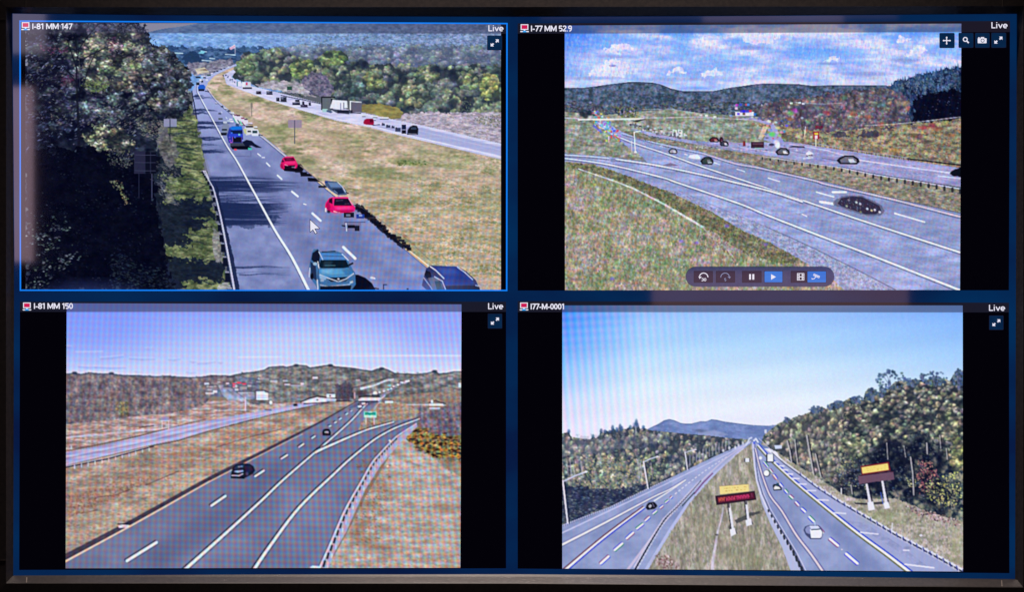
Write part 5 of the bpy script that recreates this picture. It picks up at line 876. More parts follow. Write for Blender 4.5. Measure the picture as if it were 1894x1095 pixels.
    poly([(432, 873), (436, 871), (450, 870), (450, 873), (440, 875)], (170, 168, 204), k); line([(429, 880), (442, 880.5), (449, 877)], 2, (206, 204, 230), k); poly([(427, 882), (454, 883), (452, 886), (427, 885)], (6, 6, 18), k); ell(457, 877, 2.6, 3.4, (60, 60, 100), k)

# ================================================================== feed 4: message boards and forest
def feed4():
    FEED[0] = 4
    K = {n: nid(n, l) for n, l in [('sky', 'clear sky fading from blue to pale violet'), ('mountain', 'blue twin-peaked mountain'), ('woodland', 'forest on the left side'), ('forest', 'tall sunlit forest on the right rise'),
                                   ('far_highway', 'left carriageway running uphill'), ('highway', 'right carriageway with car and trucks'), ('median_grass', None), ('verge', 'grass between guardrail and forest')]}
    X0, X1 = 1034, 1788
    poly([(X0, 556), (X1, 556), (X1, 1066), (X0, 1066)], (120, 116, 112), K['highway'])
    t = np.clip((YY - 565) / 235, 0, 1)
    a = ramp(t, [(0, (142, 184, 255)), (.3, (166, 208, 255)), (.55, (204, 228, 255)), (.75, (226, 236, 255)), (1, (236, 234, 255))])
    b = ramp(t, [(0, (56, 124, 252)), (.3, (92, 150, 252)), (.55, (146, 190, 254)), (.8, (206, 216, 254)), (1, (224, 222, 252))])
    u = np.clip(1 - (XX - 1040) / 150, 0, 1)[..., None] * .9; v = np.clip((XX - 1480) / 300, 0, 1)[..., None] * .72
    sky = a * (1 - u) + b * u
    sky = sky * (1 - v) + v * ramp(t, [(0, (100, 156, 255)), (.4, (146, 194, 255)), (.6, (180, 214, 255)), (1, (222, 230, 255))])
    ds = 1 + .012 * np.sin((YY + XX * .12) / 9)
    poly([(X0, 560), (X1, 560), (X1, 860), (X0, 860)], (sky * ds[..., None]).astype(np.float32), K['sky'])
    ml = [(1150, 815), (1180, 803), (1198, 794), (1208, 789), (1217, 785), (1228, 778), (1238, 775.5), (1248, 778), (1259, 783), (1268, 784), (1279, 784), (1296, 779.5), (1306, 780), (1316, 776), (1326, 777), (1338, 780), (1352, 782), (1368, 784), (1395, 787), (1420, 788), (1440, 786), (1450, 830), (1150, 830)]
    ftex(ml, [(0, (82, 96, 150)), (.5, (98, 112, 168)), (1, (116, 126, 182))], 24, 9, 301, K['mountain'])
    line([(x, y + 1) for x, y in ml[2:20]], 1.6, (62, 76, 120), None, .7)
    dabs(cover(ml), 500, (1, 3), (.8, 1.6), [(86, 100, 156), (120, 130, 184), (96, 100, 150)], (-.8, .8), (.2, .5), seed=90)
    poly([(1290, 800), (1310, 797), (1330, 800), (1350, 806), (1330, 812), (1290, 810)], (140, 140, 180), None, .5, rough=3); ell(1295, 797, 12, 3, (64, 72, 110), None, .6, .8)
    # left forest
    lf = [(X0, 803), (1046, 801), (1052, 799), (1056, 808), (1070, 811), (1092, 813), (1096, 807), (1102, 811), (1108, 806), (1111, 798), (1116, 801), (1122, 797), (1128, 799), (1134, 792), (1140, 797), (1146, 791), (1150, 794), (1158, 794), (1164, 790), (1168, 793), (1174, 784), (1180, 783), (1184, 794), (1190, 791), (1200, 796), (1230, 799), (1270, 803), (1310, 806), (1350, 811), (1385, 813), (1393, 816),
          (1386, 820), (1364, 826), (1330, 842), (1300, 856), (1271, 869), (1243, 884), (1195, 906), (1130, 937), (1040, 972), (X0, 974)]
    r = ftex(lf, [(0, (34, 42, 64)), (.45, (74, 80, 96)), (.8, (106, 106, 118)), (1, (136, 128, 130))], 8, 9, 302, K['woodland'], con=1.3)
    canopy(r, 520, (4, 7), [(118, 114, 108), (104, 110, 100), (122, 114, 128), (92, 104, 116), (128, 124, 96), (134, 122, 120)], (20, 28, 48), 91, sq=1.35, amp=.36, fine=(2.6, 3.8), grow=.5)
    dabs(r, 900, (.8, 2.2), (1.2, 3.6), [(92, 100, 96), (60, 70, 96), (130, 118, 124), (120, 116, 84), (44, 54, 70), (140, 130, 130), (104, 96, 118), (80, 96, 84)], (1.1, 2.0), (.2, .65), seed=91)
    put(*(lambda q: (q[:4], q[4]))(cover([(X0, 812), (1180, 806), (1260, 806), (1160, 830), (X0, 850)], 6)), (126, 122, 142), .3)
    dabs(cover([(1080, 850), (1160, 840), (1240, 850), (1200, 890), (1120, 910), (1060, 900)], 6), 900, (1, 3), (1, 2.2), [(140, 136, 96), (100, 120, 84), (150, 130, 110), (60, 70, 70), (80, 96, 110)], (0, 3.1), (.3, .8), seed=92)
    r = cover([(X0, 900), (1060, 900), (1120, 906), (1200, 896), (1195, 905), (1130, 936), (1040, 971), (X0, 972)], 3)
    put(r[:4], r[4], (16, 20, 48), .8); dabs(r, 500, (.8, 2), (1.5, 4), [(70, 80, 110), (40, 50, 80), (100, 110, 110), (20, 30, 50)], (1.2, 1.9), (.3, .7), seed=93)
    for (x, y) in [(1150, 818), (1172, 814), (1190, 822), (1210, 826), (1240, 846), (1256, 852), (1160, 846), (1130, 834), (1236, 812)]: ell(x, y, 6, 5, (30, 40, 70), None, .55, 1)
    for i in range(14):
        x = 1270 + i * 6; line([(x, 858 - i * 2.4 - 14), (x, 862 - i * 2.4)], 1.4, (150, 144, 176), None, .6)
    for i, x in enumerate([1048, 1054, 1060, 1074, 1076, 1180, 1184, 1204]): line([(x, 850 + i), (x + 3, 880 + i)], 1.4, (160, 156, 180), None, .6)
    ell(1176, 786, 6, 5, (110, 130, 190), None, .6, .7); line([(1176, 783), (1176, 800)], 1.4, (150, 146, 180), None, .8)
    # right forest
    rf = [(1408, 822), (1412, 806), (1424, 796), (1439, 784), (1450, 779), (1456, 772), (1462, 776), (1469, 772), (1482, 769), (1499, 762), (1500, 754), (1512, 755), (1520, 752), (1528, 757), (1534, 748), (1548, 742), (1560, 743), (1572, 736), (1582, 735), (1596, 742), (1600, 726), (1606, 718), (1616, 720), (1620, 730), (1630, 722), (1640, 722), (1656, 706), (1674, 704), (1690, 702), (1704, 703), (1712, 704), (1720, 700), (1740, 700), (1752, 702), (1756, 706), (1764, 692), (1770, 686), (X1, 686),
          (X1, 968), (1776, 965), (1721, 950), (1655, 924), (1589, 924), (1560, 915), (1540, 902), (1510, 882), (1466, 857), (1436, 836)]
    r = ftex(rf, [(0, (20, 26, 46)), (.4, (62, 70, 78)), (.75, (108, 108, 104)), (1, (146, 138, 124))], 7, 8, 303, K['forest'], con=1.35)
    for pts, n, pal, sd in [([(1430, 800), (1500, 770), (1560, 752), (1600, 746), (1600, 800), (1560, 880), (1500, 860), (1440, 830)], 1500, [(120, 110, 110), (134, 116, 92), (80, 84, 80), (60, 66, 84), (150, 134, 130), (100, 104, 84)], 94)]:
        dabs(cover(pts, 4), n, (.8, 2), (1.2, 3.6), pal, (1.1, 2), (.25, .7), seed=sd)
    up = cover([(1560, 770), (1600, 740), (1660, 712), (1776, 706), (X1, 706), (X1, 860), (1740, 830), (1700, 800), (1660, 820), (1560, 860)], 6)
    canopy(cover([(1410, 815), (1450, 784), (1500, 766), (1560, 752), (1600, 742), (1610, 800), (1580, 900), (1540, 896), (1500, 874), (1440, 834)], 4), 330, (4, 7), [(132, 120, 116), (140, 124, 110), (112, 108, 104), (96, 96, 110), (148, 134, 128), (122, 116, 102)], (26, 30, 48), 60, sq=1.25, amp=.34, fine=(2.8, 3.6), a=.85)
    canopy(up, 420, (4, 8), [(140, 136, 116), (138, 126, 118), (118, 120, 106), (108, 112, 116), (134, 124, 108), (122, 112, 116), (150, 142, 128)], (12, 18, 36), 61, amp=.50, fine=(3.6, 3.2), grow=.5, gap=.25, soft=.7)
    for (x, y, rx, ry, pp) in [(1580, 826, 24, 22, [(156, 158, 126), (134, 142, 116)]), (1750, 790, 26, 30, [(150, 144, 110), (146, 140, 120)]), (1770, 840, 14, 40, [(166, 160, 106), (144, 144, 92)])]:
        cc = cover([(x + rx * math.cos(q), y + ry * math.sin(q)) for q in np.linspace(0, 6.28, 14)], 5); canopy(cc, 34, (4, 7), pp, (14, 20, 36), int(x), amp=.5, fine=(3.6, 3.2), a=.75, soft=.7)
    dk = cover([(1600, 830), (1650, 806), (1700, 806), (1746, 820), (1756, 900), (1766, 960), (1700, 940), (1655, 922), (1590, 922), (1556, 905), (1550, 880), (1590, 880), (1600, 850)], 14, 16)
    put(dk[:4], blur(dk[4][..., None], 5)[..., 0] * np.clip(1.5 - 1.1 * fbm(16, 14, 97)[dk[1]:dk[3], dk[0]:dk[2]], .25, 1), (7, 10, 30), .93)
    dabs(dk, 700, (.9, 2.2), (1, 3), [(60, 70, 96), (96, 100, 110), (30, 44, 80), (120, 120, 120), (50, 60, 60)], (1, 2.2), (.2, .7), seed=95, shade=fbm(14, 14, 96), thr=.5)
    dabs(cover([(1544, 850), (1600, 846), (1604, 900), (1560, 905), (1544, 890)], 4), 300, (1, 2.4), (1, 2), [(150, 150, 110), (40, 50, 80), (120, 110, 130), (60, 70, 100), (20, 24, 40)], (0, 3), (.3, .8), seed=97)
    dabs(cover([(1700, 856), (1720, 852), (1734, 880), (1726, 910), (1704, 912), (1696, 884)], 3), 150, (1.2, 2.8), (1, 2), [(170, 90, 104), (130, 50, 80), (200, 140, 130), (150, 110, 96), (96, 36, 60)], (0, 3), (.4, .85), seed=98)
    dabs(cover([(1716, 890), (1776, 870), (1778, 940), (1740, 936), (1712, 920)], 4), 320, (1.2, 2.8), (1, 2), [(170, 170, 90), (190, 180, 120), (150, 140, 110), (50, 60, 60), (30, 36, 50)], (0, 3), (.5, 1), seed=99)
    dabs(cover([(1676, 886), (1694, 888), (1692, 902), (1678, 900)], 1), 24, (1, 2.4), (1, 2), [(170, 170, 130), (130, 120, 80)], seed=100)
    # crowns standing against the sky
    g = np.random.default_rng(9)
    for (cx, cy, rx, ry, n) in [(1648, 702, 28, 18, 60), (1728, 700, 24, 13, 60), (1774, 700, 12, 18, 46), (1612, 730, 10, 12, 36), (1688, 706, 12, 9, 24), (1584, 740, 13, 6, 26), (1510, 758, 12, 6, 28), (1551, 748, 10, 6, 22), (1456, 776, 5, 6, 8), (1536, 752, 5, 7, 10), (1706, 695, 5, 6, 8), (1632, 726, 8, 9, 20)]:
        for i in range(n):
            q = g.uniform(0, 6.28); rr = math.sqrt(g.random())
            ell(cx + math.cos(q) * rr * rx, cy + math.sin(q) * rr * ry, g.uniform(1.4, 3.4), g.uniform(1.4, 3), [(52, 70, 120), (76, 92, 140), (64, 84, 104), (40, 54, 88)][i % 4], K['forest'], .85, .6)
        for i in range(4): line([(cx + g.uniform(-.2, .2) * rx, cy + ry * 1.2), (cx + g.uniform(-.8, .8) * rx, cy - g.uniform(0, .7) * ry)], 1, (90, 90, 130), None, .7)
    g = np.random.default_rng(10)
    for x, h in [(1052, 6), (1097, 5), (1112, 7), (1119, 5), (1128, 4), (1133, 8), (1141, 7), (1147, 9), (1150, 7), (1166, 6), (1177, 10), (1190, 5)]:
        y = np.interp(x, [p[0] for p in lf[:30]], [p[1] for p in lf[:30]]); ell(x, y - h * .1, 3, h * .7, (44, 66, 110), K['woodland'], .8, .5)
    grit(K, 'woodland', .08, 3.6, 4.6, 0.028, 31, 1.08); grit(K, 'forest', .10, 4.4, 4, 0.028, 32, 1.14); grit(K, 'mountain', 0.030, 6, 3, 0.007, 35, 1.06)
    # trunks
    for pts, w in [([(1456, 816), (1461, 836), (1464, 856)], 2.6), ([(1470, 814), (1472, 836), (1475, 856)], 1.8), ([(1492, 806), (1497, 836), (1505, 880)], 3), ([(1508, 840), (1518, 882)], 2.4), ([(1684, 846), (1688, 876), (1690, 916)], 2.6), ([(1714, 820), (1715, 840)], 2.6), ([(1640, 820), (1642, 850)], 1.6), ([(1574, 898), (1576, 914)], 2), ([(1672, 826), (1675, 846)], 1.4), ([(1750, 830), (1752, 850)], 1.4), ([(1738, 806), (1740, 830)], 1.4)]:
        line([(x + 2.4, y) for x, y in pts], w, (14, 16, 36), None, .7); line(pts, w, (196, 186, 206), None, .85)
    # left carriageway
    lr = [(X0, 974), (1040, 971), (1130, 937), (1195, 905), (1243, 883), (1271, 869), (1300, 855), (1330, 841), (1364, 826), (1390, 815), (1396, 812), (1388, 818), (1364, 836), (1320, 879), (1302, 896), (1273, 930), (1238, 984), (1197, 1052), (1193, 1066), (X0, 1066)]
    ftex(lr, [(0, (118, 124, 174)), (.5, (132, 138, 188)), (1, (148, 152, 202))], 40, 18, 311, K['far_highway'])
    put(*(lambda q: (q[:4], q[4]))(cover([(1236, 890), (1300, 856), (1364, 828), (1396, 812), (1364, 838), (1310, 888), (1270, 925)], 2)), (176, 174, 226), .45)
    line([(1197, 1054), (1238, 985), (1273, 931), (1315, 883), (1364, 837), (1388, 817)], (9, 2.2), (178, 176, 226))
    # median
    md = [(1195, 1066), (1200, 1052), (1240, 986), (1275, 932), (1317, 884), (1364, 840), (1392, 818), (1394, 822), (1395, 860), (1399, 890), (1408, 930), (1424, 970), (1446, 1012), (1466, 1055), (1470, 1066)]
    r = ftex(md, [(0, (112, 108, 96)), (.5, (142, 136, 122)), (1, (172, 160, 156))], 6, 20, 312, K['median_grass'], con=1.2)
    dabs(r, 4200, (.8, 1.8), (1.4, 5), [(120, 120, 92), (160, 146, 140), (110, 100, 90), (176, 160, 170), (130, 140, 100), (100, 96, 96)], (-.25, .15), (.15, .5), seed=101)
    for (x, y, rx, ry, c) in [(1230, 1040, 22, 14, (130, 110, 110)), (1340, 1010, 10, 34, (130, 122, 104)), (1300, 980, 20, 30, (126, 124, 98)), (1380, 1030, 40, 20, (124, 122, 92)), (1350, 870, 10, 20, (150, 146, 140))]: ell(x, y, rx, ry, c, None, .4, 1)
    line([(1338, 940), (1333, 965), (1327, 985), (1323, 1010), (1318, 1040), (1317, 1056)], (2, 6), (190, 180, 206), None, .85, 1.5); line([(1340, 940), (1336, 962), (1330, 985)], 1.2, (110, 104, 104), None, .6); line([(1352, 860), (1349, 890)], 2, (176, 170, 190), None, .5, 1.4); ell(1325.6, 990, 3, 1.6, (60, 56, 70), None, .8)
    dabs(cover([(1215, 1020), (1240, 1030), (1260, 1052), (1210, 1052)]), 60, (1, 4), (1, 2), [(190, 170, 180), (90, 60, 60)], seed=102)
    # rail strip on the left of the right carriageway
    poly([(1390, 818), (1396, 818), (1398, 860), (1404, 890), (1420, 935), (1450, 990), (1490, 1066), (1466, 1066), (1446, 1012), (1424, 968), (1409, 932), (1399, 892), (1394, 860)], (176, 174, 216), K['highway'])
    rr = [(1396, 816), (1402, 822), (1420, 836), (1436, 846), (1451, 857), (1480, 877), (1495, 888), (1525, 909), (1560, 932), (1578, 943), (1616, 965), (1655, 988), (1700, 1012), (1733, 1032), (1781, 1058), (1790, 1066), (1486, 1066), (1450, 992), (1420, 936), (1404, 890), (1398, 860), (1394, 822)]
    ftex(rr, [(0, (120, 126, 176)), (.5, (134, 140, 190)), (1, (150, 154, 204))], 30, 26, 313, K['highway'])
    poly([(1402, 822), (1434, 856), (1481, 900), (1551, 958), (1610, 1003), (1690, 1066), (1790, 1066), (1733, 1030), (1655, 986), (1578, 941), (1495, 887), (1451, 856), (1420, 834)], (160, 158, 208), None, .7)
    poly([(1420, 850), (1440, 875), (1480, 915), (1560, 985), (1640, 1056), (1600, 1056), (1530, 980), (1460, 910), (1428, 870)], (98, 106, 164), None, .5, feather=6)
    ftex([(1560, 962), (1600, 982), (1660, 1020), (1700, 1050), (1720, 1052), (1660, 1006), (1600, 968)], [(0, (120, 122, 170)), (1, (160, 158, 210))], 8, 6, 314, None, a=.6)
    # verge right
    vg = [(1436, 836), (1466, 857), (1510, 882), (1540, 902), (1560, 915), (1589, 924), (1655, 922), (1721, 949), (1776, 964), (X1, 967), (X1, 1066), (1781, 1058), (1733, 1031), (1655, 987), (1578, 942), (1525, 908), (1495, 888), (1451, 857)]
    r = ftex(vg, [(0, (120, 116, 100)), (.5, (150, 144, 128)), (1, (184, 168, 168))], 14, 7, 315, K['verge'], con=1.2, rough=1)
    dabs(r, 2200, (.9, 2), (1, 3.4), [(176, 156, 164), (130, 134, 100), (110, 100, 100), (160, 150, 120), (190, 176, 190)], (-.4, .4), (.2, .6), seed=103)
    ell(1640, 958, 40, 12, (130, 134, 98), None, .5, 1); ell(1770, 1010, 12, 40, (140, 140, 104), None, .4, 1); ell(1703, 991, 3, 2, (220, 216, 230))
    dabs(cover([(1660, 930), (1721, 946), (1776, 962), (1776, 975), (1700, 955)]), 160, (1, 2.4), (1, 2.4), [(60, 44, 60), (196, 170, 180), (150, 110, 110)], seed=104)
    grit(K, 'median_grass', 0.075, 3, 6, 0.017, 33, 1.06); grit(K, 'verge', 0.070, 3.4, 4.4, 0.017, 34, 1.05)
    tint(K, 'forest', (.96, .98, .92)); tint(K, 'woodland', (1.1, 1.1, 1.06)); tint(K, 'highway', (.99, 1.03, 1.02)); tint(K, 'far_highway', (.99, 1.03, 1.02)); tint(K, 'mountain', (1.02, 1.06, 1.04))
    # paint: fringed stripes
    def fr(pts, w, c=(236, 232, 236), o=1.6, e1=(60, 40, 70), e2=(30, 70, 220)):
        pts = sm(pts) if len(pts) > 2 else pts
        n = len(pts); dx = pts[-1][0] - pts[0][0]; dy = pts[-1][1] - pts[0][1]; L = math.hypot(dx, dy) or 1; nx, ny = -dy / L, dx / L
        line([(x + nx * o, y + ny * o) for x, y in pts], w, e1, None, .85); line([(x - nx * o, y - ny * o) for x, y in pts], w, e2, None, .85); line(pts, w, c)
    line([(X0, 989), (1134, 942), (1200, 911), (1256, 884), (1330, 848), (1388, 818)], (2.8, 1.2), (196, 196, 240), None, .9)
    fr([(1038, 1009), (1117, 968.5), (1204, 922), (1238, 906), (1268, 888)], (4, 1.6), o=2, e1=(100, 104, 150), e2=(110, 112, 170)); fr([(1044, 1056), (1117, 994.5), (1191, 939)], (4.6, 2.2), o=2.6, e1=(40, 50, 200), e2=(90, 40, 60)); line([(1210, 927), (1240, 908), (1268, 889)], (2.4, 1.4), (232, 232, 240))
    line([(1160, 1056), (1221, 974), (1282, 906), (1308, 880), (1340, 850), (1386, 818)], (5, 1.4), (200, 186, 220), None, .9)
    es = [(40, 60, 220), (30, 120, 90), (120, 50, 110), (60, 50, 210)]
    for i, (p, q, w) in enumerate([((1111, 1043), (1125.5, 1030), 4.4), ((1137, 1018), (1151, 1006), 4.2), ((1159, 996.6), (1171, 986), 3.8), ((1178, 978.6), (1189, 970), 3.4), ((1193.5, 963.6), (1201, 957), 3), ((1208, 950.6), (1214, 945.6), 2.8), ((1221, 940), (1226, 936), 2.4), ((1231, 930), (1236, 926), 2.2), ((1240, 922), (1243, 919), 2)]): fr([p, q], w, o=1.8, e1=es[i % 4], e2=es[(i + 2) % 4])
    for i in range(16):
        u = i / 15; x = 1249 + u * 92; y = 914 - u * 66 - 3 * math.sin(u * 3); line([(x, y), (x + 2.6, y - 2)], 1.8 - u * .7, (230, 230, 246), None, .9)
    k = nid('guardrail', 'hatched guardrail beside the left carriageway')
    rl = [(1180, 1054), (1212, 998), (1234, 964), (1256, 942), (1273, 924), (1300, 894)]
    posts([(x - 3, y - 5) for x, y in rl], 40, (11, 2), (2.6, .8), (18, 24, 40), .95, -.45, 1.4, k); posts([(x - .5, y - 5) for x, y in rl], 40, (9, 2), (1.2, .6), (226, 226, 246), .9, -.3, 1.4, k); line([(x - 7, y - 4) for x, y in rl], (2.6, 1), (206, 196, 226), k); line([(1284, 914), (1300, 894), (1318, 876)], 2.6, (96, 30, 90), k, .7); line([(1262, 936), (1284, 912)], 2.4, (30, 40, 40), k, .7)
    k = nid('guardrail', 'guardrail along the foot of the left forest'); fl = [(X0, 973), (1130, 936), (1195, 904), (1243, 882)]; line([(x, y + 2) for x, y in fl], 1.4, (196, 194, 230), k, .9); posts(fl, 56, (5, 3), (1.1, .8), (70, 70, 100), .75, k=k)
    k = nid('guardrail', 'guardrail left of the right carriageway')
    g2 = [(1393, 822), (1395, 860), (1399, 888), (1407, 914), (1420, 944), (1444, 984), (1466, 1020), (1486, 1060)]
    line(g2, (1.6, 4), (214, 212, 244), k); line([(x + 3.4, y) for x, y in g2], (1, 3.6), (64, 68, 110), k, .8); line([(x + 6, y) for x, y in g2], (1, 2.4), (206, 204, 240), k, .8); posts([(x + 1, y) for x, y in g2[4:]], 13, (3, 9), (3, 5), (20, 24, 36), .9, .2, k=k)
    fr([(1397, 830), (1404, 860), (1412, 886), (1424.6, 917.5), (1446, 946), (1472.6, 990), (1500, 1026), (1522, 1058)], (2, 4), (224, 208, 220), 2.2, (90, 90, 140), (90, 84, 150))
    fr([(1402, 824), (1418, 842), (1434, 858), (1481, 901), (1551, 958.5), (1593, 991.6), (1640, 1026), (1684, 1060)], (2, 5), (238, 234, 236), 2.8, (90, 90, 50), (40, 60, 200))
    for i, (p, q, w) in enumerate([((1413, 855), (1420, 864), 1.8), ((1424, 869), (1428, 874), 2.2), ((1431, 879), (1436, 886), 2.6), ((1442, 895), (1447, 901), 2.8), ((1452, 907), (1456, 912), 2.8), ((1461, 917.5), (1466, 922), 3), ((1472, 929.5), (1477, 935), 3.2), ((1483, 941.5), (1489, 947), 3.6), ((1497, 957), (1505, 965), 4), ((1514, 977), (1522, 986), 4), ((1535, 997.5), (1550, 1010), 4.4), ((1565, 1025), (1586, 1043), 4.8)]): fr([p, q], w, (236, 234, 240), 2, es[i % 4], es[(i + 1) % 4])
    line([(1412, 860), (1440, 892)], 1.6, (210, 150, 120), None, .6)
    for p, q in [((1442, 862), (1450, 862.5)), ((1448, 869), (1457, 870)), ((1456, 877), (1466, 877.5)), ((1465, 885.5), (1478, 886)), ((1476, 896), (1491, 896)), ((1492.5, 908), (1508.5, 908)), ((1512, 925), (1532, 926)), ((1542, 949), (1564, 950.5)), ((1592, 985.5), (1624, 988.6)), ((1671, 1018.6), (1681, 1018.6)), ((1674, 1044.5), (1700, 1048), )]: line([p, q], 2.8, (220, 218, 246), None, .95)
    line([(1674, 1044.5), (1727, 1051)], 3, (226, 224, 248)); line([(1432, 855), (1438, 855.5)], 2, (220, 218, 246)); ell(1557, 1017, 1.6, 1.4, (220, 216, 240)); ell(1678, 1014, 6, 3, (110, 112, 150), None, .5, 1)
    k = nid('guardrail', 'guardrail sweeping down the right verge')
    g3 = [(1428, 834), (1451, 855), (1480, 876), (1509, 898), (1546, 922), (1578, 941), (1616, 963), (1655, 986), (1694, 1007), (1733, 1028), (1781, 1055)]
    line([(x - 1, y + 3) for x, y in g3], (1, 3.4), (30, 34, 56), k, .85); line(g3, (1.6, 3.6), (224, 224, 246), k); line([(x - 1, y + 6) for x, y in g3[5:]], (1, 2), (196, 190, 216), k, .8); posts([(x, y - 3) for x, y in g3[3:]], 30, (6, 11), (1.6, 2.2), (206, 206, 238), .85, .15, k=k); posts([(x, y) for x, y in g3[2:]], 26, (4, 7), (2, 3), (34, 40, 130), .7, .3, k=k)
    line([(1650, 968), (1650, 980)], 1.6, (216, 214, 226), k); line([(1556, 904), (1556, 914)], 1.8, (226, 226, 240))
    line([(1394, 816), (1398, 812), (1402, 818)], 3, (220, 224, 250)); line([(1380, 824), (1386, 812), (1390, 810)], 3, (200, 210, 240)); rect(1393, 817, 1397, 822, (60, 80, 220), None, .8); poly([(1432, 824), (1446, 824), (1446, 830), (1434, 831)], (200, 210, 246)); rect(1414, 795, 1418, 802, (226, 226, 246), None, .8); ell(1420, 820, 3, 4, (226, 220, 240), None, .7, .7); line([(1404, 812), (1430, 836)], 1.6, (200, 190, 226), None, .7)
    for (x, y) in [(1338, 834), (1349, 829), (1360, 828), (1366, 824), (1374, 820)]: ell(x, y, 2, 3, (226, 228, 244), None, .8, .6)
    k = nid('road_sign', 'little white sign in the upper median'); rect(1378, 848, 1386, 855, (226, 228, 248), k); rect(1376.6, 848, 1378.4, 855, (30, 30, 46), k); rect(1386, 848, 1387.4, 855, (30, 30, 46), k)
    # lamp posts
    for a0, b0, c0, w, lab in [((1041, 890), (1050, 968), (1084, 873), 3.2, 'tall bent lamp post at the left edge'), ((1190, 854), (1198.5, 904), (1216, 845), 2.6, 'bent lamp post second from the left'), ((1267, 837), (1271.5, 869), (1286, 832), 2, 'bent lamp post farthest up the left carriageway')]:
        k = nid('lamp_post', lab); line([(a0[0] + 3, a0[1]), (b0[0] + 3, b0[1])], w * .7, (16, 18, 40), None, .7); line([a0, b0], w, (224, 222, 244), k); line([(a0[0] + 1, a0[1] + 1), ((a0[0] + c0[0]) / 2, (a0[1] + c0[1]) / 2 - .5), c0], (w * .7, w * .9), (196, 200, 232), k)
        ell(c0[0], c0[1], w, w * .6, (232, 232, 250), k)
    k = nid('car', 'small black car on the left carriageway'); poly([(1194, 940), (1196, 934), (1200, 930), (1210, 929), (1214, 933), (1216, 937), (1211, 942), (1198, 944)], (16, 18, 30), k); poly([(1199, 937), (1203, 933), (1206, 936), (1202, 941)], (206, 200, 214), k, .85); line([(1207, 932), (1210, 938)], 1.4, (110, 100, 140), k)
    k = nid('box_truck', 'white box truck far up the right carriageway'); rect(1417, 840, 1431.5, 856, (30, 34, 60), k); rect(1419.5, 840.5, 1430, 854, (238, 240, 250), k)
    k = nid('truck', 'round white vehicle in the left lane'); ell(1418, 876, 6.4, 6.4, (40, 44, 66), k, 1, .2); ell(1417.5, 875.6, 5.2, 5.4, (240, 240, 250), k, 1, .2); k = nid('car', 'tiny white car behind the truck'); ell(1406.5, 847.5, 3, 3, (236, 238, 250), k, 1, .4)
    k = nid('car', 'small white and black car'); poly([(1429, 899), (1431, 896), (1438, 896), (1445.5, 902), (1446, 907), (1431, 908)], (26, 32, 46), k); poly([(1431, 903), (1434, 899), (1441, 901), (1444, 905), (1432, 906)], (230, 230, 232), k); rect(1436, 894, 1441, 899, (30, 60, 80), k)
    k = nid('car', 'white SUV nearest on the right carriageway')
    poly([(1486, 981), (1489, 974.5), (1496, 972), (1514, 972), (1519, 978), (1522.5, 985), (1521, 993), (1518, 998), (1499, 998), (1490, 990)], (58, 64, 104), k); poly([(1489, 980), (1492, 975), (1497, 973), (1500, 980), (1498, 989), (1491, 986)], (130, 136, 190), k)
    poly([(1497, 973), (1513, 973), (1517, 978.5), (1500, 980)], (206, 212, 246), k); poly([(1498, 980), (1517, 979), (1521, 985), (1520, 993), (1517, 996), (1500, 996)], (236, 236, 252), k); line([(1501, 980.5), (1516, 979.4)], 2, (50, 66, 90), k); line([(1507, 966), (1507.5, 972)], 1.4, (190, 210, 236), k)
    # message boards
    poly([(1358, 962), (1376, 955), (1386, 949), (1404, 946), (1407, 949), (1392, 954), (1380, 962), (1362, 968)], (54, 54, 60), K['median_grass'], .85, rough=1, rs=4); poly([(1347, 976), (1352, 966), (1356, 980), (1350, 984)], (44, 44, 52), None, .7)
    k = nid('message_board', 'yellow panel above a dark board with red lettering, on two white posts in the median')
    for p, q, b in [((1348.5, 932), (1355.5, 980), [(1349.5, 980), (1359, 977), (1361.5, 988), (1352, 993)]), ((1380, 928), (1384, 962), [(1378.5, 963), (1389, 959), (1391, 971), (1381, 974)])]:
        line([(p[0] - 2.6, p[1]), (q[0] - 2.6, q[1])], 2.4, (34, 34, 46), k); line([p, q], (4.4, 4.6), (222, 220, 238), k); line([(q[0] + 4, q[1]), (b[2][0] + 1.2, b[2][1] - 1)], 2, (40, 40, 50), k, .8); poly(b, (230, 228, 246), k)
    rect(1345, 930, 1350, 940, (40, 34, 40), k, .8); rect(1377, 928, 1382, 934, (40, 34, 40), k, .8)
    poly([(1330.5, 900), (1384.5, 896), (1385.5, 909.5), (1332, 915)], (238, 216, 132), k); line([(1330.5, 900), (1384.5, 896)], 1, (150, 120, 80), k, .7); line([(1386.4, 897), (1387, 909)], 1.6, (190, 180, 160), k)
    poly([(1322.6, 917.6), (1396, 908.4), (1399, 925), (1325, 935)], (34, 20, 34), k); poly([(1326, 920), (1394, 911.5), (1396, 922.6), (1328, 931.5)], (74, 20, 40), k)
    k = nid('message_board', 'yellow panel above a faded dark board, on two white posts before the forest')
    poly([(1580, 930), (1600, 931), (1634, 928), (1634, 933), (1600, 934.5), (1582, 933)], (20, 20, 34), None, .8)
    for p, q, b in [((1603, 897), (1609, 930), [(1604, 930), (1615, 928), (1618, 943), (1606.5, 945.5)]), ((1632, 891), (1638.6, 930), [(1633.6, 931), (1643, 928.6), (1646, 940), (1636.5, 942)])]:
        line([(p[0] + 4.4, p[1]), (q[0] + 4.4, q[1])], 2.4, (20, 18, 44), k, .8); line([p, q], (4, 5), (222, 218, 240), k); poly(b, (232, 230, 248), k)
    line([(1629, 912), (1633, 932)], 2, (60, 90, 220), None, .7)
    poly([(1592, 862.6), (1644, 854.6), (1647.4, 870.6), (1594, 879.4)], (110, 22, 36), k); poly([(1593.4, 865), (1642, 857.4), (1644, 869.6), (1595, 876.6)], (240, 214, 112), k)
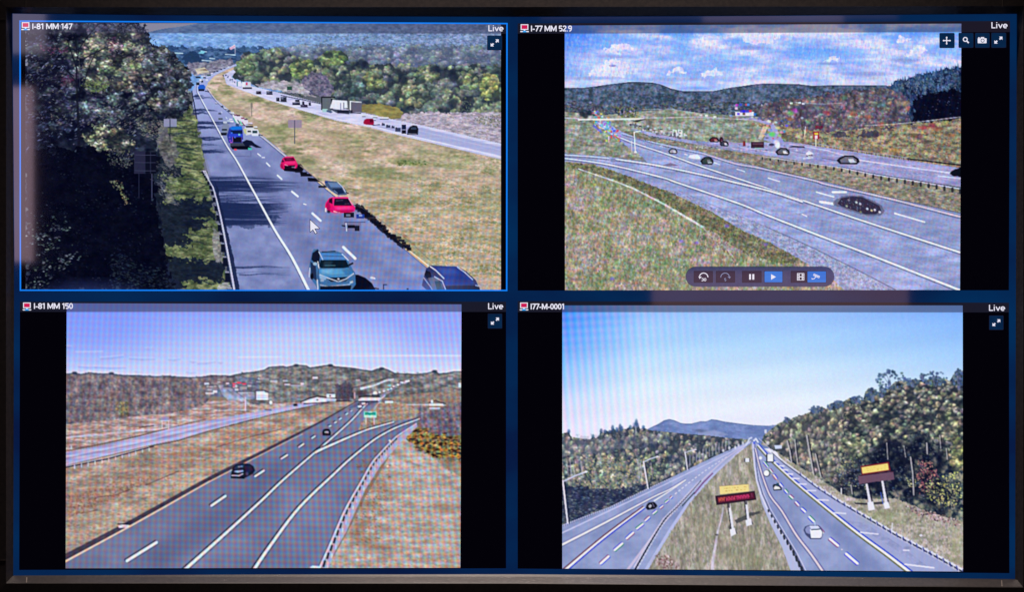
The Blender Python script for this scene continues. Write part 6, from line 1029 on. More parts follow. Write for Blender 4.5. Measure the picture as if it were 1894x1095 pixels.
    poly([(1587, 881), (1653, 873), (1654, 887), (1589, 896)], (100, 68, 90), k, .95, rough=.6); line([(1590, 880.4), (1652, 872.4)], 1.6, (50, 22, 40), k)
    # lettering blurs on the boards (too coarse to read in the picture)
    g = np.random.default_rng(30)
    for i in range(20):
        u = g.random(); v2 = (i % 2); x = 1334 + u * 46; y = 903.6 + v2 * 5 - u * 3.6; rect(x, y, x + g.uniform(1.5, 4), y + 1.4, (190, 150, 70), None, .8)
        x = 1597 + u * 42; y = 867 + v2 * 4.6 - u * 6; rect(x, y, x + g.uniform(1, 3), y + 1.2, (206, 170, 60), None, .6)
    for x0, x1, c in [(1330, 1340.5, (226, 90, 70)), (1343.5, 1359.5, (226, 60, 100)), (1363, 1386.5, (222, 50, 110))]:
        x = x0
        while x < x1:
            y = 925.5 - (x - 1326) * .118
            line([(x, y - 3), (x + .4, y + 3)], 1.5, c, None, .95); 
            if int(x * 3) % 2: line([(x, y - 2.8), (x + 2.6, y - 3)], 1.2, c, None, .9)
            else: line([(x, y + .2), (x + 2.6, y)], 1.2, c, None, .9)
            x += 3.0
    line([(1390, 913.5), (1391, 919)], 1.5, (150, 60, 110), None, .6)
# ------------------------------------------------------------------ feeds: corner points (mm on the glass), title band
QUADS = {1: [(47, 42), (926.5, 42), (926.5, 536), (47.5, 535.5)], 2: [(1044.5, 46.5), (1778, 43), (1775.5, 536.5), (1045, 537)],
         3: [(123.5, 561), (853.5, 563), (851.5, 1051), (121.5, 1052)], 4: [(1040, 565), (1780.5, 565), (1781, 1058), (1040, 1052.5)]}
TITLE = {1: (60.3, 61.7), 2: (61.6, 58.6), 3: (577, 577), 4: (577.5, 578)}
for f in (feed1, feed2, feed3, feed4): f()

def finish():
    """what the camera chain and the panel do to the signal: sharpening halos, block noise, subpixel moire"""
    g = np.random.default_rng(99)
    for q, am, sg, nz in [(1, .55, 1.4, .010), (2, .55, 1.4, .018), (3, .7, 1.9, .005), (4, .65, 1.5, .008)]:
        p = QUADS[q]; x0, x1 = int(min(a[0] for a in p)) - 3, int(max(a[0] for a in p)) + 4
        y0, y1 = int(min(a[1] for a in p)) - 3, int(max(a[1] for a in p)) + 4
        t = CV[y0:y1, x0:x1].copy()
        t = blur(t, {1: .5, 2: .5, 3: .95, 4: .7}[q])
        b = blur(t, sg); t = t + am * (t - b)
        h, w = t.shape[:2]
        n = g.normal(0, 1, (h // 2 + 2, w // 2 + 2, 3)).astype(np.float32).repeat(2, 0).repeat(2, 1)[:h, :w]
        t = np.clip(t, 0, 1) ** np.array({1: (.95, .93, .91), 2: (.94, .91, .90), 3: (.92, .92, .92), 4: (.89, .87, .86)}[q], np.float32)
        lum = t.mean(-1, keepdims=True)
        t = t + n * nz * (0.35 + lum)
        cn = np.stack([vnoise(3.2, 3.2, 700 + q * 3 + c)[y0:y1, x0:x1] for c in range(3)], -1) - .5
        t = t + cn * {1: .03, 2: .075, 3: .02, 4: .02}[q] * (.2 + lum)
        X = XX[y0:y1, x0:x1]; Y = YY[y0:y1, x0:x1]; T = 2 * math.pi
        if q == 3:
            u = T * (X + .10 * (Y - 560)) / (10.2 + 1.3 * np.clip((Y - 560) / 490, 0, 1)); v = T * (Y - .03 * X) / 11.4
            k = np.clip((Y - 700) / 120, 0, 1) * (.4 + .6 * np.clip((X - 200) / 300, 0, 1))
            A = .018 + .010 * np.clip((X - 400) / 400, 0, 1)
            kk = .022 + .045 * k; dr = A * np.cos(u) + kk * (np.cos(u) + 1.2 * np.cos(v + 1)) * .7; dg = A * np.cos(u + 2.1) + kk * .45 * (np.cos(u + 2.4) + np.cos(v + 3)); db = -A * np.cos(u) - kk * (np.cos(u + .4) + 1.3 * np.cos(v + 1)) * .7
        elif q == 4:
            k = np.clip(1 - (X - 1040) / 330, 0.06, 1) * np.clip(1.1 - (Y - 565) / 420, .1, 1)
            u = T * (X - 1040 - .085 * (Y - 565)) / 13.8
            v = T * (Y + .05 * X) / 14.5; kv = np.clip(1 - (X - 1040) / 190, 0, 1) * np.clip(1 - (Y - 565) / 110, 0, 1)
            dr = .085 * k * np.cos(u) + .06 * kv * np.cos(v); dg = .03 * k * np.cos(u + 1.9) + .03 * kv * np.cos(v + 1.2); db = -.015 * k * np.cos(u)
            lo = np.clip((Y - 830) / 100, 0, 1) * .010
            dr = dr + lo * np.cos(T * X / 9); db = db - lo * np.cos(T * X / 9)
        elif q == 2:
            u = T * (X + .2 * Y) / 8.6; v = T * (Y - .1 * X) / 9.2
            dr = .026 * np.cos(u) + .022 * np.cos(v); dg = .014 * np.cos(u + 2); db = -.024 * np.cos(u) - .02 * np.cos(v)
        else:
            u = T * (X + .12 * Y) / 9.4; v = T * (Y - .05 * X) / 10.6; k = np.clip((X - 480) / 200, .15, 1) * np.clip((Y - 250) / 150, .25, 1)
            dr = k * (.040 * np.cos(u) + .036 * np.cos(v)); dg = k * .020 * np.cos(u + 2); db = -dr
        m = np.stack([dr, dg, db], -1) * (.25 + .9 * np.clip(t.mean(-1, keepdims=True), 0, 1)) * 1.35
        t = t + m
        # translucent title band over the top of the video
        a, bb = TITLE[q]; edge = a + (bb - a) * (X - x0) / (x1 - x0)
        k = np.clip(edge - Y + .5, 0, 1)[..., None] * .52
        t = t * (1 - k) + k * np.array([.19, .19, .29], np.float32)
        if q == 2:      # translucent playback capsule
            r = 18.3; dx = np.maximum(np.abs(X - 1405.6) - (136.9 - r), 0); dd = np.hypot(dx, np.abs(Y - 511.7)) - r
            k = np.clip(.5 - dd, 0, 1)[..., None] * .90
            t = t * (1 - k) + k * np.array([.19, .215, .40], np.float32)
        CV[y0:y1, x0:x1] = np.clip(t, 0.004, 1)
finish()

# ------------------------------------------------------------------ materials (all procedural)
def mat(name, base=(0, 0, 0), rough=.5, emis=None, estr=1.0, spec=.5, noise=None, attr=None, bump=None, metal=0):
    m = bpy.data.materials.new(name); m.use_nodes = True; nt = m.node_tree; b = nt.nodes['Principled BSDF']
    b.inputs['Base Color'].default_value = (*base, 1); b.inputs['Roughness'].default_value = rough
    b.inputs['Specular IOR Level'].default_value = spec; b.inputs['Metallic'].default_value = metal
    if emis is not None or attr:
        b.inputs['Emission Strength'].default_value = estr
        if emis is not None: b.inputs['Emission Color'].default_value = (*emis, 1)
        try: m.cycles.emission_sampling = 'NONE'
        except Exception: pass
    if attr:
        a = nt.nodes.new('ShaderNodeAttribute'); a.attribute_name = attr
        nt.links.new(a.outputs['Color'], b.inputs['Emission Color'])
    if noise:
        c0, c1, sc, tgt = noise
        tc = nt.nodes.new('ShaderNodeTexCoord'); mp = nt.nodes.new('ShaderNodeMapping'); mp.inputs['Scale'].default_value = sc
        n = nt.nodes.new('ShaderNodeTexNoise'); n.inputs['Scale'].default_value = 1; n.inputs['Detail'].default_value = 5
        r = nt.nodes.new('ShaderNodeValToRGB'); r.color_ramp.elements[0].color = (*c0, 1); r.color_ramp.elements[1].color = (*c1, 1)
        r.color_ramp.elements[0].position = .35; r.color_ramp.elements[1].position = .65
        nt.links.new(tc.outputs['Object'], mp.inputs['Vector']); nt.links.new(mp.outputs[0], n.inputs['Vector']); nt.links.new(n.outputs['Fac'], r.inputs['Fac']); nt.links.new(r.outputs[0], b.inputs[tgt])
    if bump:
        tc = nt.nodes.new('ShaderNodeTexCoord'); n = nt.nodes.new('ShaderNodeTexNoise'); n.inputs['Scale'].default_value = bump[0]; n.inputs['Detail'].default_value = 4
        bp = nt.nodes.new('ShaderNodeBump'); bp.inputs['Strength'].default_value = bump[1]; bp.inputs['Distance'].default_value = .001
        nt.links.new(tc.outputs['Object'], n.inputs['Vector']); nt.links.new(n.outputs['Fac'], bp.inputs['Height']); nt.links.new(bp.outputs[0], b.inputs['Normal'])
    return m
def lin(c): return tuple(((v / 255) / 12.92 if v / 255 <= .04045 else ((v / 255 + .055) / 1.055) ** 2.4) for v in c)
GL = .035
M_feed = mat('display_picture', (0, 0, 0), GL, attr='Col')
M_desk = mat('display_desktop_blue', (0, 0, 0), GL, emis=(0, 0, 0), noise=(lin((8, 24, 64)), lin((3, 44, 88)), (2.5, 3, 5), 'Emission Color'))
M_black = mat('display_black', (0, 0, 0), GL, emis=lin((3, 2, 8)))
M_band = mat('display_title_band', (0, 0, 0), GL, emis=(0, 0, 0), noise=(lin((30, 25, 38)), lin((24, 28, 44)), (4, 4, 4), 'Emission Color'))
M_sel = mat('display_selection_blue', (0, 0, 0), GL, emis=lin((20, 128, 248)))
M_text = mat('display_text_white', (0, 0, 0), GL, emis=lin((232, 230, 246)))
M_btn = mat('display_button_navy', (0, 0, 0), GL, emis=(0, 0, 0), noise=(lin((6, 30, 62)), lin((10, 42, 78)), (30, 30, 30), 'Emission Color'))
M_btn2 = mat('display_button_slate', (0, 0, 0), GL, emis=lin((34, 30, 62)))
M_btn3 = mat('display_button_edge', (0, 0, 0), GL, emis=lin((24, 26, 50)))
M_blue = mat('display_button_blue', (0, 0, 0), GL, emis=(0, 0, 0), noise=(lin((12, 104, 206)), lin((40, 128, 226)), (4, 4, 60), 'Emission Color'))
M_dim = mat('display_text_dim', (0, 0, 0), GL, emis=lin((130, 140, 180)))
M_pink = mat('display_icon_red', (0, 0, 0), GL, emis=lin((206, 26, 84)))
M_cyan = mat('display_icon_cyan', (0, 0, 0), GL, emis=lin((60, 170, 250)))
M_bez = mat('bezel_plastic', (.045, .038, .039), .42, noise=((.038, .033, .035), (.056, .047, .046), (160, 160, 160), 'Base Color'), bump=(900, .25))
M_seam_glint = mat('bezel_seam_glint', (.30, .26, .23), .4)  # pale colour paints in the light a seam edge catches
M_back = mat('housing_plastic', (.03, .03, .032), .6, bump=(300, .3))

# ------------------------------------------------------------------ objects
monitor = bpy.data.objects.new('monitor', None); S.collection.objects.link(monitor)
monitor.location = P(947, 1095 + 30, 0)
monitor['label'] = 'large black-framed wall monitor showing four live traffic camera views'
monitor['category'] = 'monitor'
bpy.context.view_layer.update()
MI = np.array(monitor.location, np.float32)
def link(name, me, parent, mats, label=None):
    o = bpy.data.objects.new(name, me); S.collection.objects.link(o)
    for m in mats: me.materials.append(m)
    o.parent = parent
    if label: o['label'] = label
    return o
def mesh(name, verts, faces, mats, parent=None, label=None, mi=None):
    v = [(a[0] - MI[0], a[1] - MI[1], a[2] - MI[2]) for a in verts]
    me = bpy.data.meshes.new(name); me.from_pydata(v, [], faces)
    if mi is not None: me.polygons.foreach_set('material_index', mi)
    me.update(); return link(name, me, parent or monitor, mats, label)
class Flat:
    """collects flat shapes drawn on the glass, each at its own small height, into one mesh"""
    def __init__(s): s.v = []; s.f = []; s.m = []; s.mats = []
    def add(s, pts, m, d=.0012):
        if m not in s.mats: s.mats.append(m)
        a = sum(x1 * y2 - x2 * y1 for (x1, y1), (x2, y2) in zip(pts, pts[1:] + pts[:1]))
        if a < 0: pts = pts[::-1]
        n = len(s.v); s.v += [P(x, y, d) for x, y in reversed(pts)]; s.f.append(list(range(n, n + len(pts)))); s.m.append(s.mats.index(m)); return s
    def box(s, x0, y0, x1, y1, m, d=.0012, r=0):
        if not r: return s.add([(x0, y0), (x1, y0), (x1, y1), (x0, y1)], m, d)
        pts = []
        for cx, cy, a0 in [(x1 - r, y0 + r, -90), (x1 - r, y1 - r, 0), (x0 + r, y1 - r, 90), (x0 + r, y0 + r, 180)]:
            for i in range(6):
                a = math.radians(a0 + i * 18); pts.append((cx + r * math.cos(a), cy + r * math.sin(a)))
        return s.add(pts, m, d)
    def stroke(s, pts, w, m, d=.0012):
        for (x1, y1), (x2, y2) in zip(pts, pts[1:]):
            L = math.hypot(x2 - x1, y2 - y1) or 1; nx, ny = -(y2 - y1) / L * w / 2, (x2 - x1) / L * w / 2
            s.add([(x1 + nx, y1 + ny), (x2 + nx, y2 + ny), (x2 - nx, y2 - ny), (x1 - nx, y1 - ny)], m, d); d += .00001
        return s
    def disc(s, cx, cy, r, m, d=.0012, n=20): return s.add([(cx + r * math.cos(6.2832 * i / n), cy + r * math.sin(6.2832 * i / n)) for i in range(n)], m, d)
    def ring(s, cx, cy, r, w, m, d=.0012, a0=0, a1=360, n=24):
        p = [(math.radians(a0 + (a1 - a0) * i / n)) for i in range(n + 1)]
        for a, b in zip(p, p[1:]):
            s.add([(cx + (r + w / 2) * math.cos(a), cy + (r + w / 2) * math.sin(a)), (cx + (r + w / 2) * math.cos(b), cy + (r + w / 2) * math.sin(b)), (cx + (r - w / 2) * math.cos(b), cy + (r - w / 2) * math.sin(b)), (cx + (r - w / 2) * math.cos(a), cy + (r - w / 2) * math.sin(a))], m, d)
        return s
    def build(s, name, parent=None, label=None): return mesh(name, s.v, s.f, s.mats, parent, label, s.m)

# --- the video pictures: the painted grid is cut into one mesh per pictured thing
STEP = 1.12
lut = np.arange(0, 1.0001, 1 / 4095.); lut = np.where(lut <= .04045, lut / 12.92, ((lut + .055) / 1.055) ** 2.4).astype(np.float32)
def sample(X, Y):
    x = np.clip(X - .5, 0, W - 1.001); y = np.clip(Y - .5, 0, H - 1.001); ix = x.astype(int); iy = y.astype(int)
    tx = (x - ix)[..., None]; ty = (y - iy)[..., None]
    c = (CV[iy, ix] * (1 - tx) + CV[iy, ix + 1] * tx) * (1 - ty) + (CV[iy + 1, ix] * (1 - tx) + CV[iy + 1, ix + 1] * tx) * ty
    return lut[(np.clip(c, 0, 1) * 4095).astype(int)]
LABEL = {1: 'view of a queue on a wooded interstate, with blue selection frame around it', 2: 'view of an interchange under cloudy sky, with playback buttons', 3: 'view of a highway with exit ramp and small town', 4: 'view of two message boards between forest edges'}
FEEDOBJ = {}
BASENAME = {1: 'highway', 2: 'highway', 3: 'highway', 4: 'highway'}
for q, (a, b, c, d) in QUADS.items():
    nx = int((b[0] - a[0]) / STEP); ny = int((d[1] - a[1]) / STEP)
    s = np.linspace(0, 1, nx + 1)[None, :]; t = np.linspace(0, 1, ny + 1)[:, None]
    X = (a[0] * (1 - s) + b[0] * s) * (1 - t) + (d[0] * (1 - s) + c[0] * s) * t
    Y = (a[1] * (1 - s) + b[1] * s) * (1 - t) + (d[1] * (1 - s) + c[1] * s) * t
    col = sample(X, Y).reshape(-1, 3)
    XW = (X / 1000 - MI[0]).ravel(); ZW = (BASE + (1095 - Y) / 1000 - MI[2]).ravel()
    xc = (X[:-1, :-1] + X[1:, 1:]) / 2; yc = (Y[:-1, :-1] + Y[1:, 1:]) / 2
    ids = ID[yc.astype(int).clip(0, H - 1), xc.astype(int).clip(0, W - 1)]
    ok = np.array([IDS[k][0] == q if k else False for k in range(len(IDS) + 1) if k == 0 or k in IDS]) if False else None
    valid = np.zeros(len(IDS) + 1, bool)
    for k, v in IDS.items():
        if v[0] == q: valid[k] = True
    road = [k for k, v in IDS.items() if v[0] == q and v[1] == 'highway'][0]
    ids = np.where(valid[ids], ids, road)
    # things whose picture is only a speck stay part of what lies around them
    cnt = np.bincount(ids.ravel(), minlength=len(IDS) + 1)
    n0 = (np.arange(ny)[:, None] * (nx + 1) + np.arange(nx)[None, :])
    quad = np.stack([n0, n0 + (nx + 1), n0 + nx + 2, n0 + 1], -1).reshape(-1, 4)
    flat = ids.ravel()
    feed = bpy.data.objects.new('video_feed', None)
    def grid_mesh(name, Q, parent, label):
        u, inv = np.unique(Q.ravel(), return_inverse=True)
        me = bpy.data.meshes.new(name); n = len(u); f = len(Q)
        me.vertices.add(n); me.loops.add(f * 4); me.polygons.add(f)
        cc = np.empty((n, 3), np.float32); cc[:, 0] = XW[u]; cc[:, 1] = -.0005 - MI[1]; cc[:, 2] = ZW[u]
        me.vertices.foreach_set('co', cc.ravel()); me.loops.foreach_set('vertex_index', inv.astype(np.int32).ravel())
        me.polygons.foreach_set('loop_start', np.arange(0, f * 4, 4, dtype=np.int32))
        try: me.polygons.foreach_set('loop_total', np.full(f, 4, np.int32))
        except Exception: pass
        me.update(calc_edges=True)
        at = me.color_attributes.new('Col', 'FLOAT_COLOR', 'POINT')
        rgba = np.ones((n, 4), np.float32); rgba[:, :3] = col[u]; at.data.foreach_set('color', rgba.ravel())
        return link(name, me, parent, [M_feed], label)
    bpy.data.objects.remove(feed)
    # the part itself: its largest area; everything else pictured hangs under it
    keep = [k for k in range(1, len(IDS) + 1) if valid[k] and cnt[k] > 0]
    small = [k for k in keep if cnt[k] < 4]
    for k in small: flat[flat == k] = road
    fo = grid_mesh('video_feed', quad[flat == road], monitor, LABEL[q]); FEEDOBJ[q] = fo
    for k in keep:
        if k == road or k in small: continue
        Q = quad[flat == k]
        if len(Q): grid_mesh(IDS[k][1], Q, fo, IDS[k][2])

# --- desktop background of the display and black letterboxing
def curve(xs, ys, x): return float(np.interp(x, xs, ys))
top = lambda x: curve([22, 240, 640, 950, 1300, 1881], [24, 27, 29.5, 30.5, 29, 25], x)
bot = lambda x: curve([22, 480, 950, 1400, 1881], [1065.5, 1063.5, 1063, 1066, 1072], x)
lef = lambda y: curve([24, 530, 1066], [22, 26, 24.5], y)
rig = lambda y: curve([24, 1072], [1880.5, 1877.5], y)
xs = np.linspace(0, 1, 33)
tp = [(lef(24) + (rig(24) - lef(24)) * t, 0) for t in xs]; tp = [(x, top(x)) for x, _ in tp]
bp_ = [(lef(1066) + (rig(1072) - lef(1066)) * t, 0) for t in xs]; bp_ = [(x, bot(x)) for x, _ in bp_]
ys = np.linspace(0, 1, 17)[1:-1]
rp = [(rig(25 + 1047 * t), 25 + 1047 * t) for t in ys]; lp = [(lef(24 + 1041.5 * t), 24 + 1041.5 * t) for t in ys]
ringA = tp + rp + bp_[::-1] + lp[::-1]          # clockwise outline of the lit area
nA = len(ringA)
Flat().add([(14, 15), (1888, 15), (1888, 1082), (14, 1082)], M_desk, 0).build('screen_panel', monitor, 'dark blue desktop behind the video tiles')
# video tiles: black surround and title band
TILES = {1: [(38, 38), (937, 42.5), (937, 537), (38, 536.6)], 2: [(957.5, 42.5), (1868, 38), (1866, 537), (957.5, 537.5)], 3: [(37, 558), (936, 558), (936, 1052), (35.5, 1055)], 4: [(957.5, 557), (1866, 560), (1867, 1061), (957.5, 1052.5)]}
BOT = {1: 60.6, 2: 60, 3: 577, 4: 577.6}
for q, t in TILES.items():
    f = Flat(); f.add(t, M_black, .0002).build('tile_surround', monitor, None)
    b0, b1 = TITLE[q]
    qd = QUADS[q]; d = .0004
    y = lambda x: t[0][1] + (t[1][1] - t[0][1]) * (x - t[0][0]) / (t[1][0] - t[0][0])
    bb = lambda x: b0 + (b1 - b0) * (x - t[0][0]) / (t[1][0] - t[0][0])
    g = Flat()
    g.add([t[0], t[1], (t[1][0], bb(t[1][0])), (t[0][0], bb(t[0][0]))], M_band, d)
    g.build('title_band', monitor, None)
g = Flat(); c = [(36, 37), (939, 41.6), (938.5, 538.6), (36.6, 538.2)]; w = 2.6
g.add([c[0], c[1], (c[1][0], c[1][1] + w), (c[0][0], c[0][1] + w)], M_sel, .0009).add([(c[3][0], c[3][1] - w), (c[2][0], c[2][1] - w), c[2], c[3]], M_sel, .0009)
g.add([(c[0][0], c[0][1] + w), (c[0][0] + w, c[0][1] + w), (c[3][0] + w, c[3][1] - w), (c[3][0], c[3][1] - w)], M_sel, .0009).add([(c[1][0] - w, c[1][1] + w), (c[1][0], c[1][1] + w), (c[2][0], c[2][1] - w), (c[2][0] - w, c[2][1] - w)], M_sel, .0009)
g.build('selection_frame', monitor, 'bright blue outline around the upper left tile')

# --- lettering
def arc(cx, cy, rx, ry, a0=0, a1=360, n=14): return [(cx + rx * math.cos(math.radians(a0 + (a1 - a0) * i / n)), cy + ry * math.sin(math.radians(a0 + (a1 - a0) * i / n))) for i in range(n + 1)]
GLYPH = {' ': (.30, []), 'I': (.26, [[(.13, 0), (.13, 1)]]), '-': (.40, [[(.03, .64), (.37, .64)]]), '.': (.24, [[(.12, .86), (.12, 1)]]),
    '0': (.62, [arc(.31, .5, .22, .42)]), '1': (.46, [[(.05, .22), (.30, .06)], [(.30, 0), (.30, 1)]]), '8': (.64, [arc(.32, .27, .21, .19), arc(.32, .72, .24, .20)]),
    '4': (.64, [[(.45, 1), (.45, .04), (.05, .70), (.62, .70)]]), '7': (.58, [[(.03, .08), (.54, .08), (.20, 1)]]), 'M': (.96, [[(.11, 1), (.11, .0)], [(.13, .02), (.48, .86), (.83, .02)], [(.85, 0), (.85, 1)]]),
    '5': (.60, [[(.53, .08), (.12, .08), (.10, .46)] + arc(.29, .68, .23, .25, -130, 130, 10)]), '2': (.60, [arc(.30, .29, .21, .22, 190, 380, 9) + [(.07, .90), (.56, .92)]]),
    '9': (.62, [arc(.31, .30, .22, .23), arc(.27, .36, .26, .57, -5, 105, 8)]), '3': (.60, [arc(.26, .28, .23, .21, -150, 80, 9), arc(.26, .71, .26, .22, -85, 150, 10)]),
    'L': (.56, [[(.12, 0), (.12, .93), (.54, .93)]]), 'i': (.30, [[(.13, .30), (.13, 1)], [(.13, .02), (.13, .15)]]), 'v': (.56, [[(.04, .31), (.27, .93), (.50, .31)]]), 'e': (.58, [[(.07, .64), (.50, .64)] + arc(.29, .64, .22, .30, 0, -310, 12)[1:]])}
def text(s, x0, base_y, x1, cap, parent, name, bold=.18, m=None, d=.0016, label=None):
    m = m or M_text; f = Flat(); tot = sum(GLYPH[c][0] for c in s); k = (x1 - x0) / tot; x = x0; y0 = base_y - cap
    for c in s:
        for st in GLYPH[c][1]:
            pts = [(x + px * k, y0 + py * cap) for px, py in st]; w = bold * cap
            f.stroke(pts, w, m, d); d += .000002
            for q in pts[1:-1]: f.disc(*q, w / 2, m, d + .0001, 8)
        x += GLYPH[c][0] * k
    return f.build(name, parent, label)
bands = [o for o in monitor.children if o.name.split('.')[0] == 'title_band']
for q, (s, x0, yb, x1) in {1: ('I-81 MM 147', 59.5, 53.4, 134), 2: ('I-77 MM 52.9', 981.5, 57.4, 1058), 3: ('I-81 MM 150', 62.5, 571.4, 135.5), 4: ('I77-M-0001', 981, 572.3, 1044)}.items():
    text(s, x0, yb, x1, 10.6, bands[q - 1], 'caption', .19)
for q, (x0, yb, x1) in {1: (902.5, 57.2, 931.5), 2: (1832.5, 51.6, 1863.5), 3: (902, 572, 931), 4: (1828, 575, 1859)}.items():
    text('Live', x0, yb, x1, 11.2, bands[q - 1], 'caption', .17)
for q, (x, y) in {1: (40.5, 40.4), 2: (963, 44.2), 3: (43, 559.6), 4: (962, 559.6)}.items():
    f = Flat(); f.box(x, y, x + 14.2, y + 10.4, M_text, .0014); f.box(x + 1.7, y + 1.6, x + 12.5, y + 8.8, M_pink, .0016); f.box(x + 5.6, y + 10.4, x + 8.6, y + 12.4, M_text, .0014)
    f.box(x - .6, y + 12.4, x + 15, y + 14.6, M_text, .0014); f.add([(x + 3, y + 14.8), (x + 5, y + 11.8), (x + 9.4, y + 11.8), (x + 11.4, y + 14.8)], M_cyan, .0017); f.build('camera_icon', bands[q - 1], None)

# --- buttons
def expand(f, cx, cy, s=1.0):
    for sx in (1, -1):
        t = (cx + sx * 7.6 * s, cy - sx * 6.6 * s)
        f.add([t, (t[0], t[1] + sx * 6.2 * s), (t[0] - sx * 2.1 * s, t[1] + sx * 4.3 * s), (t[0] - sx * 4.4 * s, t[1] + sx * 6.4 * s), (t[0] - sx * 6.4 * s, t[1] + sx * 4.4 * s), (t[0] - sx * 4.2 * s, t[1] + sx * 2.2 * s), (t[0] - sx * 6.2 * s, t[1])], M_text, .0018)
for (x0, y0, x1, y1, lab) in [(901, 65, 929, 92.5, 'upper left tile'), (902, 580, 929, 608, 'lower left tile'), (1829, 583.5, 1856, 610.5, 'lower right tile')]:
    f = Flat().box(x0, y0, x1, y1, M_btn3, .0011, 1.5).box(x0 + .8, y0 + .8, x1 - .8, y1 - .8, M_btn, .0014, 1.5); expand(f, (x0 + x1) / 2, (y0 + y1) / 2, .98 if x0 < 1000 else .95); f.build('expand_button', monitor, 'expand button of the ' + lab)
def btn(x0, y0, x1, y1): return Flat().box(x0, y0, x1, y1, M_btn3, .0011, 2).box(x0 + .8, y0 + .8, x1 - .8, y1 - .8, M_btn, .0014, 2)
f = btn(1737.3, 60.3, 1765.5, 88.4); f.stroke([(1744.5, 74.5), (1757, 74.5)], 1.8, M_text, .0018).stroke([(1750.6, 68.4), (1750.6, 80.6)], 1.8, M_text, .00185)
for p in [(1745, 74.5), (1756.6, 74.5), (1750.6, 68.8), (1750.6, 80.2)]: f.disc(*p, 1.5, M_text, .0019)
f.build('pan_button', monitor, 'square button with a four-way cross')
f = btn(1772.6, 60, 1800.5, 88); f.ring(1785, 72.3, 3.6, 1.9, M_text, .0018).stroke([(1787.6, 75), (1791.4, 79)], 2.6, M_text, .0019); f.build('zoom_button', monitor, 'button with a magnifying glass')
f = btn(1803, 60, 1830.5, 88); f.box(1808, 70.2, 1824.4, 79.4, M_text, .0017, 1).box(1813.6, 68, 1820, 71, M_text, .0016).ring(1817, 74.6, 3, 1.2, M_btn, .0019).box(1809, 68.4, 1811.6, 70, M_text, .0016); f.build('snapshot_button', monitor, 'button with a photo camera')
f = btn(1833, 59.6, 1861, 88); expand(f, 1846.2, 73.6, .98); f.build('expand_button', monitor, 'expand button of the upper right tile')
bar = Flat()
bar.box(1270.2, 495, 1541, 528.4, M_btn3, .0006, 16.4)
# the capsule's own colour is translucent and already mixed into the picture, so only its rim is drawn
bar = Flat(); cx0, cx1, cy, r = 1287, 1524.2, 511.7, 18.3
pr = [(cx1 + r * math.cos(math.radians(a)), cy + r * math.sin(math.radians(a))) for a in range(-90, 91, 12)] + [(cx0 + r * math.cos(math.radians(a)), cy + r * math.sin(math.radians(a))) for a in range(90, 271, 12)]
pr.append(pr[0]); bar.stroke(pr, .7, M_btn3, .0007); toolbar = bar.build('playback_toolbar', monitor, 'rounded translucent bar of playback buttons')
def tb(x0, x1, m, name, lab):
    f = Flat().box(x0, 501, x1, 523, M_btn3, .0009, 1).box(x0 + .8, 501.8, x1 - .8, 522.2, m, .0012, 1); f.nm = name; f.lab = lab; return f
f = tb(1283, 1318.6, M_btn2, 'rewind_button', None); f.ring(1301.3, 513, 8, 1.7, M_text, .0016, 195, 360, 14).add([(1291.6, 511.6), (1297.6, 511.6), (1294, 516)], M_text, .0017)
b1 = f.build('rewind_button', toolbar, 'button with curved arrow back and 30'); text('30', 1297, 520, 1306.4, 5.6, toolbar, 'button_number', .2, d=.0018)
f = tb(1324, 1359.6, M_btn2, 'forward_button', None); f.ring(1341, 513, 8, 1.4, M_dim, .0016, 180, 345, 14).add([(1345.6, 511.6), (1351.4, 511.6), (1349.6, 515.4)], M_dim, .0017)
f.build('forward_button', toolbar, 'dim button with curved arrow forward and 5'); text('5', 1339.4, 520, 1343, 5.4, toolbar, 'button_number', .2, M_dim, .0018)
f = tb(1372.4, 1408.6, M_btn2, '', None); f.box(1385.4, 507, 1388.9, 517.2, M_text, .0017).box(1391.4, 507, 1394.9, 517.2, M_text, .0017); f.build('pause_button', toolbar, None)
f = tb(1413.2, 1447.8, M_blue, '', None); f.add([(1426, 507), (1435, 512.2), (1426, 517.4)], M_text, .0017); f.build('play_button', toolbar, 'bright blue play button')
f = tb(1462.4, 1492.4, M_btn2, '', None); f.box(1474, 505.2, 1487.4, 518.6, M_text, .0015)
for i in range(4):
    for x in (1475.1, 1484.3): f.box(x, 506.4 + i * 3.1, x + 2, 508.1 + i * 3.1, M_btn3, .0018)
for y in (506.4, 512.8): f.box(1478.6, y, 1482.8, y + 4.8, M_btn3, .0018)
f.build('film_button', toolbar, 'button with a film strip'); 
f = tb(1492.6, 1528.4, M_blue, '', None)
f.add([(1505, 506), (1516.6, 511), (1514.6, 514.6), (1503.6, 509.6)], M_text, .0016).stroke([(1504.4, 508), (1515.4, 512.8)], .8, M_blue, .0019).stroke([(1508.6, 512), (1505.6, 515.6), (1502, 516)], 1.3, M_text, .0017).add([(1501, 513.6), (1503.4, 516.6), (1501, 516.8)], M_text, .0018)
f.build('live_button', toolbar, 'bright blue button with a security camera')
f = Flat(); cur = [(574, 407), (574.2, 428.4), (579, 424.2), (583.4, 431.6), (586, 430.4), (581.6, 422.8), (590.4, 422.2)]
f.add([(573, 404.6), (573, 430.6), (578.6, 426), (582.8, 433), (587.4, 431), (583.4, 423.8), (592.6, 423.2)][:7], M_btn3, .0011)
f.add(cur[:1] + cur[1:3] + cur[5:], M_text, .0015).add([cur[2], cur[3], cur[4], cur[5]], M_text, .0015)
f.build('mouse_pointer', monitor, 'white arrow pointer over the upper left view')

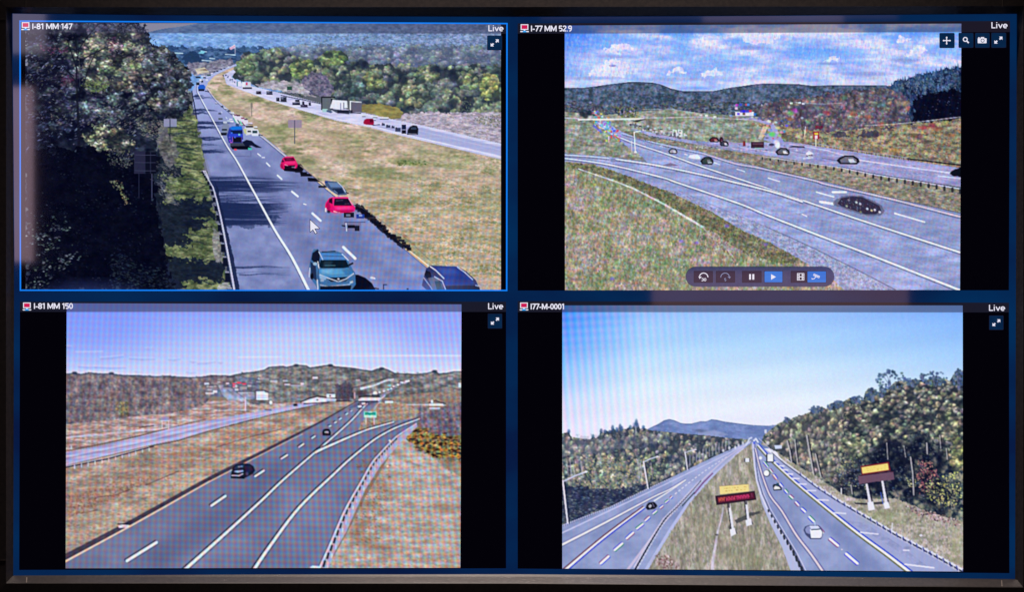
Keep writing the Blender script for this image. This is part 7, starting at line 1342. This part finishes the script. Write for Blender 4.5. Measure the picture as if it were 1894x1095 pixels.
# ------------------------------------------------------------------ bezel: sloping plastic frame round the recessed glass
def Q(px, py, d):           # point that appears at (px, py) in the picture but stands d metres in front of the glass
    k = (DIST - d) / DIST
    return P(CX + (px - CX) * k, CY + (py - CY) * k, d)
def ring(fn_t, fn_b, l0, l1, r0, r1, d):
    """outline with nA points matching ringA"""
    T = [(l0 + (r0 - l0) * t) for t in xs]; B = [(l1 + (r1 - l1) * t) for t in xs]
    a = [(x, fn_t(x)) for x in T]; c = [(x, fn_b(x)) for x in B]
    rr = [(r0 + (r1 - r0) * t, fn_t(r0) + (fn_b(r1) - fn_t(r0)) * t) for t in ys]; ll = [(l0 + (l1 - l0) * t, fn_t(l0) + (fn_b(l1) - fn_t(l0)) * t) for t in ys]
    return [Q(x, y, d) for x, y in a + rr + c[::-1] + ll[::-1]]
A = [Q(x, y, .0024) for x, y in ringA]
B = ring(lambda x: top(x) - 1, lambda x: curve([14, 950, 1888], [1068.2, 1067.4, 1074], x), lef(24) - 1.4, 21.4, rig(24) + 1.6, 1882, .006)
C_ = ring(lambda x: curve([10, 950, 1893], [13.2, 12.6, 11], x), lambda x: curve([10, 950, 1893], [1078.6, 1078.6, 1086], x), 12, 12, 1892, 1891.4, .020)
D = ring(lambda x: curve([10, 950, 1893], [12.6, 12, 10.4], x), lambda x: curve([10, 950, 1893], [1080, 1080.2, 1087.6], x), 11.2, 11.2, 1892.8, 1892.6, .0212)
E = ring(lambda x: -22, lambda x: 1122, -24, -24, 1926, 1926, .0188)
F = ring(lambda x: -24, lambda x: 1124, -26, -26, 1928, 1928, -.04)
rings = [A, B, C_, D, E, F]
n33, nys = len(xs), len(ys)
segs = {'top': (0, n33 - 1), 'right': (n33 - 1, n33 + nys), 'bottom': (n33 + nys, 2 * n33 + nys - 1), 'left': (2 * n33 + nys - 1, nA)}
for nm, (i0, i1) in segs.items():
    v = []; f = []; idx = [i % nA for i in range(i0, i1 + 1)]; n = len(idx)
    for R in rings: v += [R[i] for i in idx]
    for r_ in range(len(rings) - 1):
        for j in range(n - 1):
            a, b = r_ * n + j, r_ * n + j + 1; f.append((a, a + n, b + n, b))
    mesh('bezel_bar', v, f, [M_bez], monitor, {'top': 'upper bar of the frame, lit from above', 'bottom': 'lower bar of the frame with a lit upper slope', 'left': 'left bar of the frame', 'right': 'right bar of the frame'}[nm])
# seams where the corner pieces meet the bars, as pale glint-coloured strips
bars = [o for o in monitor.children if o.name.split('.')[0] == 'bezel_bar']
def seam(p, q, parent, w=.0008):
    v = []; f = []
    (x0, y0, d0), (x1, y1, d1) = p, q
    dx, dy = (w * 1000 / 2, 0) if abs(x1 - x0) < abs(y1 - y0) else (0, w * 1000 / 2)
    for (x, y, d) in (p, q):
        for s in (-1, 1):
            for e in (.0007, -.0006): v.append(Q(x + s * dx, y + s * dy, d + e))
    f = [(0, 4, 6, 2), (1, 3, 7, 5), (0, 1, 5, 4), (2, 6, 7, 3), (0, 2, 3, 1), (4, 5, 7, 6)]
    mesh('seam', v, f, [M_seam_glint], parent, None)
seam((49.6, 1068.4, .0062), (49, 1078.4, .0200), bars[2], .0018); seam((1852.6, 1074.2, .0062), (1853.4, 1085.6, .0200), bars[2], .0018)
seam((48, 12, .0212), (48, -22, .0190), bars[0], .0005); seam((1854, 11, .0212), (1854, -22, .0190), bars[0], .0005)
seam((22.6, 35.4, .0058), (-22, 34.6, .0136), bars[3], .0005) if False else None
seam((11, 34.4, .0214), (-22, 34.2, .0190), bars[3], .0005); seam((11, 1037, .0214), (-22, 1037, .0190), bars[3], .0005)
seam((1893, 54, .0214), (1924, 54, .0190), bars[1], .0005); seam((1893, 1044, .0214), (1924, 1044, .0190), bars[1], .0005)
# housing behind the glass
hx = [(-26, -24), (1928, -24), (1928, 1124), (-26, 1124)]
v = [Q(x, y, -.0401) for x, y in hx] + [P(CX + (x - CX) * .9, CY + (y - CY) * .9, -.075) for x, y in hx]
mesh('back_housing', v, [(0, 1, 5, 4), (1, 2, 6, 5), (2, 3, 7, 6), (3, 0, 4, 7), (4, 5, 6, 7)], [M_back], monitor, None)
bpy.context.view_layer.update()
